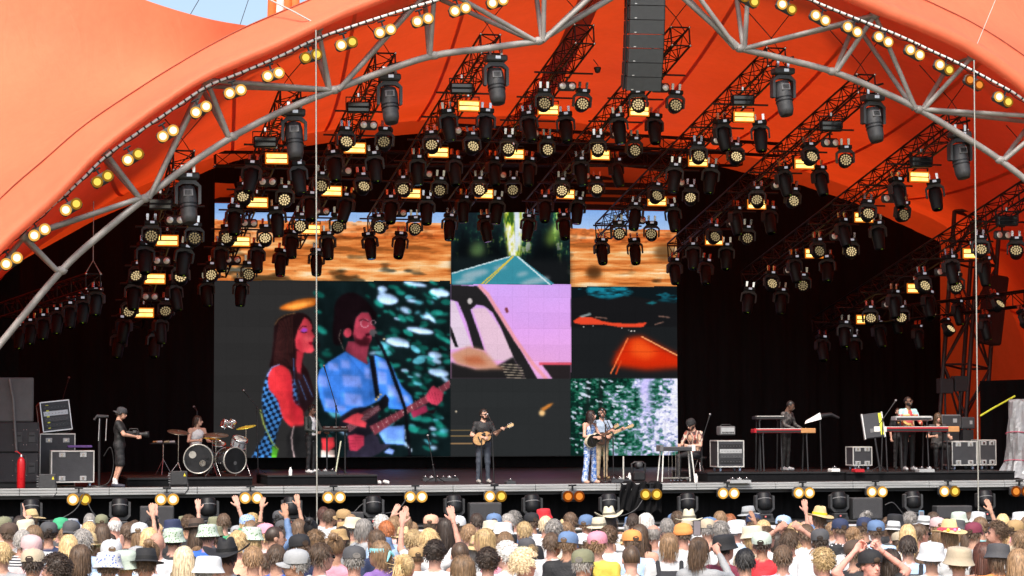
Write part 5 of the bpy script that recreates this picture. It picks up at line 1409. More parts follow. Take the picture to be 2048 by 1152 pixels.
    if style == 'pony':
        for _ in range(46):
            p0 = tail + Vector((rg.gauss(0, .012), rg.gauss(0, .01), rg.gauss(0, .012)))
            pts = [p0, p0 + Vector((rg.gauss(0, .012), .05, -.01)), p0 + Vector((rg.gauss(0, .02), .065, -.08)), p0 + Vector((rg.gauss(0, .022), .05, -.2 - .05 * rg.random()))]
            b.tube(pts, [.006, .007, .006, .001], 4, caps=False)
    if style == 'bun':
        b.ball(tail + Vector((0, .01, .02)), (.045, .042, .042), 14, 10)
        for _ in range(30):
            a = rg.uniform(0, 6.3); c = tail + Vector((0, .01, .02)); b.tube([c + Vector((math.cos(a) * .04, math.sin(a) * .02, .03)), c + Vector((math.cos(a + 1) * .05, .02, .0)), c + Vector((math.cos(a + 2) * .042, math.sin(a) * .03, -.03))], .005, 4, caps=False)
    return b.mesh('hair_' + style, HAIRM)
HC = {}
def get_hair(style, seed):
    k = (style, seed % 3)
    if k not in HC: HC[k] = hair_mesh(style, seed % 3)
    return HC[k]
# ---- hats (head coordinates)
def hat_mesh(kind):
    b = MB(); cz = .03
    if kind in ('cap', 'cap_back'):
        b.lathe([(.098, -.005), (.100, .03), (.094, .065), (.075, .092), (.04, .107), (0, .110)], 22, T(0, .012, cz), sy=1.16)
        b.ball((0, .012, cz + .111), .008, 8, 5)
        sg = -1 if kind == 'cap' else 1
        rows = []
        for i in range(6):
            a_ = i / 5; rows.append([(.086 * math.cos(t_) * (1 - .06 * a_), .012 + sg * (.095 * math.sin(t_) * 1.1 + (.085 * a_) * (math.sin(t_) ** .6 if math.sin(t_) > 0 else 0)), cz + .004 - .016 * a_ - .05 * (math.cos(t_) ** 2) * a_ * .6) for t_ in np.linspace(.12, math.pi - .12, 13)])
        b.grid(rows); b.grid([[(x, y, z - .005) for x, y, z in r_][::-1] for r_ in rows])
        # strap opening on the other side
        M = T(0, .012 - sg * .1145, cz + .016) @ rot4('X', 90)
        b.lathe([(.034, 0), (.034, .004), (0, .004)], 14, M if sg < 0 else M, mi=1, sy=.75)
    elif kind == 'bucket':
        b.lathe([(.130, -.030), (.125, -.026), (.105, .018), (.104, .03), (.098, .075), (.090, .095), (.06, .102), (0, .104)], 26, T(0, .012, cz), sy=1.12)
        b.lathe([(.128, -.033), (.103, .014), (0, .02)], 26, T(0, .012, cz), sy=1.12)
    elif kind in ('cowboy', 'straw'):
        n = 40; rows = []
        brim = .20 if kind == 'cowboy' else .185; up = .075 if kind == 'cowboy' else .022
        prof = [(0, .150), (.035, .150), (.060, .146), (.072, .135), (.083, .09), (.095, .04), (.104, .012), (.112, .004), (.15, 0), (brim, .004), (brim + .004, -.002), (.15, -.006), (.10, -.002)]
        for (r_, z_) in prof:
            row = []
            for j in range(n + 1):
                a = 2 * math.pi * j / n; sx = math.cos(a); sy = math.sin(a)
                zz = z_
                if r_ > .11: zz += up * (abs(sx) ** 2.2) * ((r_ - .11) / (brim - .11)) - .012 * abs(sy) * ((r_ - .11) / (brim - .11))
                if z_ > .12: zz -= .032 * math.exp(-(sx * r_ / .022) ** 2) + .01 * max(0, -sy) ;
                row.append((r_ * sx * (1 if r_ > .11 else .92), .012 + r_ * sy * 1.18, cz + .012 + zz))
            rows.append(row)
        b.grid(rows)
        b.lathe([(.1005, .022), (.0985, .052)], 30, T(0, .012, cz + .014), mi=1, sx=.94, sy=1.19)
    elif kind == 'fedora':
        b.lathe([(0, .098), (.03, .094), (.06, .112), (.078, .108), (.088, .06), (.098, .012), (.11, .002), (.155, -.006), (.157, -.010), (.10, -.004)], 28, T(0, .012, cz + .008), sy=1.14)
        b.lathe([(.0995, .014), (.0945, .045)], 28, T(0, .012, cz + .008), mi=1, sy=1.14)
    elif kind == 'beanie':
        b.lathe([(.100, -.02), (.104, -.01), (.104, .025), (.098, .03), (.096, .06), (.075, .092), (.03, .108), (0, .110)], 22, T(0, .014, cz), sy=1.15)
    return b.mesh('hat_' + kind, [HATM, BANDM])
HTC = {}
def get_hat(kind):
    if kind not in HTC: HTC[kind] = hat_mesh(kind)
    return HTC[kind]
# ------------------------------------------------------------------ equipment on the stage
CASEK = mat('flight_case_black', (0.035, 0.036, 0.042), 0.6, var=0.25, bump=0.2, bscale=60)
CASEE = mat('flight_case_edge', (0.68, 0.68, 0.66), 0.35, 0.5, var=0.15)
SPK = mat('speaker_black', (0.04, 0.04, 0.044), 0.75, var=0.2, bump=0.4, bscale=140)
SPKG = mat('speaker_grey', (0.11, 0.11, 0.115), 0.75, var=0.15, bump=0.4, bscale=140)
REDK = mat('red_lacquer', (0.42, 0.012, 0.02), 0.3, var=0.1)
WOOD = mat('light_wood', (0.5, 0.24, 0.09), 0.45, var=0.3, scale=3, stretch=(1, 8, 8))
SILV = mat('silver_plastic', (0.42, 0.43, 0.44), 0.35, 0.3, var=0.1)
KEYW = mat('piano_white', (0.75, 0.74, 0.70), 0.3, var=0.05)
YTAPE = mat('yellow_tape', (0.75, 0.78, 0.05), 0.6, var=0.1)
def riser(label, pa, pb, ptop, Yf, dep):
    a, c = P(pa, ptop, Yf), P(pb, ptop, Yf); z = (a.z + c.z) / 2
    t = thing('riser', label, 'platform', ((a.x + c.x) / 2, Yf + dep / 2, DECK), 0, 'black risers on the stage')
    b = MB(); b.box((0, 0, z - DECK - .02), (c.x - a.x, dep, .04)); b.build('top', deckm, t)
    b = MB(); b.box((0, .01, (z - DECK - .04) / 2), (c.x - a.x - .01, dep - .03, z - DECK - .042)); b.build('skirt', CLOTHK, t)
    return z
ZDR = riser('low black drum riser', 255, 505, 955, 1.3, 3.2)
ZK1 = riser('low black riser under the small keyboard', 535, 755, 950, 1.5, 2.2)
ZR1 = riser('low black riser under the plaid keyboard player', 1415, 1690, 944, 1.3, 3.0)
ZR2 = riser('low black riser under the far keyboard rig', 1693, 2030, 943, 1.2, 3.4)
def flight_case(label, c, d, rotz=0, wheels=True, tape=False, rot=None, front='latch'):
    # c: bottom centre
    t = thing('flight_case', label, 'flight case', c, rotz, 'flight cases on the stage', rot)
    h0 = .12 if wheels else 0
    b = MB(); b.box((0, 0, h0 + d[2] / 2), d, bev=.006); body = b.build('panel_body', CASEK, t)
    e = .028
    X, Y, Z = d[0] / 2, d[1] / 2, d[2]
    for sx in (-1, 1):
        for sy in (-1, 1): b = MB(); b.box((sx * X, sy * Y, h0 + Z / 2), (e, e, Z + e), bev=.005); b.build('edge', CASEE, t)
        for z_ in (0, Z): b = MB(); b.box((sx * X, 0, h0 + z_), (e + .003, 2 * Y - e, e + .003), bev=.005); b.build('edge', CASEE, t)
    for sy in (-1, 1):
        for z_ in (0, Z): b = MB(); b.box((0, sy * Y, h0 + z_), (2 * X - e, e + .003, e + .003), bev=.005); b.build('edge', CASEE, t)
    if front == 'latch':
        for sx in (-.5, .5):
            for z_ in (.12, .88):
                b = MB(); b.box((sx * X, -Y - .008, h0 + Z * z_), (.15, .02, .11), bev=.01); lt = b.build('latch', SILV, t)
                b = MB(); b.box((sx * X, -Y - .020, h0 + Z * z_), (.05, .012, .06), bev=.004); b.build('catch', CHROME, lt)
    elif front == 'rack':
        for k in range(4):
            b = MB(); b.box((0, -Y - .004, h0 + Z * (.2 + .2 * k)), (2 * X * .86, .02, Z * .17), bev=.006); u = b.build('rack_unit', [BLK2, DGREY, SILV, BLK2][k], t)
            b = MB()
            for j in range(7): b.ball((-X * .7 + j * X * .23, -Y - .018, h0 + Z * (.2 + .2 * k)), .010, 6, 5)
            b.build('knobs', MGREY, u)['kind'] = 'stuff'
    if wheels:
        for sx in (-1, 1):
            for sy in (-1, 1):
                b = MB(); b.lathe([(.045, -.02), (.052, -.012), (.052, .012), (.045, .02)], 14, T(sx * (X - .08), sy * (Y - .08), .052) @ rot4('Y', 90)); w_ = b.build('caster', mat('caster_blue', (.28, .36, .5), .5), t)
                b = MB(); b.box((sx * (X - .08), sy * (Y - .08), .095), (.07, .07, .03), bev=.006); b.build('fork', SILV, w_)
    if tape: b = MB(); b.box((-X * .55, -Y - .009, h0 + Z * .5), (.06, .006, Z * .8)); b.build('tape', YTAPE, t)
    return t
# speaker stack
def cabinet(name, label, c, d, m, handles=0, rz=0):
    t = thing(name, label, 'speaker', c, rz, 'stacked speakers at the stage end')
    b = MB(); b.box((0, 0, d[2] / 2), d, bev=.02); b.build('box', m, t)
    b = MB(); b.box((0, -d[1] / 2 - .006, d[2] / 2), (d[0] - .06, .012, d[2] - .05), bev=.004); b.build('grille', m, t)
    for k in range(handles):
        x_ = d[0] / 2 - .16 - .30 * k
        b = MB(); b.box((x_, -d[1] / 2 - .018, d[2] * .5), (.17, .02, .24), bev=.012); hn = b.build('handle_plate', DGREY, t)
        b = MB(); b.box((x_, -d[1] / 2 - .03, d[2] * .56), (.12, .012, .035), bev=.006); b.build('handle', BLACK, hn)
        for sx in (-1, 1):
            for sz in (-1, 1): b = MB(); b.ball((x_ + sx * .12, -d[1] / 2 - .014, d[2] * .5 + sz * .17), .012, 8, 6); b.build('bolt', CHROME, hn)
    return t
YS = 1.1
def span(px0, px1, py0, py1, Y): a, c = P(px0, py1, Y), P(px1, py0, Y); return a, c, c.x - a.x, c.z - a.z
a, c, w_, h_ = span(-60, 78, 904, 962, YS); zb_ = DECK + .10
cabinet('subwoofer', 'lower black subwoofer with two handles behind the red extinguisher', ((a.x + c.x) / 2, YS + .5, zb_), (w_, .9, .68), SPK, 2)
cabinet('subwoofer', 'upper black subwoofer of the stack below the grey speaker', ((a.x + c.x) / 2, YS + .5, zb_ + .69), (w_, .9, .68), SPK, 2)
a2, c2, w2, h2 = span(-60, 68, 755, 850, YS)
cabinet('top_speaker', 'large grey speaker strapped on top of the black stack', ((a2.x + c2.x) / 2, YS + .5, zb_ + 1.38), (w2, .8, P(60, 755, YS).z - zb_ - 1.38), SPKG, 0)
b = MB(); b.box((0, 0, 0), (w_, .8, .095)); tag(b.build('dolly', BLK2, None, ((a.x + c.x) / 2, YS + .5, DECK + .05)), 'flat black dolly under the speaker stack', 'dolly')
b = MB(); b.tube([P(18, 757, YS - .03), P(26, 800, YS - .05), P(33, 905, YS - .06)], .03, 6); tag(b.build('ratchet_strap', mat('grey_strap', (.16, .16, .16), .8)), 'grey ratchet strap hanging down the speaker stack', 'strap')
# fire extinguisher
p = P(42, 980, .35); t = thing('fire_extinguisher', 'red fire extinguisher standing at the stage edge', 'extinguisher', (p.x, .35, DECK))
redx = mat('extinguisher_red', (.62, .012, .018), .3, var=.08)
b = MB(); b.lathe([(.085, 0), (.092, .01), (.092, .56), (.08, .63), (.045, .68), (.03, .70)], 20); b.build('cylinder', redx, t)
b = MB(); b.lathe([(.03, .70), (.03, .75), (.018, .76)], 12); b.build('valve', CHROME, t)
b = MB(); b.tube([(0, 0, .75), (-.10, 0, .83), (-.14, 0, .82)], .014, 6); b.build('lever', redx, t)
b = MB(); b.tube([(.02, 0, .74), (.09, -.02, .72), (.12, -.05, .5), (.10, -.07, .3)], .014, 6); b.build('hose', BLACK, t)
# flight cases at left
a, c, w_, h_ = span(103, 188, 898, 962, .9)
flight_case('black flight case with white edges and blue casters beside the cameraman', ((a.x + c.x) / 2, 1.3, DECK), (w_, .75, h_ - .02))
a, c, w_, h_ = span(80, 150, 868, 950, 1.9)
flight_case('tall rear flight case carrying the tilted rack', ((a.x + c.x) / 2, 2.3, DECK), (w_, .7, c.z - DECK), wheels=False)
pt = P(113, 868, 1.9)
flight_case('tilted open rack with yellow tape on top of the cases', (pt.x, 2.2, pt.z + .045), (.66, .5, .68), rotz=R(8), wheels=False, tape=True, rot=(R(-8), R(-6), R(8)), front='rack')
b = MB(); pp = P(160, 893, 1.2); b.box((0, 0, 0), (.55, .45, .05), bev=.01); tag(b.build('purple_cloth', mat('purple_cloth', (.13, .07, .25), .9, bump=.4, bscale=20), None, (pp.x, 1.4, P(160, 893, 1.2).z)), 'purple cloth folded on the white edged flight case', 'cloth')
# LED floods on brackets over the edge
def flood(label, px0, px1, py0, py1, Y):
    a, c, w_, h_ = span(px0, px1, py0, py1, Y)
    t = thing('flood_light', label, 'flood light', ((a.x + c.x) / 2, Y, a.z), R(-4), 'flood lights clamped on the stage edge')
    b = MB(); b.box((0, .08, h_ / 2), (w_, .14, h_), bev=.015); b.build('housing', FIXG, t)
    b = MB(); b.prism([(w_ * .26, h_ * .62), (w_ * .40, h_ * .62), (w_ * .33, h_ * .86)], .002, .008); b.build('warning_sticker', mat('sticker_yellow', (.8, .62, .03), .5), t)
    b = MB()
    for k in range(5): b.box((-w_ * .5 - .02, .08, h_ * (.15 + .17 * k)), (.05, .11, .02))
    b.build('heat_sink', MGREY, t)['kind'] = 'stuff'
    b = MB(); b.tube([(-w_ / 2, .06, h_ * .4), (-w_ * .56, 0, -.12), (-w_ * .35, -.04, -.19), (w_ * .35, -.04, -.19), (w_ * .55, 0, -.10), (w_ / 2, .06, h_ * .4)], .014, 6); b.build('bracket', BLK2, t)
flood('black flood light with warning sticker before the flight case', 77, 112, 948, 977, -.02)
flood('black flood light with warning sticker before the bass drum', 341, 375, 942, 970, -.02)
# ---- stands
def mic_stand(label, foot, top, boom=None, mic=True, tripod=True, m=BLK2):
    foot, top = Vector(foot), Vector(top)
    t = thing('microphone_stand', label, 'microphone stand', foot, 0, 'microphone stands')
    v = top - foot
    b = MB(); b.tube([(0, 0, .02), v], .016, 8); b.build('pole', m, t)
    b = MB()
    if tripod:
        for k in range(3):
            a = k * 2.094 + .5; b.tube([(0, 0, .16), (.28 * math.cos(a), .28 * math.sin(a), .012)], .011, 6)
        b.build('legs', m, t)['kind'] = 'stuff'
    else: b.lathe([(.14, 0), (.14, .015), (.02, .03)], 20); b.build('base', m, t)
    e = v
    if boom is not None:
        e = Vector(boom) - foot; d = (e - v).normalized()
        b = MB(); b.tube([v - d * .18, e], .011, 6); b.build('boom', m, t); b = MB(); b.ball(v, .028, 8, 6); b.build('clutch', m, t)
    if mic:
        d = (e - v).normalized() if boom is not None else Vector((-.3, .55, .5)).normalized()
        b = MB(); b.tube([e, e + d * .15], [.014, .021], 8); mb = b.build('microphone', BLACK, t); b = MB(); b.ball(e + d * .17, .030, 10, 8); b.build('grille', mat('mic_grille', (.3, .3, .31), .4, .7), mb)
    return t
def floorp(px, py, Z=DECK): return PF(px, py, Z)
def at(px, py, Y): return P(px, py, Y)
def stand_at(label, px, pfoot, ptop, Z, boom=None, **kw):
    f = PF(px, pfoot, Z); tp = P(ptop[0], ptop[1], f.y)
    bm = None if boom is None else P(boom[0], boom[1], f.y + (boom[2] if len(boom) > 2 else 0))
    return mic_stand(label, f, tp, bm, **kw)
stand_at('boom microphone stand beside the drum kit', 516, 950, (514, 815), ZDR, (496, 792))
stand_at('microphone stand in front of the bass drum', 394, 948, (394, 822), ZDR, tripod=False)
stand_at('low microphone stand alone at the empty stage gap', 872, 966, (866, 930), DECK, (858, 885))
stand_at('straight microphone stand beside the acoustic guitarist', 988, 968, (984, 845), DECK, (980, 838, .1), tripod=False)
stand_at('music tablet stand before the acoustic guitarist', 963, 968, (963, 878), DECK, mic=False, tripod=False)
stand_at('microphone stand before the singer in blue', 1211, 964, (1211, 850), DECK, (1204, 836, .1), tripod=False)
stand_at('microphone stand of the man in the pale shirt', 1227, 960, (1226, 868), DECK, (1210, 832, .1), tripod=True)
stand_at('boom microphone stand at the pedal steel', 1403, 962, (1404, 880), DECK, (1416, 842))
stand_at('boom microphone at the far keyboard rig', 1762, 944, (1766, 838), ZR2, (1784, 812))
stand_at('double microphone boom over the tilted rack', 128, 950, (125, 800), DECK, (135, 765, .3))
stand_at('tall microphone stand behind the small keyboard', 673, 946, (672, 812), ZK1, (652, 745))
b = MB(); f = PF(1247, 964); b.tube([f, f + Vector((0, 0, .62))], .02, 8); b.lathe([(.12, 0), (.12, .015), (.02, .03)], 16, Matrix.Translation(f)); tag(b.build('guitar_pole', mat('pale_pole', (.55, .55, .5), .4)), 'short pale pole standing beside the couple', 'pole')
# percussion tray
f = PF(326, 950, ZDR); t = thing('percussion_tray', 'percussion tray on a chrome stand beside the drums', 'percussion', f)
tp = P(322, 887, f.y) - f
b = MB(); b.tube([(0, 0, .3), (0, 0, tp.z)], .013, 8)
for k in range(3): a = k * 2.094 + .3; b.tube([(0, 0, .38), (.22 * math.cos(a), .22 * math.sin(a), .01)], .010, 6)
b.build('stand', CHROME, t)
b = MB(); b.box((0, 0, tp.z), (.62, .32, .03), bev=.008); b.build('tray', BLACK, t)
for k, (x_, m_) in enumerate(((-.25, WOOD), (-.15, WHITE), (.02, mat('cream_shaker', (.6, .5, .3), .6)), (.15, WHITE))):
    b = MB(); b.tube([(x_, -.03, tp.z + .04), (x_ + .12, .04, tp.z + .045)], [.02, .028], 8); b.build('shaker', m_, t)
# ---- drum kit
def disc(b, c, n, r, th=.004, cup=.02, ns=26):
    M = Matrix.Translation(c) @ Vector(n).to_track_quat('Z', 'Y').to_matrix().to_4x4()
    b.lathe([(0, cup), (.03, cup * .9), (.045, cup * .3), (r * .6, -.002), (r, -.018), (r, -.018 - th), (0, cup - th - .02)], ns, M)
DRUMK = mat('drum_shell', (.03, .03, .032), .25, var=.5, scale=20); HEADK = mat('black_drum_head', (.035, .036, .04), .5, var=.15); HOOP = mat('drum_hoop', (.45, .43, .38), .3, .6)
PEARL = mat('pearl_shell', (.42, .43, .46), .2, .2, var=.35, scale=14); BRASS = mat('dark_bronze_cymbal', (.14, .12, .09), .35, .7, var=.3); BRASSY = mat('bright_brass_cymbal', (.62, .55, .07), .3, .6, var=.2)
kx = P(400, 920, 2.2)
kit = thing('drum_kit', 'black drum kit with two bass drums on the riser', 'drum kit', (kx.x, 2.2, ZDR))
ko = kit.location.copy()
def drum(name, c, axis, r, L, shell, head, hoop=HOOP):
    M = Matrix.Translation(Vector(c) - ko) @ Vector(axis).to_track_quat('Z', 'Y').to_matrix().to_4x4()
    b = MB(); b.lathe([(r, 0), (r, L)], 28, M); d_ = b.build(name, shell, kit)
    b = MB(); b.lathe([(0, L + .002), (r * .96, L + .002)], 28, M); b.build('drum_head', head, d_)
    for z_ in (0, L):
        b = MB(); b.lathe([(r + .002, z_ - .02), (r + .016, z_ - .016), (r + .016, z_ + .012), (r - .012, z_ + .014), (r - .012, z_)], 28, M); b.build('hoop', hoop, d_)
    for k in range(8):
        a = k * math.pi / 4 + .2; b = MB(); b.M = M; b.box((math.cos(a) * (r + .012), math.sin(a) * (r + .012), L / 2), (.02, .02, L * .5)); b.build('lug', CHROME, d_)
    return d_, M
fc = P(401, 918, 1.75); d1, M1 = drum('bass_drum', (fc.x, 2.2, fc.z), (-.12, -1, .0), .335, .42, DRUMK, HEADK)
b = MB(); b.M = M1; b.lathe([(0, .432), (.085, .432)], 20, T(.10, .14, 0) if False else T(-.13, .10, 0)); b.build('emblem', mat('cream_emblem', (.7, .68, .62), .5), d1)
b = MB(); b.M = M1; b.lathe([(.05, .431), (.075, .431)], 20, T(.10, -.10, 0)); b.build('port_ring', CHROME, d1)
fc = P(465, 921, 1.9); d2, M2 = drum('bass_drum', (fc.x - .10, 2.3, fc.z), (.45, -1, .0), .30, .40, DRUMK, mat('black_resonant_head', (.012, .012, .014), .4))
b = MB(); b.M = M2; b.lathe([(0, .41), (.045, .41)], 16, T(.0, -.06, 0)); b.build('emblem', MGREY, d2)
fc = P(478, 887, 2.1); drum('snare_drum', (fc.x, 2.3, fc.z - .07), (.25, -.45, 1), .17, .20, PEARL, KEYW, CHROME)
fc = P(440, 893, 2.3); drum('tom', (fc.x, 2.6, fc.z - .1), (.0, -.5, 1), .15, .18, DRUMK, KEYW, CHROME)
for k, px_ in enumerate((447, 461)):
    fc = P(px_, 848, 2.4); drum('small_drum', (fc.x, 2.4, fc.z - .06), (.5, -.4, 1), .075, .15, CHROME, KEYW, CHROME)
for (px_, py_, Y_, r_, n_, m_) in ((357, 863, 2.0, .26, (.1, -.25, 1), BRASS), (432, 869, 2.0, .30, (0, -.2, 1), BRASS), (492, 853, 2.2, .24, (-.22, -.12, 1), BRASSY), (425, 876, 2.5, .2, (.1, -.1, 1), BRASSY)):
    c_ = P(px_, py_, Y_) - ko; b = MB(); disc(b, c_, n_, r_); cy = b.build('cymbal', m_, kit)
    b = MB(); b.tube([c_ + Vector((0, 0, .03)), (c_.x, c_.y + .02, .25)], .011, 6)
    for k in range(3): a = k * 2.094 + .9; b.tube([(c_.x, c_.y + .02, .33), (c_.x + .24 * math.cos(a), c_.y + .02 + .24 * math.sin(a), .01)], .010, 6)
    b.build('cymbal_stand', CHROME, kit)
b = MB(); b.lathe([(.05, 0), (.04, .45), (.18, .47), (.19, .53), (0, .55)], 18, T(P(390, 905, 3.1).x - ko.x, .95, 0)); b.build('throne', BLACK, kit)
# ---- small keyboard
f = PF(672, 946, ZK1); t = thing('small_keyboard', 'small black sampler keyboard on a stand before the video wall', 'keyboard', f, R(-6))
kz = P(668, 858, f.y).z - f.z
b = MB(); b.box((-.02, 0, kz), (.62, .34, .07), rot=rotm('X', 12), bev=.015); kb = b.build('body', BLACK, t)
b = MB()
for k in range(3): b.box((-.22 + .2 * k, -.12, kz + .05), (.12, .08, .006), rot=rotm('X', 12))
b.build('pads', mat('pad_grey', (.2, .22, .22), .4), kb)['kind'] = 'stuff'
for sx in (-1, 1):
    b = MB(); b.tube([(sx * .22, .05, kz - .05), (sx * .22, .0, .02)], .022, 8); b.build('leg', BLK2, t)
    b = MB(); b.box((sx * .22, 0, .02), (.05, .5, .03)); b.build('foot', BLK2, t)
b = MB(); q0 = PF(671, 947, ZK1); b.tube([q0, q0 + Vector((.13, 0, .78))], .018, 8); tag(b.build('pale_stick', mat('pale_stick', (.6, .62, .45), .5)), 'pale pole leaning under the small keyboard', 'pole')
# bottles, pedals, shoes, set-list boards
def lathe_thing(name, label, cat, px_, py_, Z, prof, m):
    f = PF(px_, py_, Z); b = MB(); b.lathe(prof, 14); o = b.build(name, m, None, f); return tag(o, label, cat)
lathe_thing('bottle', 'white bottle on the riser edge', 'bottle', 581, 951, ZK1, [(.04, 0), (.042, .12), (.03, .15), (.018, .17), (.018, .19), (0, .19)], WHITE)
lathe_thing('bottle', 'white bottle beside the low amplifier', 'bottle', 1259, 963, DECK, [(.04, 0), (.042, .14), (.025, .17), (.02, .21), (0, .21)], KEYW)
lathe_thing('bottle', 'white bottle by the pedal steel', 'bottle', 1392, 965, DECK, [(.045, 0), (.048, .14), (.03, .17), (.02, .21), (0, .21)], KEYW)
for i, (px_, py_, w_, col_, lab) in enumerate(((756, 968, .10, 'w', 'first white shoe left on the stage edge'), (772, 968, .10, 'w', 'second white shoe left on the stage edge'), (1020, 968, .22, 'k', 'flat effects board before the guitarist'), (880, 962, .9, 'k', 'long low pedal board behind the lone stand'), (1478, 966, .52, 's', 'silver pedal board before the rack case'), (1668, 943, .22, 'w', 'white towel box on the keyboard riser'), (1716, 944, .24, 'r', 'red topped pedal beside the far keyboards'), (650, 949, .5, 'k', 'pedal board under the small keyboard'), (1240, 965, .5, 'k', 'dark pedal board beside the singer'), (1850, 944, .4, 's', 'silver pedals at the far keyboard player'))):
    f = PF(px_, py_, ZK1 if px_ == 650 else ZR1 if px_ == 1668 else ZR2 if px_ in (1716, 1850) else DECK); m_ = {'w': WHITE, 'k': DGREY, 's': SILV, 'r': REDK}[col_]
    t = thing('shoe' if 'shoe' in lab else 'pedal_board' if 'board' in lab else 'stage_box', lab, 'shoe' if 'shoe' in lab else 'pedal', f)
    if 'shoe' in lab:
        b = MB(); b.tube([(-.02, .10, .05), (0, .02, .05), (.03, -.10, .04), (.035, -.15, .035)], [.045, .042, .04, .02], 10); b.build('upper', WHITE, t); b = MB(); b.box((.01, -.02, .012), (.085, .28, .022), bev=.01); b.build('sole', MGREY, t)
    else:
        b = MB(); b.prism([(-w_ / 2, 0), (w_ / 2, 0), (w_ / 2, .05), (w_ / 2 - .02, .075), (-w_ / 2 + .02, .075), (-w_ / 2, .05)], -.13, .13); b.build('base', m_, t)
        n = max(1, int(w_ / .14))
        for k in range(n): b = MB(); b.box((-w_ / 2 + (k + .5) * w_ / n, -.02, .095), (.085, .12, .04), bev=.008); pd_ = b.build('pedal', [DGREY, SILV, BLK2][k % 3], t); b = MB(); b.lathe([(.014, 0), (.014, .02), (0, .022)], 8, T(-w_ / 2 + (k + .5) * w_ / n, -.05, .115)); b.build('switch', CHROME, pd_)
# low amplifier / camera shapes by the couple
f = PF(1277, 962); t = thing('stage_camera', 'small black remote camera on a low mount beside the couple', 'camera', f)
b = MB(); b.box((0, 0, .12), (.30, .26, .22), bev=.03); b.build('base', BLK2, t); b = MB(); b.tube([(-.16, 0, .2), (-.17, 0, .42), (-.1, 0, .46), (.1, 0, .46), (.17, 0, .42), (.16, 0, .2)], .03, 8); b.build('yoke', BLK2, t)
b = MB(); b.lathe([(.05, -.12), (.08, -.1), (.085, .1), (.07, .14), (0, .13)], 14, T(0, 0, .38) @ rot4('X', 80)); b.build('camera_head', DGREY, t)
# ---- pedal steel
f = PF(1352, 964); t = thing('pedal_steel', 'pedal steel guitar on white legs', 'pedal steel', (f.x, f.y, DECK), R(4))
hz_ = P(1352, 898, f.y).z - DECK
b = MB(); b.box((0, 0, hz_), (.80, .26, .09), bev=.012); bd = b.build('body', DGREY, t)
b = MB(); b.box((0, -.03, hz_ + .052), (.62, .10, .012)); b.build('fretboard', MGREY, bd)
for sx in (-1, 1):
    b = MB(); b.box((sx * .41, 0, hz_ + .02), (.09, .30, .15), bev=.01); b.build('end_plate', WHITE if sx > 0 else MGREY, t)
    for sy in (-1, 1): b = MB(); b.tube([(sx * .36, sy * .10, hz_ - .05), (sx * (.36 + .07 * (1 if sx > 0 else .8)), sy * .16, .01)], .017, 8); b.build('leg', mat('white_leg', (.7, .7, .66), .4), t)
b = MB(); b.box((0, .0, .10), (.72, .07, .03)); b.build('pedal_rack', CHROME, t)
for k in range(4):
    b = MB(); b.tube([(-.18 + .09 * k, .02, .12), (-.18 + .09 * k, .02, hz_ - .04)], .005, 5); b.build('rod', CHROME, t)
    b = MB(); b.box((-.18 + .09 * k, -.07, .05), (.04, .14, .012), rot=rotm('X', 12)); b.build('pedal', CHROME, t)
f = PF(1396, 960); b = MB(); b.lathe([(.16, .50), (.18, .52), (.18, .57), (0, .585)], 18)
t = thing('stool', 'black round stool under the pedal steel player', 'stool', (f.x + .1, f.y + .2, DECK)); b.build('seat', BLACK, t)
for k in range(3): a = k * 2.094 + .4; b = MB(); b.tube([(.04 * math.cos(a), .04 * math.sin(a), .5), (.22 * math.cos(a), .22 * math.sin(a), .01)], .013, 6); b.build('leg', CHROME, t)
# ---- rack case with amp head
a, c, w_, h_ = span(1436, 1487, 876, 932, 2.0)
flight_case('black rack case with white edges beside the pedal steel', ((a.x + c.x) / 2, 2.3, ZR1), (w_, .6, h_ - .05), front='rack')
pt = P(1457, 876, 2.1); t = thing('small_amplifier', 'small grey amplifier head on the rack case', 'amplifier', (pt.x, 2.3, pt.z + .06))
b = MB(); b.box((0, 0, .12), (.40, .3, .22), bev=.02); b.build('chassis', MGREY, t); b = MB(); b.box((0, -.152, .12), (.34, .01, .15)); b.build('front_panel', SILV, t)
for k in range(6): b = MB(); b.lathe([(.018, 0), (.015, .03), (0, .03)], 10, T(-.13 + .052 * k, -.158, .08) @ rot4('X', 90)); b.build('knob', BLACK, t)
b = MB(); b.tube([(-.15, 0, .23), (-.1, 0, .27), (.1, 0, .27), (.15, 0, .23)], .012, 6); b.build('handle', BLACK, t)
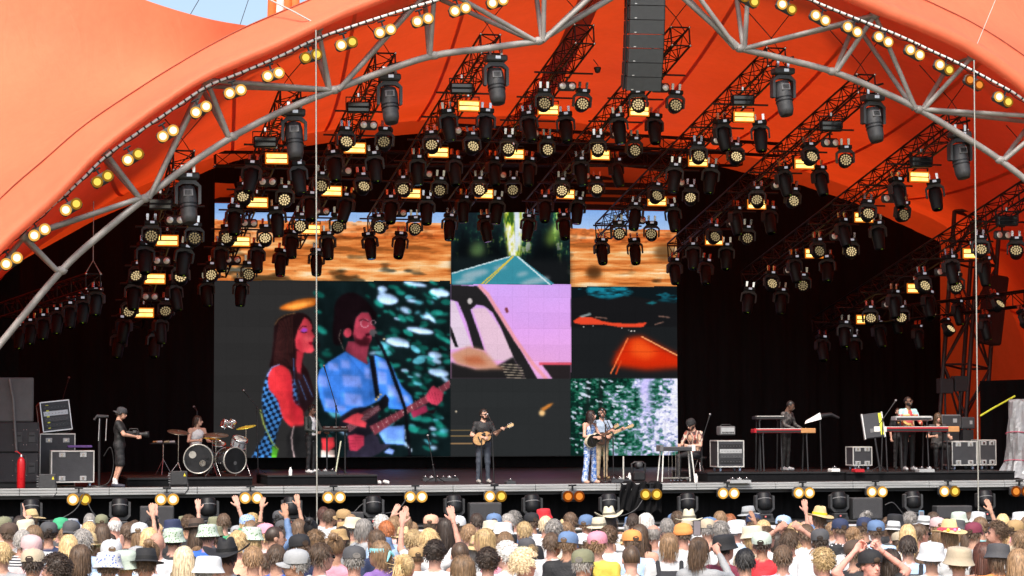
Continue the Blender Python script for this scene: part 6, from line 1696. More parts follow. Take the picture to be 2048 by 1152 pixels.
# ---- keyboards
def keyboard(label, px0, px1, py, Y, th, body, ends=None, Zf=None, legs=True, keys=True):
    a, c = P(px0, py, Y), P(px1, py, Y); w_ = c.x - a.x
    t = thing('keyboard', label, 'keyboard', ((a.x + c.x) / 2, Y, a.z), R(-2), 'stage keyboards')
    b = MB(); b.box((0, 0, 0), (w_, .34, th), bev=.012); b.build('body', body, t)
    b = MB(); b.box((0, -.172, -th * .1), (w_ * .94, .008, th * .5)); b.build('front_rail', BLACK, t)
    if keys:
        n = int(w_ / .0245); b = MB()
        for k in range(n): b.box((-w_ * .46 + (k + .5) * w_ * .92 / n, -.10, th / 2 + .004), (w_ * .92 / n - .0015, .13, .012))
        b.build('white_keys', KEYW, t)['kind'] = 'stuff'
        b = MB()
        for k in range(n):
            if k % 7 not in (2, 6): b.box((-w_ * .46 + (k + 1) * w_ * .92 / n, -.07, th / 2 + .014), (.011, .085, .014))
        b.build('black_keys', BLACK, t)['kind'] = 'stuff'
    b = MB(); b.box((0, .09, th / 2 + .006), (w_ * .9, .12, .012), bev=.003); b.build('control_panel', body if body is not SILV else DGREY, t)
    if ends:
        for s_, m_, ww in ends:
            b = MB(); b.box((s_ * (w_ / 2 - ww / 2 + .004), -.002, .004), (ww, .37, th + .02), bev=.012); b.build('end_cheek', m_, t)
    if legs:
        zl = a.z - Zf
        for sx in (-1, 1):
            for sy in (-1, 1): b = MB(); b.tube([(sx * w_ * .36, sy * .12, -th / 2), (sx * w_ * .36, sy * .22, -zl + .01)], .02, 8); b.build('leg', BLK2, t)
            b = MB(); b.tube([(sx * w_ * .36, -.17, -th / 2 - .02), (sx * w_ * .36, .17, -th / 2 - .02)], .02, 8); b.build('crossbar', BLK2, t)
    return t
keyboard('long red stage keyboard with wooden end before the plaid player', 1506, 1626, 862, 2.0, .10, REDK, [(1, WOOD, .38)], ZR1)
keyboard('black synthesizer above the red keyboard beside the plaid player', 1508, 1566, 836, 2.3, .08, BLK2, None, ZR1, True)
keyboard('long red stage keyboard with white and wooden ends at the far rig', 1745, 1912, 859, 1.9, .12, REDK, [(1, WOOD, .29), (-1, KEYW, .33)], ZR2)
keyboard('silver synthesizer above the far red keyboard', 1787, 1860, 837, 2.1, .10, SILV, None, ZR2, True)
# white reflecting panel and its arm
pt = P(1627, 837, 2.2); t = thing('tablet_panel', 'white slanted panel on a black arm beside the plaid player', 'panel', pt)
b = MB(); A_ = [P(1610, 847, 2.2) - pt, P(1643, 838, 2.2) - pt, P(1640, 825, 2.3) - pt, P(1612, 841, 2.35) - pt]; b.add(A_ + [v + Vector((0, .03, -.01)) for v in A_], [(0, 1, 2, 3), (7, 6, 5, 4), (0, 4, 5, 1), (1, 5, 6, 2), (2, 6, 7, 3), (3, 7, 4, 0)]); b.build('panel', WHITE, t)
b = MB(); b.tube([P(1642, 832, 2.25) - pt, P(1662, 829, 2.3) - pt, P(1678, 836, 2.3) - pt], [.06, .05, .03], 8); b.build('arm', BLK2, t); b = MB(); b.tube([P(1640, 840, 2.3) - pt, P(1643, 942, 2.3) - pt], .02, 8); b.build('post', BLK2, t)
# open case lid with yellow tape
pt = P(1750, 877, 1.8); t = thing('case_lid', 'open black case lid with a yellow taped edge', 'case lid', (pt.x, 1.8, pt.z), 0, rot=(R(-6), R(-7), R(-10)))
b = MB(); b.box((0, 0, .32), (.50, .10, .62), bev=.02); b.build('shell', CASEK, t)
for sx in (-1, 1): b = MB(); b.box((sx * .25, -.01, .32), (.035, .12, .64), bev=.006); b.build('edge', CASEE, t)
b = MB(); b.box((.19, -.058, .34), (.07, .01, .54)); b.build('tape', YTAPE, t)
b = MB(); b.box((-.02, -.056, .2), (.16, .01, .1)); b.build('sticker', MGREY, t)
b = MB(); b.tube([(0, 0, .02), (0, 0, ZR2 - pt.z)], .025, 8); b.build('post', BLK2, t)
# cases and amps at the far end
a, c, w_, h_ = span(1908, 1956, 880, 932, 2.6); flight_case('black flight case with white edges behind the far keyboard', ((a.x + c.x) / 2, 3.0, ZR2), (w_ , .6, h_ - .06))
a, c, w_, h_ = span(1958, 1982, 880, 934, 2.8); flight_case('narrow flight case by the vertical stay cable', ((a.x + c.x) / 2 + .1, 3.1, ZR2), (w_ + .1, .5, h_ - .06))
a, c, w_, h_ = span(1712, 1732, 902, 938, 3.2); flight_case('small low flight case behind the taped lid', ((a.x + c.x) / 2 + .1, 3.6, ZR2), (.5, .5, .46))
def amp(label, px0, px1, py0, py1, Y, m=DGREY):
    a, c, w_, h_ = span(px0, px1, py0, py1, Y); t = thing('amplifier', label, 'amplifier', ((a.x + c.x) / 2, Y, a.z)); b = MB(); b.box((0, .15, h_ / 2), (w_, .3, h_), bev=.02); b.build('cabinet', m, t)
    b = MB(); b.box((0, -.004, h_ / 2), (w_ * .88, .012, h_ * .8), bev=.004); b.build('grille', SPK, t); b = MB(); b.box((w_ * .18, -.012, h_ * .55), (w_ * .2, .008, h_ * .3)); b.build('badge', SILV, t)
    b = MB(); b.box((0, .15, (ZR2 - a.z) / 2 - .01), (w_ * .8, .26, a.z - ZR2 - .02)); b.build('stand', BLK2, t)
amp('grey edged amplifier behind the far keyboard player', 1883, 1922, 829, 856, 3.4, MGREY); amp('black amplifier next to the vertical stay cable', 1924, 1950, 834, 858, 3.4)
# speakers on stands by the tower
for i, (px_, py0, py1) in enumerate(((1890, 757, 787), (1919, 752, 783))):
    a, c, w_, h_ = span(px_ - 13, px_ + 13, py0, py1, 8.0); t = thing('stand_speaker', 'black speaker on a pole by the tower, %s one' % ('shorter' if i == 0 else 'taller'), 'speaker', ((a.x + c.x) / 2, 8, DECK))
    b = MB(); b.box((0, 0, a.z - DECK + h_ / 2), (w_, .32, h_), bev=.02); b.build('cabinet', SPK, t); b = MB(); b.tube([(0, 0, 0), (0, 0, a.z - DECK)], .03, 8); b.build('pole', BLK2, t)
# silver covered gear
pt = P(2052, 945, 1.4); t = thing('covered_gear', 'equipment wrapped in crumpled silver plastic sheet at the stage end', 'covered gear', (pt.x, 1.6, DECK))
rows = []; rgx = random.Random(2)
for k in range(15):
    z_ = 1.95 * k / 14; row = []
    for j in range(33):
        a = 2 * math.pi * j / 32; rr = (.46 - .14 * z_ / 2 + .14 * max(0, 1 - z_ * 2.2)) * (1 + .10 * math.sin(3 * a + z_ * 2) + .06 * math.sin(7 * a - 3 * z_) + .05 * math.sin(13 * a + 5 * z_))
        row.append((rr * math.cos(a), rr * .8 * math.sin(a), z_ + .04 * math.sin(5 * a)))
    rows.append(row)
rows.append([(.1 * math.cos(2 * math.pi * j / 32), .1 * math.sin(2 * math.pi * j / 32), 2.0) for j in range(33)])
b = MB(); b.grid(rows, smooth=False); b.build('cover', mat('silver_sheet', (.26, .26, .27), .35, .3, var=.2, bump=.7, bscale=7), t)
for z_ in (.45, 1.15): b = MB(); b.tube([((.50 - .14 * z_ / 2) * math.cos(a), (.50 - .14 * z_ / 2) * .82 * math.sin(a), z_ + .03 * math.sin(2 * a)) for a in np.linspace(0, 6.283, 25)[:-1]], .012, 5, closed=True); b.build('red_cord', mat('red_cord', (.4, .05, .1), .7), t)
b = MB(); b.tube([P(1960, 832, 3.5), P(1985, 817, 3.5), P(2030, 792, 3.5)], .026, 8); tag(b.build('yellow_pole', YTAPE), 'bright yellow pole slanting beside the silver cover', 'pole')
# front-fill speakers on the shelf
for i, (px0, px1, py0, py1, lab) in enumerate(((-30, 28, 1034, 1062, 'wide black front fill speaker at the shelf end'), (281, 349, 1012, 1042, 'black front fill speaker beneath the drums'), (690, 729, 1024, 1036, 'flat front fill speaker beneath the small keyboard'), (941, 1004, 1005, 1036, 'black front fill speaker beneath the acoustic guitarist'), (1708, 1766, 995, 1025, 'black front fill speaker beneath the far keyboards'), (1876, 1945, 1011, 1032, 'long black front fill speaker beneath the far case'))):
    a, c, w_, h_ = span(px0, px1, py0, py1, -.62); h_ = max(.12, c.z - SHELF); t = thing('front_fill_speaker', lab, 'speaker', ((a.x + c.x) / 2, -.45, SHELF), R(-3), 'front fill speakers on the shelf')
    b = MB(); b.box((0, .02, h_ / 2), (w_, .36, h_ - .004), bev=.02); b.build('cabinet', DGREY, t); b = MB(); b.box((0, -.165, h_ / 2), (w_ * .93, .012, h_ * .86), bev=.004); b.build('grille', SPK, t)
# black cloth over the edge
t = thing('hung_cloth', 'crumpled black cloth hung over the stage edge', 'cloth', P(1280, 975, -.1)); co = t.location.copy()
rows = []
for k in range(12):
    row = []
    for j in range(40):
        px_ = 1243 + j * 2.1 - 8 * (k / 11) + (6 * k / 11 if j > 20 else -4 * k / 11); py_ = 966 + 58 * k / 11 + 4 * math.sin(j * .5)
        row.append(P(px_, py_, -.12 - .05 * math.sin(j * .9 + k * .3) - .03 * math.sin(j * 2.1)) - co)
    rows.append(row)
b = MB(); b.grid([[v + Vector((0, .5, .0)) for v in rows[0]]] + rows); b.build('cloth', CLOTHK, t)
# cables lying about: along the skirt and floor
for i, pts in enumerate(([(170, 985), (150, 1020), (110, 1040), (60, 1040)], [(175, 1005), (190, 1030), (215, 1037), (250, 1036)], [(735, 1000), (720, 1012), (700, 1030), (668, 1034)], [(815, 995), (800, 1015), (785, 1024), (760, 1028)], [(1285, 1000), (1270, 1020), (1240, 1032), (1200, 1030)], [(1770, 1010), (1785, 1005), (1800, 1020), (1815, 1040)])):
    b = MB(); b.tube(catmull([P(x, y, -.35 - .02 * k) for k, (x, y) in enumerate(pts)], 6), .012, 5); tag(b.build('cable', DGREY), 'dark cable drooping across the stage skirt, %s from the left' % ORD[i], 'cable', 'cables on the stage skirt')
# ------------------------------------------------------------------ people on the stage
SKA, SKB, SKD = (.62, .36, .26), (.55, .30, .21), (.11, .055, .035)
def colour_arr(V, lab, skin, shirt, legs, shoe, hair=(.03, .02, .015), pat=None, legpat=None, sock=(.7, .7, .7)):
    s_ = lab.astype(str); c = np.ones((len(V), 4), np.float32); c[:, :3] = skin
    def setc(m, col): c[m, :3] = col
    setc(s_ == 'shirt', shirt); setc(s_ == 'legs', legs); setc(s_ == 'shoe', shoe); setc(s_ == 'sock', sock); setc(s_ == 'eye', (.02, .015, .012)); setc(np.isin(s_, ('brow', 'beard')), hair); setc(s_ == 'lip', (.42 * skin[0] / .6, .13, .12))
    if pat is not None: m = s_ == 'shirt'; c[m, :3] = pat(V[m])
    if legpat is not None: m = s_ == 'legs'; c[m, :3] = legpat(V[m])
    return c
def performer(label, pos, rz, pose, skin, shirt, legcol, shoe, hair, hs, hat=None, hatc=None, scale=1.0, group='people on the stage', head_e=(0, 0, 0), pat=None, legpat=None, glasses=False, phones=False, **kw):
    HR = (Matrix.Rotation(head_e[2], 3, 'Z') @ Matrix.Rotation(head_e[0], 3, 'X') @ Matrix.Rotation(head_e[1], 3, 'Y'))
    V, Fq, lab, J = body_arrays(pose, headrot=[list(r) for r in HR], h=.019, **kw)
    me = np_mesh('person', V, Fq, colour_arr(V, lab, skin, shirt, legcol, shoe, hair, pat, legpat), PAINT)
    o = obj('person', me, None, pos, (0, 0, rz)); o.scale = (scale,) * 3
    tag(o, label, 'person', group)
    hl = Vector(J['head']); he = HR.to_euler()
    if hs: h = obj('hair', get_hair(hs, 1), o, hl, he); h['hair'] = list(hair); h.scale = (1.03,) * 3
    if hat: h = obj('hat', get_hat(hat), o, hl, he); h['hat'] = list(hatc); h['band'] = [c * .5 for c in hatc]; h['pattern'] = 0.0; h['hat2'] = [0, 0, 0]; h.scale = (1.03,) * 3
    if glasses:
        b = MB()
        for sx in (-1, 1): b.lathe([(.0, -.003), (.021, -.003), (.021, .003), (0, .003)], 12, T(sx * .033, -.106, .010) @ rot4('X', 90)); b.tube([(sx * .052, -.10, .014), (sx * .082, 0, .008)], .0035, 5)
        b.tube([(-.014, -.107, .014), (.014, -.107, .014)], .0035, 5); b.build('sunglasses', GLASSK, o, hl).rotation_euler = he
    if phones:
        b = MB(); b.tube([(.092 * math.cos(a), .014, .02 + .118 * math.sin(a)) for a in np.linspace(0, math.pi, 15)], .008, 6)
        for sx in (-1, 1): b.ball((sx * .09, .014, -.005), (.02, .036, .042), 10, 8)
        b.build('headphones', BLACK, o, hl).rotation_euler = he
    return o, J
def W_(o, v): return o.matrix_basis @ Vector(v)
def checker(ca, cb, s=.045):
    ca, cb = np.array(ca), np.array(cb)
    return lambda V: np.where(((np.floor((np.arctan2(V[:, 1], V[:, 0]) * .16) / s) + np.floor(V[:, 2] / s)) % 2 == 0)[:, None], ca, cb)
def blotch(cols, f=9.0):
    cols = np.array(cols)
    def g(V):
        n = np.sin(V[:, 0] * f * 2.1 + V[:, 2] * f) + np.sin(V[:, 2] * f * 2.7 - V[:, 1] * f * 1.3 + 1) + np.sin((V[:, 0] + V[:, 1]) * f * 3.1)
        return cols[np.clip(((n + 2.4) / 4.8 * len(cols)).astype(int), 0, len(cols) - 1)]
    return g
def swirl(ca, cb):
    ca, cb = np.array(ca), np.array(cb)
    return lambda V: np.where((np.sin(V[:, 2] * 75 + 3.2 * np.sin(V[:, 0] * 42 + V[:, 1] * 20)) * np.sin(V[:, 0] * 90 + 2.5 * np.sin(V[:, 2] * 38)) > -.05)[:, None], ca, cb)
def guitar(name, label, holder, org, neck_dir, up, front, topc, edge, scale=1.0, electric=False):
    # org: soundhole point; neck_dir along the neck; front: outward normal
    n_ = Vector(neck_dir).normalized(); f_ = Vector(front); f_ = (f_ - n_ * f_.dot(n_)).normalized(); u_ = n_.cross(f_)
    M = Matrix(((n_.x, -f_.x, u_.x, org[0]), (n_.y, -f_.y, u_.y, org[1]), (n_.z, -f_.z, u_.z, org[2]), (0, 0, 0, 1))) @ Matrix.Scale(scale, 4)
    t = thing(name, label, 'guitar', (0, 0, 0), 0, 'guitars'); t.matrix_basis = M
    out = []
    for k in range(36):
        a = 2 * math.pi * k / 36; c = math.cos(a)
        r = .185 if c < 0 else .15
        waist = 1 - .22 * math.exp(-((c - .12) / .28) ** 2)
        out.append((c * (.29 if c < 0 else .21) - .04, math.sin(a) * r * waist))
    dp = .05 if electric else .10
    b = MB(); b.prism(out, 0, dp); bd = b.build('body', edge, t)
    b = MB(); b.prism([(x * .96, z * .96) for x, z in out], -.004, -.0005); b.build('top', topc, bd)
    if not electric:
        b = MB(); b.lathe([(0, .0062), (.048, .0062)], 18, rot4('X', 90)); b.build('soundhole', BLACK, bd)
        b = MB(); b.prism([(-.06, -.10), (.04, -.11), (.06, -.05), (0, -.045), (-.05, -.03)], -.0062, -.0045); b.build('pickguard', BLACK, bd)
    b = MB(); b.box((-.16, -.008, 0), (.03, .012, .16)); b.build('bridge', BLACK, bd)
    b = MB(); b.box((.36, -.004, 0), (.56, .022, .048), bev=.005); nk = b.build('neck', mat('rosewood', (.12, .05, .03), .4) if not electric else mat('maple_neck', (.55, .38, .2), .4), t)
    b = MB()
    for k in range(14): b.box((.12 + .036 * k, -.0165, 0), (.004, .003, .046))
    b.build('frets', CHROME, nk)['kind'] = 'stuff'
    b = MB(); b.prism([(.64, -.028), (.80, -.040), (.82, 0), (.80, .040), (.64, .028)], -.008, .012); hd = b.build('headstock', mat('pale_headstock', (.6, .42, .22), .4), t)
    for k in range(6): b = MB(); b.ball((.68 + .045 * (k % 3), 0, (.05 if k < 3 else -.05)), (.012, .008, .016), 8, 6); b.build('tuner', CHROME, hd)
    return t
def gplace(o, J, **kw): pass
# camera operator at the stage edge (faces right and away)
f = PF(238, 975); 
cam_pose = dict(elR=(.30, -.12, 1.16), wrR=(.14, -.36, 1.14), elL=(-.30, -.14, 1.17), wrL=(-.10, -.38, 1.12), head=(0, -.05, 1.63), knL=(-.10, -.06, .50), anL=(-.10, .05, .09), toL=(-.10, -.12, .035), knR=(.10, .02, .50), anR=(.10, .12, .09), toR=(.10, -.05, .035))
co_, J = performer('camera operator in black shirt and shorts with headphones', f, R(78), cam_pose, SKB, (.012, .012, .013), (.016, .016, .018), (.04, .04, .06), (.05, .04, .03), 'short', 'cap_back', (.04, .04, .045), 1.02, head_e=(R(14), 0, R(-6)), legs='short', bulk=1.14, phones=True)
cp = W_(co_, (.02, -.33, 1.17)); t = thing('video_camera', 'black shoulder video camera held by the camera operator', 'camera', cp, R(78)); t.scale = (.85, .85, .85)
b = MB(); b.box((0, .05, 0), (.15, .38, .17), bev=.03); b.build('body', BLK2, t); b = MB(); b.lathe([(.06, 0), (.065, .12), (.085, .16), (.085, .24), (.07, .24), (0, .22)], 18, T(0, -.14, 0) @ rot4('X', 90)); b.build('lens', BLACK, t)
b = MB(); b.tube([(0, .15, .09), (0, .12, .15), (0, -.08, .15), (0, -.1, .09)], .015, 6); b.build('handle', BLACK, t); b = MB(); b.box((-.11, -.02, .07), (.09, .10, .07), bev=.01); b.build('viewfinder', DGREY, t)
b = MB(); b.box((.09, .05, .0), (.012, .10, .05)); b.build('tape', mat('orange_yellow', (.85, .5, .03), .6), t)
pt = P(212, 905, .9); t = thing('camera_rig', 'black camera support stand behind the operator', 'stand', (pt.x - .15, .9, DECK))
b = MB(); b.tube([(0, 0, 0), (0, 0, 1.55)], .03, 8); b.lathe([(.28, 0), (.28, .03), (.03, .05)], 20); b.build('post', BLK2, t); b = MB(); b.tube([(-.12, 0, 1.52), (-.05, 0, 1.62), (.2, 0, 1.6)], .03, 8); b.box((.05, 0, 1.6), (.2, .08, .06), bev=.015); b.build('arm', DGREY, t)
for k in range(2): b = MB(); b.tube([(.0 + .16 * k, -.02, 1.55), (-.02 + .16 * k, -.02, 1.05)], .012, 6); b.build('light_bar', ALU, t)
b = MB(); b.tube(catmull([(.1, 0, .7), (.25, -.05, .9), (.32, -.05, .5), (.2, -.1, .1), (-.1, -.2, .02)], 6), .014, 6); b.build('cable', BLACK, t)
# drummer
f = P(391, 905, 3.05); sit = dict(pelvis=(0, 0, .62), waist=(0, -.02, .77), chest=(0, -.06, .98), neck=(0, -.07, 1.13), head=(.0, -.10, 1.295), shL=(-.185, -.06, 1.075), shR=(.185, -.06, 1.075), hipL=(-.09, -.02, .60), hipR=(.09, -.02, .60), knL=(-.16, -.42, .56), knR=(.16, -.42, .56), anL=(-.17, -.42, .09), anR=(.17, -.42, .09), toL=(-.18, -.58, .035), toR=(.18, -.58, .035), elL=(-.28, -.12, .82), wrL=(-.16, -.36, .84), elR=(.28, -.12, .82), wrR=(.20, -.40, .80))
o, J = performer('drummer in white tank top seated behind the drum kit', (f.x, 3.05, ZDR), R(28), sit, SKA, (.78, .78, .78), (.02, .018, .022), (.02, .02, .02), (.05, .028, .018), 'medium', head_e=(0, 0, R(42)), sleeve='tank', scale=1.0)
for k, (a_, c_) in enumerate((((.18, -.42, .82), (.05, -.74, .92)), ((-.16, -.38, .86), (-.05, -.72, .95)))):
    b = MB(); b.tube([W_(o, a_), W_(o, c_)], [.009, .006], 6); tag(b.build('drumstick', WOOD), 'wooden drumstick in the drummer\'s %s hand' % ('outer' if k == 0 else 'inner'), 'drumstick', 'drumsticks')
# man at the small keyboard
f = PF(622, 946, ZK1); pl = dict(elR=(.27, -.10, 1.12), wrR=(.18, -.34, 1.05), elL=(-.27, -.08, 1.12), wrL=(-.16, -.34, 1.05), head=(0, -.05, 1.625))
o, J = performer('man in open dark jacket and white tee behind the stay cable', f, R(40), pl, (.2, .1, .07), (.02, .026, .024), (.012, .012, .014), (.75, .75, .75), (.015, .01, .01), 'curly', None, None, .94, head_e=(R(16), 0, 0), pat=lambda V: np.where(((np.abs(V[:, 0]) < .075) & (V[:, 1] < -.02))[:, None], np.array((.75, .76, .78)), np.array((.03, .04, .036))), sleeve='long')
# acoustic guitarist
f = PF(967, 966)
gp = dict(elR=(.30, -.06, 1.16), wrR=(.36, -.30, 1.28), elL=(-.30, -.02, 1.14), wrL=(-.05, -.25, 1.08), head=(.01, -.03, 1.635), anL=(-.13, .02, .09), anR=(.12, .02, .09), knL=(-.12, -.01, .5))
o, J = performer('bearded man in black shirt and jeans playing acoustic guitar', f, R(4), gp, SKA, (.018, .018, .02), (.045, .055, .075), (.35, .33, .3), (.02, .014, .012), 'short', None, None, 1.0, head_e=(R(4), 0, R(14)), beard=True, glasses=True, bulk=1.1)
guitar('acoustic_guitar', 'sunburst acoustic guitar held by the bearded man', o, W_(o, (-.03, -.22, 1.10)), (o.matrix_basis.to_3x3() @ Vector((.80, -.16, .36))), (0, 0, 1), o.matrix_basis.to_3x3() @ Vector((.1, -1, .12)), mat('sunburst_top', (.52, .30, .13), .35, var=.35, scale=5), mat('dark_wood_side', (.16, .06, .03), .4), .92)
# singer and the man beside her
f = PF(1180, 967)
sp_ = dict(elR=(.26, -.10, 1.12), wrR=(.34, -.34, 1.24), elL=(-.27, -.06, 1.13), wrL=(-.03, -.24, 1.10), head=(.0, -.05, 1.62), anL=(-.17, .02, .09), knL=(-.13, -.01, .5), toL=(-.20, -.12, .035), anR=(.16, .02, .09), knR=(.12, -.02, .5), toR=(.18, -.12, .035))
o, J = performer('singer with long dark hair in a blue patterned jumpsuit', f, R(34), sp_, (.60, .34, .25), (.16, .30, .55), (.1, .2, .45), SKA, (.022, .010, .010), 'long', None, None, .985, fem=True, head_e=(R(-4), 0, R(22)), sleeve='tank', legs='flare', pat=swirl((.09, .2, .5), (.5, .58, .72)), legpat=swirl((.06, .17, .5), (.55, .62, .75)), bulk=.95)
guitar('acoustic_guitar', 'black acoustic guitar held by the singer', o, W_(o, (-.02, -.22, 1.07)), (o.matrix_basis.to_3x3() @ Vector((.80, -.20, .42))), (0, 0, 1), o.matrix_basis.to_3x3() @ Vector((.1, -1, .1)), mat('black_lacquer', (.008, .008, .009), .2), mat('pale_binding', (.55, .48, .36), .4), .9)
f = PF(1204, 958)
o, J = performer('man in pale blue shirt and beige trousers beside the singer', f, R(8), dict(elR=(.30, -.06, 1.16), wrR=(.42, -.26, 1.24), elL=(-.29, -.04, 1.14), wrL=(.02, -.25, 1.06), head=(.0, -.03, 1.63)), SKA, (.42, .52, .66), (.42, .33, .21), (.3, .2, .1), (.03, .015, .012), 'curly', None, None, 1.02, head_e=(0, 0, R(-12)), beard=True, glasses=False)
guitar('electric_guitar', 'electric guitar with maple neck behind the singer', o, W_(o, (.04, -.20, 1.05)), (o.matrix_basis.to_3x3() @ Vector((.85, -.12, .36))), (0, 0, 1), o.matrix_basis.to_3x3() @ Vector((.1, -1, .1)), mat('dark_brown_top', (.06, .03, .02), .25), BLACK, .95, True)
# pedal steel player
f = PF(1391, 962)
o, J = performer('man in black beanie and patterned shirt seated at the pedal steel', (f.x + .05, f.y + .18, DECK), R(-52), {**sit, 'elL': (-.26, -.16, .80), 'wrL': (-.10, -.42, .80), 'elR': (.26, -.16, .80), 'wrR': (.12, -.44, .80), 'head': (0, -.16, 1.27)}, SKA, (.4, .2, .15), (.016, .016, .018), (.05, .05, .05), (.03, .02, .015), 'short', 'beanie', (.012, .012, .014), 1.08, head_e=(R(24), 0, 0), pat=blotch([(.05, .03, .03), (.34, .10, .07), (.6, .5, .4), (.12, .05, .05), (.5, .3, .2)]), glasses=True, beard=True)
# plaid keyboard player
f = PF(1588, 942, ZR1)
o, J = performer('man in dark plaid shirt bending over the red keyboard', (f.x, f.y + .6, ZR1), R(40), dict(chest=(0, -.06, 1.28), neck=(0, -.09, 1.43), head=(0, -.15, 1.585), shL=(-.185, -.05, 1.38), shR=(.185, -.05, 1.38), elR=(.28, -.10, 1.12), wrR=(.20, -.36, 1.02), elL=(-.27, -.14, 1.10), wrL=(-.14, -.36, 1.02)), SKD, (.05, .05, .05), (.014, .013, .013), (.6, .6, .6), (.01, .008, .008), 'buzz', None, None, 1.02, head_e=(R(22), 0, R(20)), sleeve='long', pat=checker((.035, .034, .034), (.10, .09, .085), .06))
# far keyboard player
f = PF(1841, 942, ZR2)
o, J = performer('smiling man in turquoise and red patterned shirt at the far keyboards', (f.x, f.y + .75, ZR2), R(8), dict(elR=(.28, -.08, 1.14), wrR=(.22, -.34, 1.04), elL=(-.28, -.08, 1.14), wrL=(-.22, -.34, 1.04)), (.16, .08, .05), (.3, .6, .6), (.012, .012, .014), (.6, .6, .6), (.012, .009, .008), 'buzz', None, None, 1.06, head_e=(R(-8), 0, R(22)), beard=True, sleeve='long', glasses=True,
    pat=lambda V: np.where((V[:, 2] > 1.33)[:, None] & (np.abs(V[:, 0]) > .06)[:, None], np.array((.42, .72, .72)), blotch([(.45, .72, .70), (.62, .06, .06), (.7, .5, .16), (.6, .1, .1), (.7, .62, .4)], 6)(V)))
# two stage hands behind the far rig
f = P(1797, 905, 4.2)
performer('stage hand in black standing behind the far keyboard rig', (f.x, 4.2, ZR2), R(5), dict(), SKA, (.012, .012, .013), (.012, .012, .013), (.02, .02, .02), (.04, .025, .02), 'buzz', None, None, .90, beard=True)
f = P(1874, 905, 3.0)
performer('long haired stage hand crouching behind the far red keyboard', (f.x, 3.0, ZR2), R(-5), {**sit}, SKA, (.05, .045, .045), (.012, .012, .013), (.02, .02, .02), (.09, .055, .03), 'long', None, None, 1.02, head_e=(R(8), 0, 0))
# ------------------------------------------------------------------ the audience
HCOL = dict(bk=(.012, .010, .010), db=(.035, .020, .012), br=(.095, .055, .030), lb=(.22, .13, .065), bl=(.52, .36, .17), wb=(.70, .56, .36), gy=(.27, .25, .23), wh=(.58, .56, .53), rd=(.36, .11, .03), ch=(.07, .022, .012))
HNAME = dict(bk='black', db='dark brown', br='brown', lb='light brown', bl='blond', wb='pale blond', gy='grey', wh='white', rd='ginger', ch='auburn')
CC = dict(wt=(.62, .63, .64), gy=(.33, .34, .35), dg=(.07, .07, .075), bk=(.014, .014, .016), nv=(.022, .032, .08), bu=(.03, .13, .55), lb=(.42, .58, .80), dn=(.12, .2, .36), gn=(.05, .38, .18), mt=(.48, .56, .48), ol=(.20, .20, .12), rd=(.62, .02, .03), dr=(.2, .03, .06), pk=(.75, .28, .36), lp=(.62, .42, .42), og=(.82, .30, .08), pe=(.78, .42, .28), bg=(.46, .38, .27), cr=(.60, .54, .40), tn=(.42, .27, .12), ye=(.75, .55, .08), pu=(.22, .12, .35), br=(.08, .05, .035), tl=(.25, .62, .66), st=(.60, .44, .22), sk=(.62, .36, .26))
CN = dict(wt='white', gy='grey', dg='charcoal', bk='black', nv='navy', bu='bright blue', lb='light blue', dn='denim blue', gn='green', mt='pale mint', ol='olive', rd='red', dr='burgundy', pk='pink', lp='pale pink', og='orange', pe='peach', bg='beige', cr='cream', tn='tan', ye='yellow', pu='purple', br='dark brown', tl='teal', st='straw', sk='bare')
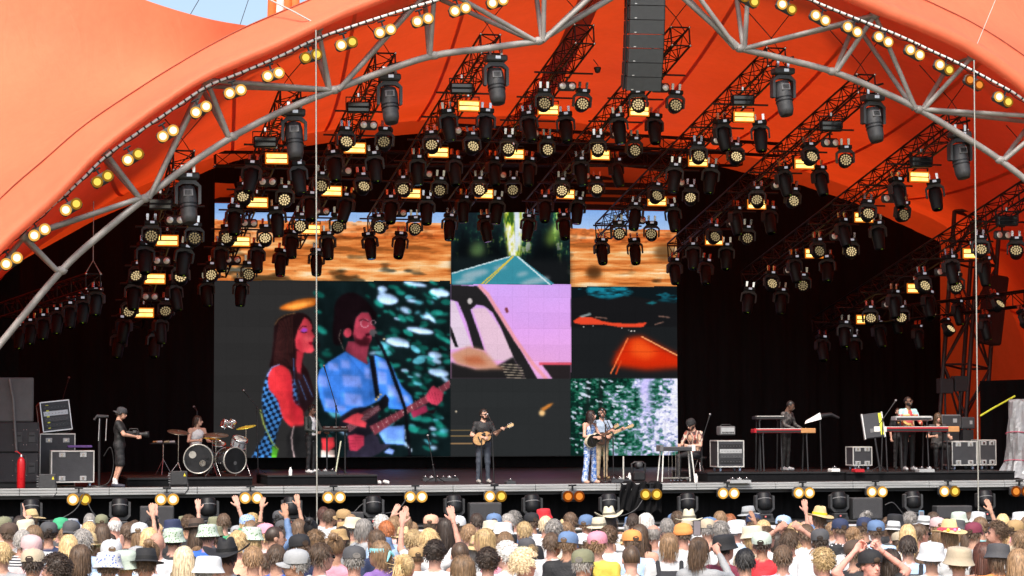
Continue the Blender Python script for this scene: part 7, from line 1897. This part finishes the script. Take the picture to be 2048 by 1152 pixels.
# x y hair-style colour hat hatcolour shirt [flags]
TABLE = """
8 1056 short br cap ol wt ;19 1071 short br cap br gy ;45 1084 short gy - - wt P1 ;52 1062 short lb bucket cr lp ;68 1075 bob lb - - wt ;97 1068 curly db cap dg nv ;122 1058 short db beanie gn dg ;142 1065 short br cap_back dg pe
62 1100 short br cap lp lp F ;137 1096 long bl - - wt ;166 1083 messy gy - - lb ;178 1066 long bl - - bg ;205 1071 long br - - pe ;230 1053 bald wh - - wt B18 G ;160 1119 bob br - - nv P2 ;66 1131 short db cap bg wt ;112 1142 big db - - dg
222 1110 short lb cap wt lb ;217 1137 short br bucket wt wt H1 ;251 1133 short bl bucket mt mt ;257 1067 short br - - bk R ;280 1071 long lb cap wt bk ;303 1056 bun bk - - dg ;298 1080 long bl - - wt ;314 1089 bald lp - - wt ;290 1133 short br fedora bk pe ;302 1112 bun lb - - lb
346 1061 medium br bucket nv bk ;347 1082 short db bucket mt bk H2 ;377 1051 curly br - - bk ;394 1063 long br fedora br dg ;416 1073 short br bucket mt bu H2 ;447 1046 short br - - gn U ;367 1122 long wb - - wt ;455 1116 short db cowboy bk wt BK ;494 1051 short bl cap lb tl H1 ;502 1079 bob bl bucket mt gn H2 ;475 1087 messy bl - - pe ;506 1121 short lb - - pe ;417 1145 short gy bucket wt wt
522 1068 messy br - - dn R ;531 1073 short bl cap pk lp ;549 1076 buzz db - - wt ;560 1041 short bk cap dg wt U ;598 1059 long br - - bk ;622 1061 bun bk - - dn ;660 1036 short br - - wt ;647 1031 short ch - - wt ;687 1038 short br cap tn bk RK ;728 1059 medium gy - - gy S ;706 1056 short gy bucket cr bg ;762 1051 curly wh - - wt
772 1063 short rd - - lb ;789 1053 messy lb - - lp ;811 1053 short lb - - lp L ;752 1084 short br - - nv ;553 1117 short br - - bu ;600 1097 short br cap bk nv ;593 1131 short gy cap gy bk ;632 1086 curly lb - - bk ;642 1116 messy br - - wt S G ;672 1098 bun lb - - pk ;708 1124 short gy cap dg wt ;760 1109 medium lb - - pu T
809 1139 pony bl - - bk ;870 1109 curly db - - wt ;858 1082 messy bl - - wt U ;862 1051 short br cap pe wt ;890 1057 long db - - br ;917 1054 short br cap wt dg ;920 1111 buzz br - - wt ;937 1071 short lb - - sk ;953 1045 short db - - bk G ;988 1048 short br cap dn nv ;969 1082 bob bl - - wt ;1006 1069 short bl bucket wt wt ;1010 1088 short lb - - pk ;976 1126 curly db - - dg ;1015 1046 short gy - - bk ;1014 1061 bald br - - pe ;925 1142 bob lb - - wt ;1013 1112 curly wh - - wt
1028 1041 curly gy - - wt ;1048 1065 short bl - - bk ;1064 1046 short br cap bk dn ;1088 1036 short bl bucket rd bk ;1091 1052 short wb - - wt ;1108 1062 curly gy - - wt ;1140 1043 short br - - bk ;1173 1051 short lb cap dn wt ;1219 1039 long db cowboy cr wt ;1105 1090 short br - - wt K ;1136 1091 short lb cap dn bk ;1195 1090 messy lb cap pk ye ;1217 1077 curly br - - wt ;1048 1131 big wb - - wt ;1166 1131 short gy cap ol og ;1264 1087 short br cap og lb ;1262 1119 buzz br - - wt P2 ;1280 1072 long br - - wt
1307 1071 bald gy - - gy ;1266 1046 short db - - wt ;1291 1046 bob wh - - bg ;1338 1092 medium lb - - wt BK ;1334 1057 short gy - - wt ;1355 1041 messy br - - bk ;1366 1071 short br beanie og wt ;1398 1102 bob br - - gy M ;1378 1046 short lb straw cr wt ;1414 1061 short gy cap bg bg ;1442 1066 curly gy - - wt ;1440 1041 bob lb - - dg ;1474 1063 short wh bucket wt lb ;1498 1033 short br fedora gy wt ;1507 1049 short br cap nv wt ;1505 1077 medium bl bucket cr bg ;1449 1097 curly bk bucket bk dr ;1524 1091 short db cap mt rd ;1490 1126 short bk - - dr
1567 1053 short br cap lb wt R ;1591 1066 long bl - - bk ;1638 1038 medium br straw st tn YB ;1580 1083 messy br - - wt O ;1612 1071 short br - - wt ;1641 1084 short db cap dg wt ;1680 1060 short br cap nv bk P2 ;1706 1077 pony lb - - wt ;1729 1057 short br cap nv bk ;1752 1064 short br cap dn lb ;1790 1048 short br bucket bk bk ;1820 1043 curly gy - - dr ;1815 1072 long bl - - wt ;1839 1070 short br - - lp S G ;1866 1042 short br - - wt ;1875 1057 short lb cap lp wt ;1918 1043 short wh bucket mt wt ;1898 1072 medium lb straw st wt FB ;1948 1069 short br cap dr gy ;1993 1067 big br - - bu ;1956 1043 bob lb bucket wt lp ;2006 1047 long bl - - pk ;2031 1063 short br cap tn bg ;1646 1127 curly bl - - wt ;1711 1110 short br cap br bk ;1741 1131 short br cap_back bk bk F O ;1863 1117 short gy bucket wt wt BIG ;1917 1127 short lb bucket bg bg BIG ;1996 1117 medium br bucket dg og ;2036 1127 long lb - - bu ;1966 1112 long ch - - dg ;1816 1097 short db - - lb BK ;1960 1054 short lb - - tl R ;2044 1085 messy lb - - wt ;5 1112 short bl - - gy ;1566 1118 short br - - lb ;1780 1128 bob db - - wt ;40 1052 long db - - bk
"""
def zdep(y): return float(np.interp(y, [1028, 1040, 1055, 1075, 1100, 1130, 1150], [37.5, 35, 31, 27, 24, 21.5, 20.2]))
POSE = {'': {}, 'R': dict(elL=(-.33, -.04, 1.56), wrL=(-.27, -.10, 1.82)), 'L': dict(elR=(.34, -.04, 1.50), wrR=(.22, -.08, 1.76)), 'U': dict(elL=(-.31, -.08, 1.58), wrL=(-.24, -.14, 1.84), elR=(.31, -.06, 1.54), wrR=(.30, -.16, 1.80)),
        'O': dict(elL=(-.37, -.02, 1.58), wrL=(-.13, .04, 1.76), elR=(.37, -.02, 1.58), wrR=(.13, .04, 1.76)), 'M': dict(elL=(-.25, -.22, 1.36), wrL=(-.08, -.34, 1.60), elR=(.25, -.22, 1.36), wrR=(.08, -.34, 1.60))}
BM = {}
def crowd_body(pose, fem, sleeve, bulk):
    k = (pose, fem, sleeve, bulk)
    if k not in BM:
        V, Fq, lab, J = body_arrays(POSE[pose], fem, False, None, sleeve, 'long', .028, bulk, (0 if pose in 'RU' else 1, 0 if pose in 'LU' else 1), (0, 0))
        s_ = lab.astype(str); c = np.zeros((len(V), 4), np.float32); c[:, 3] = 1
        c[s_ == 'shirt', 0] = 1; c[s_ == 'legs', 1] = 1; c[np.isin(s_, ('eye', 'brow', 'shoe', 'beard')), 2] = .85
        BM[k] = (np_mesh('person', V, Fq, c, CROWDM), J['head'])
    return BM[k]
LAND = [(60, 'speaker stack'), (150, 'flight cases'), (240, 'cameraman'), (330, 'percussion tray'), (420, 'drum kit'), (520, 'boom microphone'), (640, 'small keyboard'), (760, 'empty stage gap'), (860, 'lone stand'), (970, 'acoustic guitarist'), (1080, 'mid stage'), (1190, 'singer in blue'), (1290, 'black hung cloth'), (1390, 'pedal steel'), (1470, 'rack case'), (1580, 'plaid keyboard player'), (1690, 'keyboard gap'), (1760, 'yellow taped lid'), (1850, 'turquoise keyboard player'), (1950, 'far flight case'), (2040, 'silver covered gear')]
used_labels = {}
SKINS = [(.54, .30, .21), (.48, .26, .18), (.57, .32, .24), (.42, .22, .14), (.50, .26, .19), (.55, .28, .21)]
PPOS = []
def add_person(x, y, hs, hc, hat, hatc, shirt, fl, rg, depth=None):
    d = depth or zdep(y)
    H = PD(x, y, d); gz = ground_z(H.x, H.y) - .02
    fem = hs in ('long', 'bob', 'pony', 'bun', 'big') and rg.random() < .85
    pose = next((f for f in fl if f in POSE and f), '')
    sleeve = 'long' if (shirt in ('nv', 'lb', 'dn', 'og') and rg.random() < .5) or 'M' in fl else ('tank' if fem and rg.random() < .35 else 'short')
    bulk = rg.choice((1.0, 1.1, 1.18)) if not fem else rg.choice((.94, 1.0))
    me, hj = crowd_body(pose, fem, sleeve, bulk)
    rz = math.pi + YAW * -1 + R(rg.gauss(0, 20)) + (R(rg.choice((-70, 70))) if rg.random() < .09 else 0)
    if 'F' in fl: rz = R(10)
    if 'S' in fl: rz = R(90 + rg.uniform(-10, 10)) + 0.35
    s_ = max(.86, min(1.16, (H.z - gz) / hj[2]))
    o = obj('person', me, None, (H.x, H.y, gz), (0, 0, rz))
    o.scale = (s_ * rg.uniform(.97, 1.03),) * 2 + (s_,)
    if 'B18' in fl: o.scale = (1.1, 1.1, s_)
    sk = SKINS[rg.randrange(len(SKINS))] if shirt != 'xx' else SKINS[0]
    if 'F' in fl and hat == 'cap_back': sk = (.74, .33, .26)
    sc_ = CC[shirt]; j = rg.uniform(.88, 1.1)
    o['skin'] = list(sk); o['shirt'] = [min(.85, c * j) for c in sc_] if shirt != 'sk' else list(sk); o['shirt2'] = [.02, .02, .03] if shirt in ('wt', 'gy', 'lb') else [.6, .6, .62]
    o['pattern'] = 1.0 if 'P1' in fl else 2.0 if 'P2' in fl else 0.0
    o['legs'] = [.03, .04, .07] if rg.random() < .6 else [.3, .26, .2]
    hl = Vector(hj)
    if not (hs == 'bald' and hc == 'lp'):
        hj_ = rg.uniform(.7, 1.25); hcol = [c * hj_ for c in HCOL.get(hc, HCOL['br'])]
        st_ = hs if hat == '-' or hs not in ('big', 'bun') else 'medium'
        h = obj('hair', get_hair(st_, rg.randrange(3)), o, hl); h['hair'] = hcol
        h.scale = (1, 1, .9) if hat != '-' else (1.03, 1.03, 1.03)
    if hat != '-':
        h = obj('hat', get_hat(hat), o, hl, (R(rg.uniform(-6, 10)), R(rg.uniform(-5, 5)), R(rg.uniform(-12, 12))))
        big = 1.1 if 'BIG' in fl else 1.03
        h.scale = (big, big, big)
        hj_ = rg.uniform(.88, 1.05); h['hat'] = [c * hj_ for c in CC[hatc]]; h['band'] = {'YB': [.8, .55, .02], 'FB': [.7, .08, .12]}.get(next((f for f in fl if f in ('YB', 'FB')), ''), [c * .25 for c in CC[hatc]])
        if hat in ('cap', 'cap_back'): h['band'] = [c * .6 for c in HCOL.get(hc, HCOL['br'])]
        h['pattern'] = 1.0 if 'H1' in fl or 'H2' in fl else 0.0; h['hat2'] = [.08, .14, .45] if 'H1' in fl else [.12, .24, .10]
        if 'FB' in fl:
            for k in range(9):
                a = k * .7; b = MB(); b.ball((.105 * math.cos(a), .012 + .122 * math.sin(a), .07), (.02, .02, .018), 8, 6); b.build('flower', mat('petal_%d' % (k % 4), [(.8, .05, .1), (.85, .6, .05), (.8, .2, .45), (.75, .75, .7)][k % 4], .8), h)
    if 'G' in fl:
        b = MB()
        for sx in (-1, 1):
            b.tube([(sx * .034 + .020 * math.cos(a), -.104, .010 + .017 * math.sin(a)) for a in np.linspace(0, 6.283, 13)[:-1]], .003, 5, closed=True); b.lathe([(0, 0), (.019, 0)], 12, T(sx * .034, -.104, .010) @ rot4('X', 90)); b.tube([(sx * .054, -.10, .014), (sx * .082, .0, .008)], .003, 5)
        b.tube([(-.014, -.106, .014), (.014, -.106, .014)], .003, 5); b.build('sunglasses', GLASSK, o, hl)
    if 'K' in fl:
        b = MB(); b.tube([(.088 * math.cos(a), .014, .02 + .11 * math.sin(a)) for a in np.linspace(0, math.pi, 15)], .007, 6)
        for sx in (-1, 1): b.ball((sx * .088, .014, -.005), (.018, .032, .038), 10, 8)
        b.build('headphones', BLACK, o, hl)
    if 'T' in fl:
        b = MB(); b.lathe([(.092, .02), (.094, .04), (.092, .06)], 22, T(0, .012, .0), sy=1.16); b.tube([(0, .125, .035), (.03, .14, 0), (.05, .13, -.06)], [.008, .014, .006], 6); b.tube([(0, .125, .035), (-.03, .14, 0), (-.06, .13, -.03)], [.008, .014, .006], 6); b.build('headband', mat('teal_cloth', (.25, .62, .66), .8), o, hl)
    if 'BK' in fl or 'RK' in fl:
        b = MB(); b.box((0, .19, 1.18), (.30, .14, .42), bev=.05); bp_ = b.build('backpack', mat('backpack_black', (.02, .02, .024), .8, bump=.3), o)
        for sx in (-1, 1):
            b = MB(); b.tube([(sx * .11, .15, 1.36), (sx * .12, .06, 1.47), (sx * .13, -.09, 1.40), (sx * .13, -.13, 1.2)], .022, 6); b.build('strap', MATS['backpack_black'], bp_)
    # label
    hn = HNAME.get(hc, 'brown')
    hd = {'bald': 'bald' if hc == 'lp' else 'balding %s' % hn, 'buzz': 'cropped %s' % hn, 'bun': '%s bun' % hn, 'pony': '%s ponytail' % hn, 'big': 'bushy %s' % hn}.get(hs, '%s %s' % (hs, hn))
    if hs not in ('bun', 'pony', 'bald'): hd += ' hair'
    elif hs == 'bald': hd += ' head'
    top_ = 'bare-shouldered' if shirt == 'sk' else '%s%s top' % ({1.0: 'striped ', 2.0: 'speckled '}.get(o['pattern'], ''), CN[shirt])
    act = {'R': 'one arm raised', 'L': 'arm bent overhead', 'U': 'both arms up', 'O': 'hands on head', 'M': 'lifting a phone'}.get(pose, '')
    hatn = {'cap': 'cap', 'cap_back': 'backwards cap', 'bucket': 'bucket hat', 'cowboy': 'cowboy hat', 'straw': 'straw hat', 'fedora': 'fedora', 'beanie': 'beanie'}
    if hat != '-': desc = 'person in %s%s %s, %s' % ('patterned ' if 'H1' in fl or 'H2' in fl else '', CN[hatc], hatn[hat], top_)
    else: desc = 'person with %s, %s' % (hd, top_)
    if act: desc += ', ' + act
    o['_d'] = desc; o['_x'] = x; o['_y'] = y; o['category'] = 'person'; o['group'] = 'audience standing before the stage'
    PPOS.append((H.x, H.y, o))
    return o
rg = random.Random(99)
for row in TABLE.replace('\n', ';').split(';'):
    t_ = row.split()
    if len(t_) < 7: continue
    add_person(int(t_[0]), int(t_[1]), t_[2], t_[3], t_[4], t_[5], t_[6], t_[7:], rg)
# the rest of the crowd fills the gaps between those
nfill = 0
for r_ in range(15, -1, -1):
    dep = 19.6 + r_ * 1.12
    halfw = 1024 / FPX * dep + .4
    n = int(2 * halfw / .66)
    for k in range(n + 1):
        lat = -halfw + k * .66 + rg.uniform(-.28, .28); dd = dep + rg.uniform(-.5, .5)
        gp = CAM + Vector((CF.x, CF.y, 0)).normalized() * dd + Vector((_r0.x, _r0.y, 0)) * lat
        if any((gp.x - a) ** 2 + (gp.y - b_) ** 2 < .40 ** 2 for a, b_, _ in PPOS): continue
        gz = ground_z(gp.x, gp.y)
        px_, py_ = proj((gp.x, gp.y, gz + 1.50 + rg.uniform(-.12, .14)))
        if not (-30 < px_ < 2078): continue
        if py_ > 1152 or py_ < 1041 or nfill > 142: continue
        hs = rg.choice(['short', 'short', 'messy', 'medium', 'long', 'long', 'bob', 'curly', 'pony', 'bun', 'buzz', 'bald'])
        hc = rg.choice(['br', 'lb', 'bl', 'db', 'gy', 'br', 'lb', 'br', 'lb', 'rd' if rg.random() < .3 else 'bl'])
        hat, hatc = '-', '-'
        if rg.random() < .38: hat = rg.choice(['cap', 'cap', 'cap', 'bucket', 'bucket', 'straw', 'fedora']); hatc = rg.choice(['nv', 'dg', 'bg', 'cr', 'wt', 'wt', 'ol', 'dn', 'tn', 'lp', 'gy']) if hat != 'straw' else 'st'
        add_person(px_, py_, hs, hc, hat, hatc, rg.choice(['wt', 'wt', 'wt', 'gy', 'bk', 'lb', 'dg', 'bg', 'nv', 'lp', 'dn', 'pe', 'gn', 'rd' if rg.random() < .3 else 'wt']), [rg.choice('RLU')] if rg.random() < .05 else [], rg, depth=dd)
        nfill += 1
cnt_l = {}
for _, _, o in PPOS:
    x, y = o['_x'], o['_y']
    if len(o['_d'].split()) > 11: o['_d'] = o['_d'].replace(', one arm raised', ', arm up').replace(', arm bent overhead', ', arm up').replace('both arms up', 'arms up')
    lm = min(LAND, key=lambda l: abs(l[0] - x))[1]
    rw = 'nearest rows' if y > 1112 else 'middle rows' if y > 1066 else 'front rows'
    o['label'] = '%s, %s below %s' % (o['_d'], rw, lm) if len(o['_d'].split()) < 11 else '%s, below %s' % (o['_d'], lm)
    cnt_l.setdefault(o['label'], []).append(o)
for l_, os_ in cnt_l.items():
    if len(os_) > 1:
        os_.sort(key=lambda o: o['_x'])
        for i, o in enumerate(os_): o['label'] = o['label'].replace(', ' + ('nearest' if 'nearest rows' in l_ else 'middle' if 'middle rows' in l_ else 'front') + ' rows', ', %s such,' % ORD[i], 1)
for _, _, o in PPOS:
    for k in ('_d', '_x', '_y'): del o[k]
# the phone held up above the crowd
for i, (x, y, d) in enumerate(((1394, 1056, 23.6), (181, 1052, 31.5), (1843, 1032, 34.5))):
    p = PD(x, y, d); ph = thing('phone', ['black phone held high in both hands, filming the stage', 'phone with white rim held up before the shelf', 'phone in a light blue case held above the crowd'][i], 'phone', p, -YAW)
    b = MB(); b.box((0, 0, 0), (.075, .010, .155), bev=.004); b.build('case', [BLACK, WHITE, mat('blue_case', (.2, .45, .7), .5)][i], ph)
    b = MB(); b.box((0, -.0065, 0), (.066, .002, .14)); b.build('screen', mat('phone_screen', (.12, .11, .12), .2, emit=(.25, .2, .22), es=.35), ph)
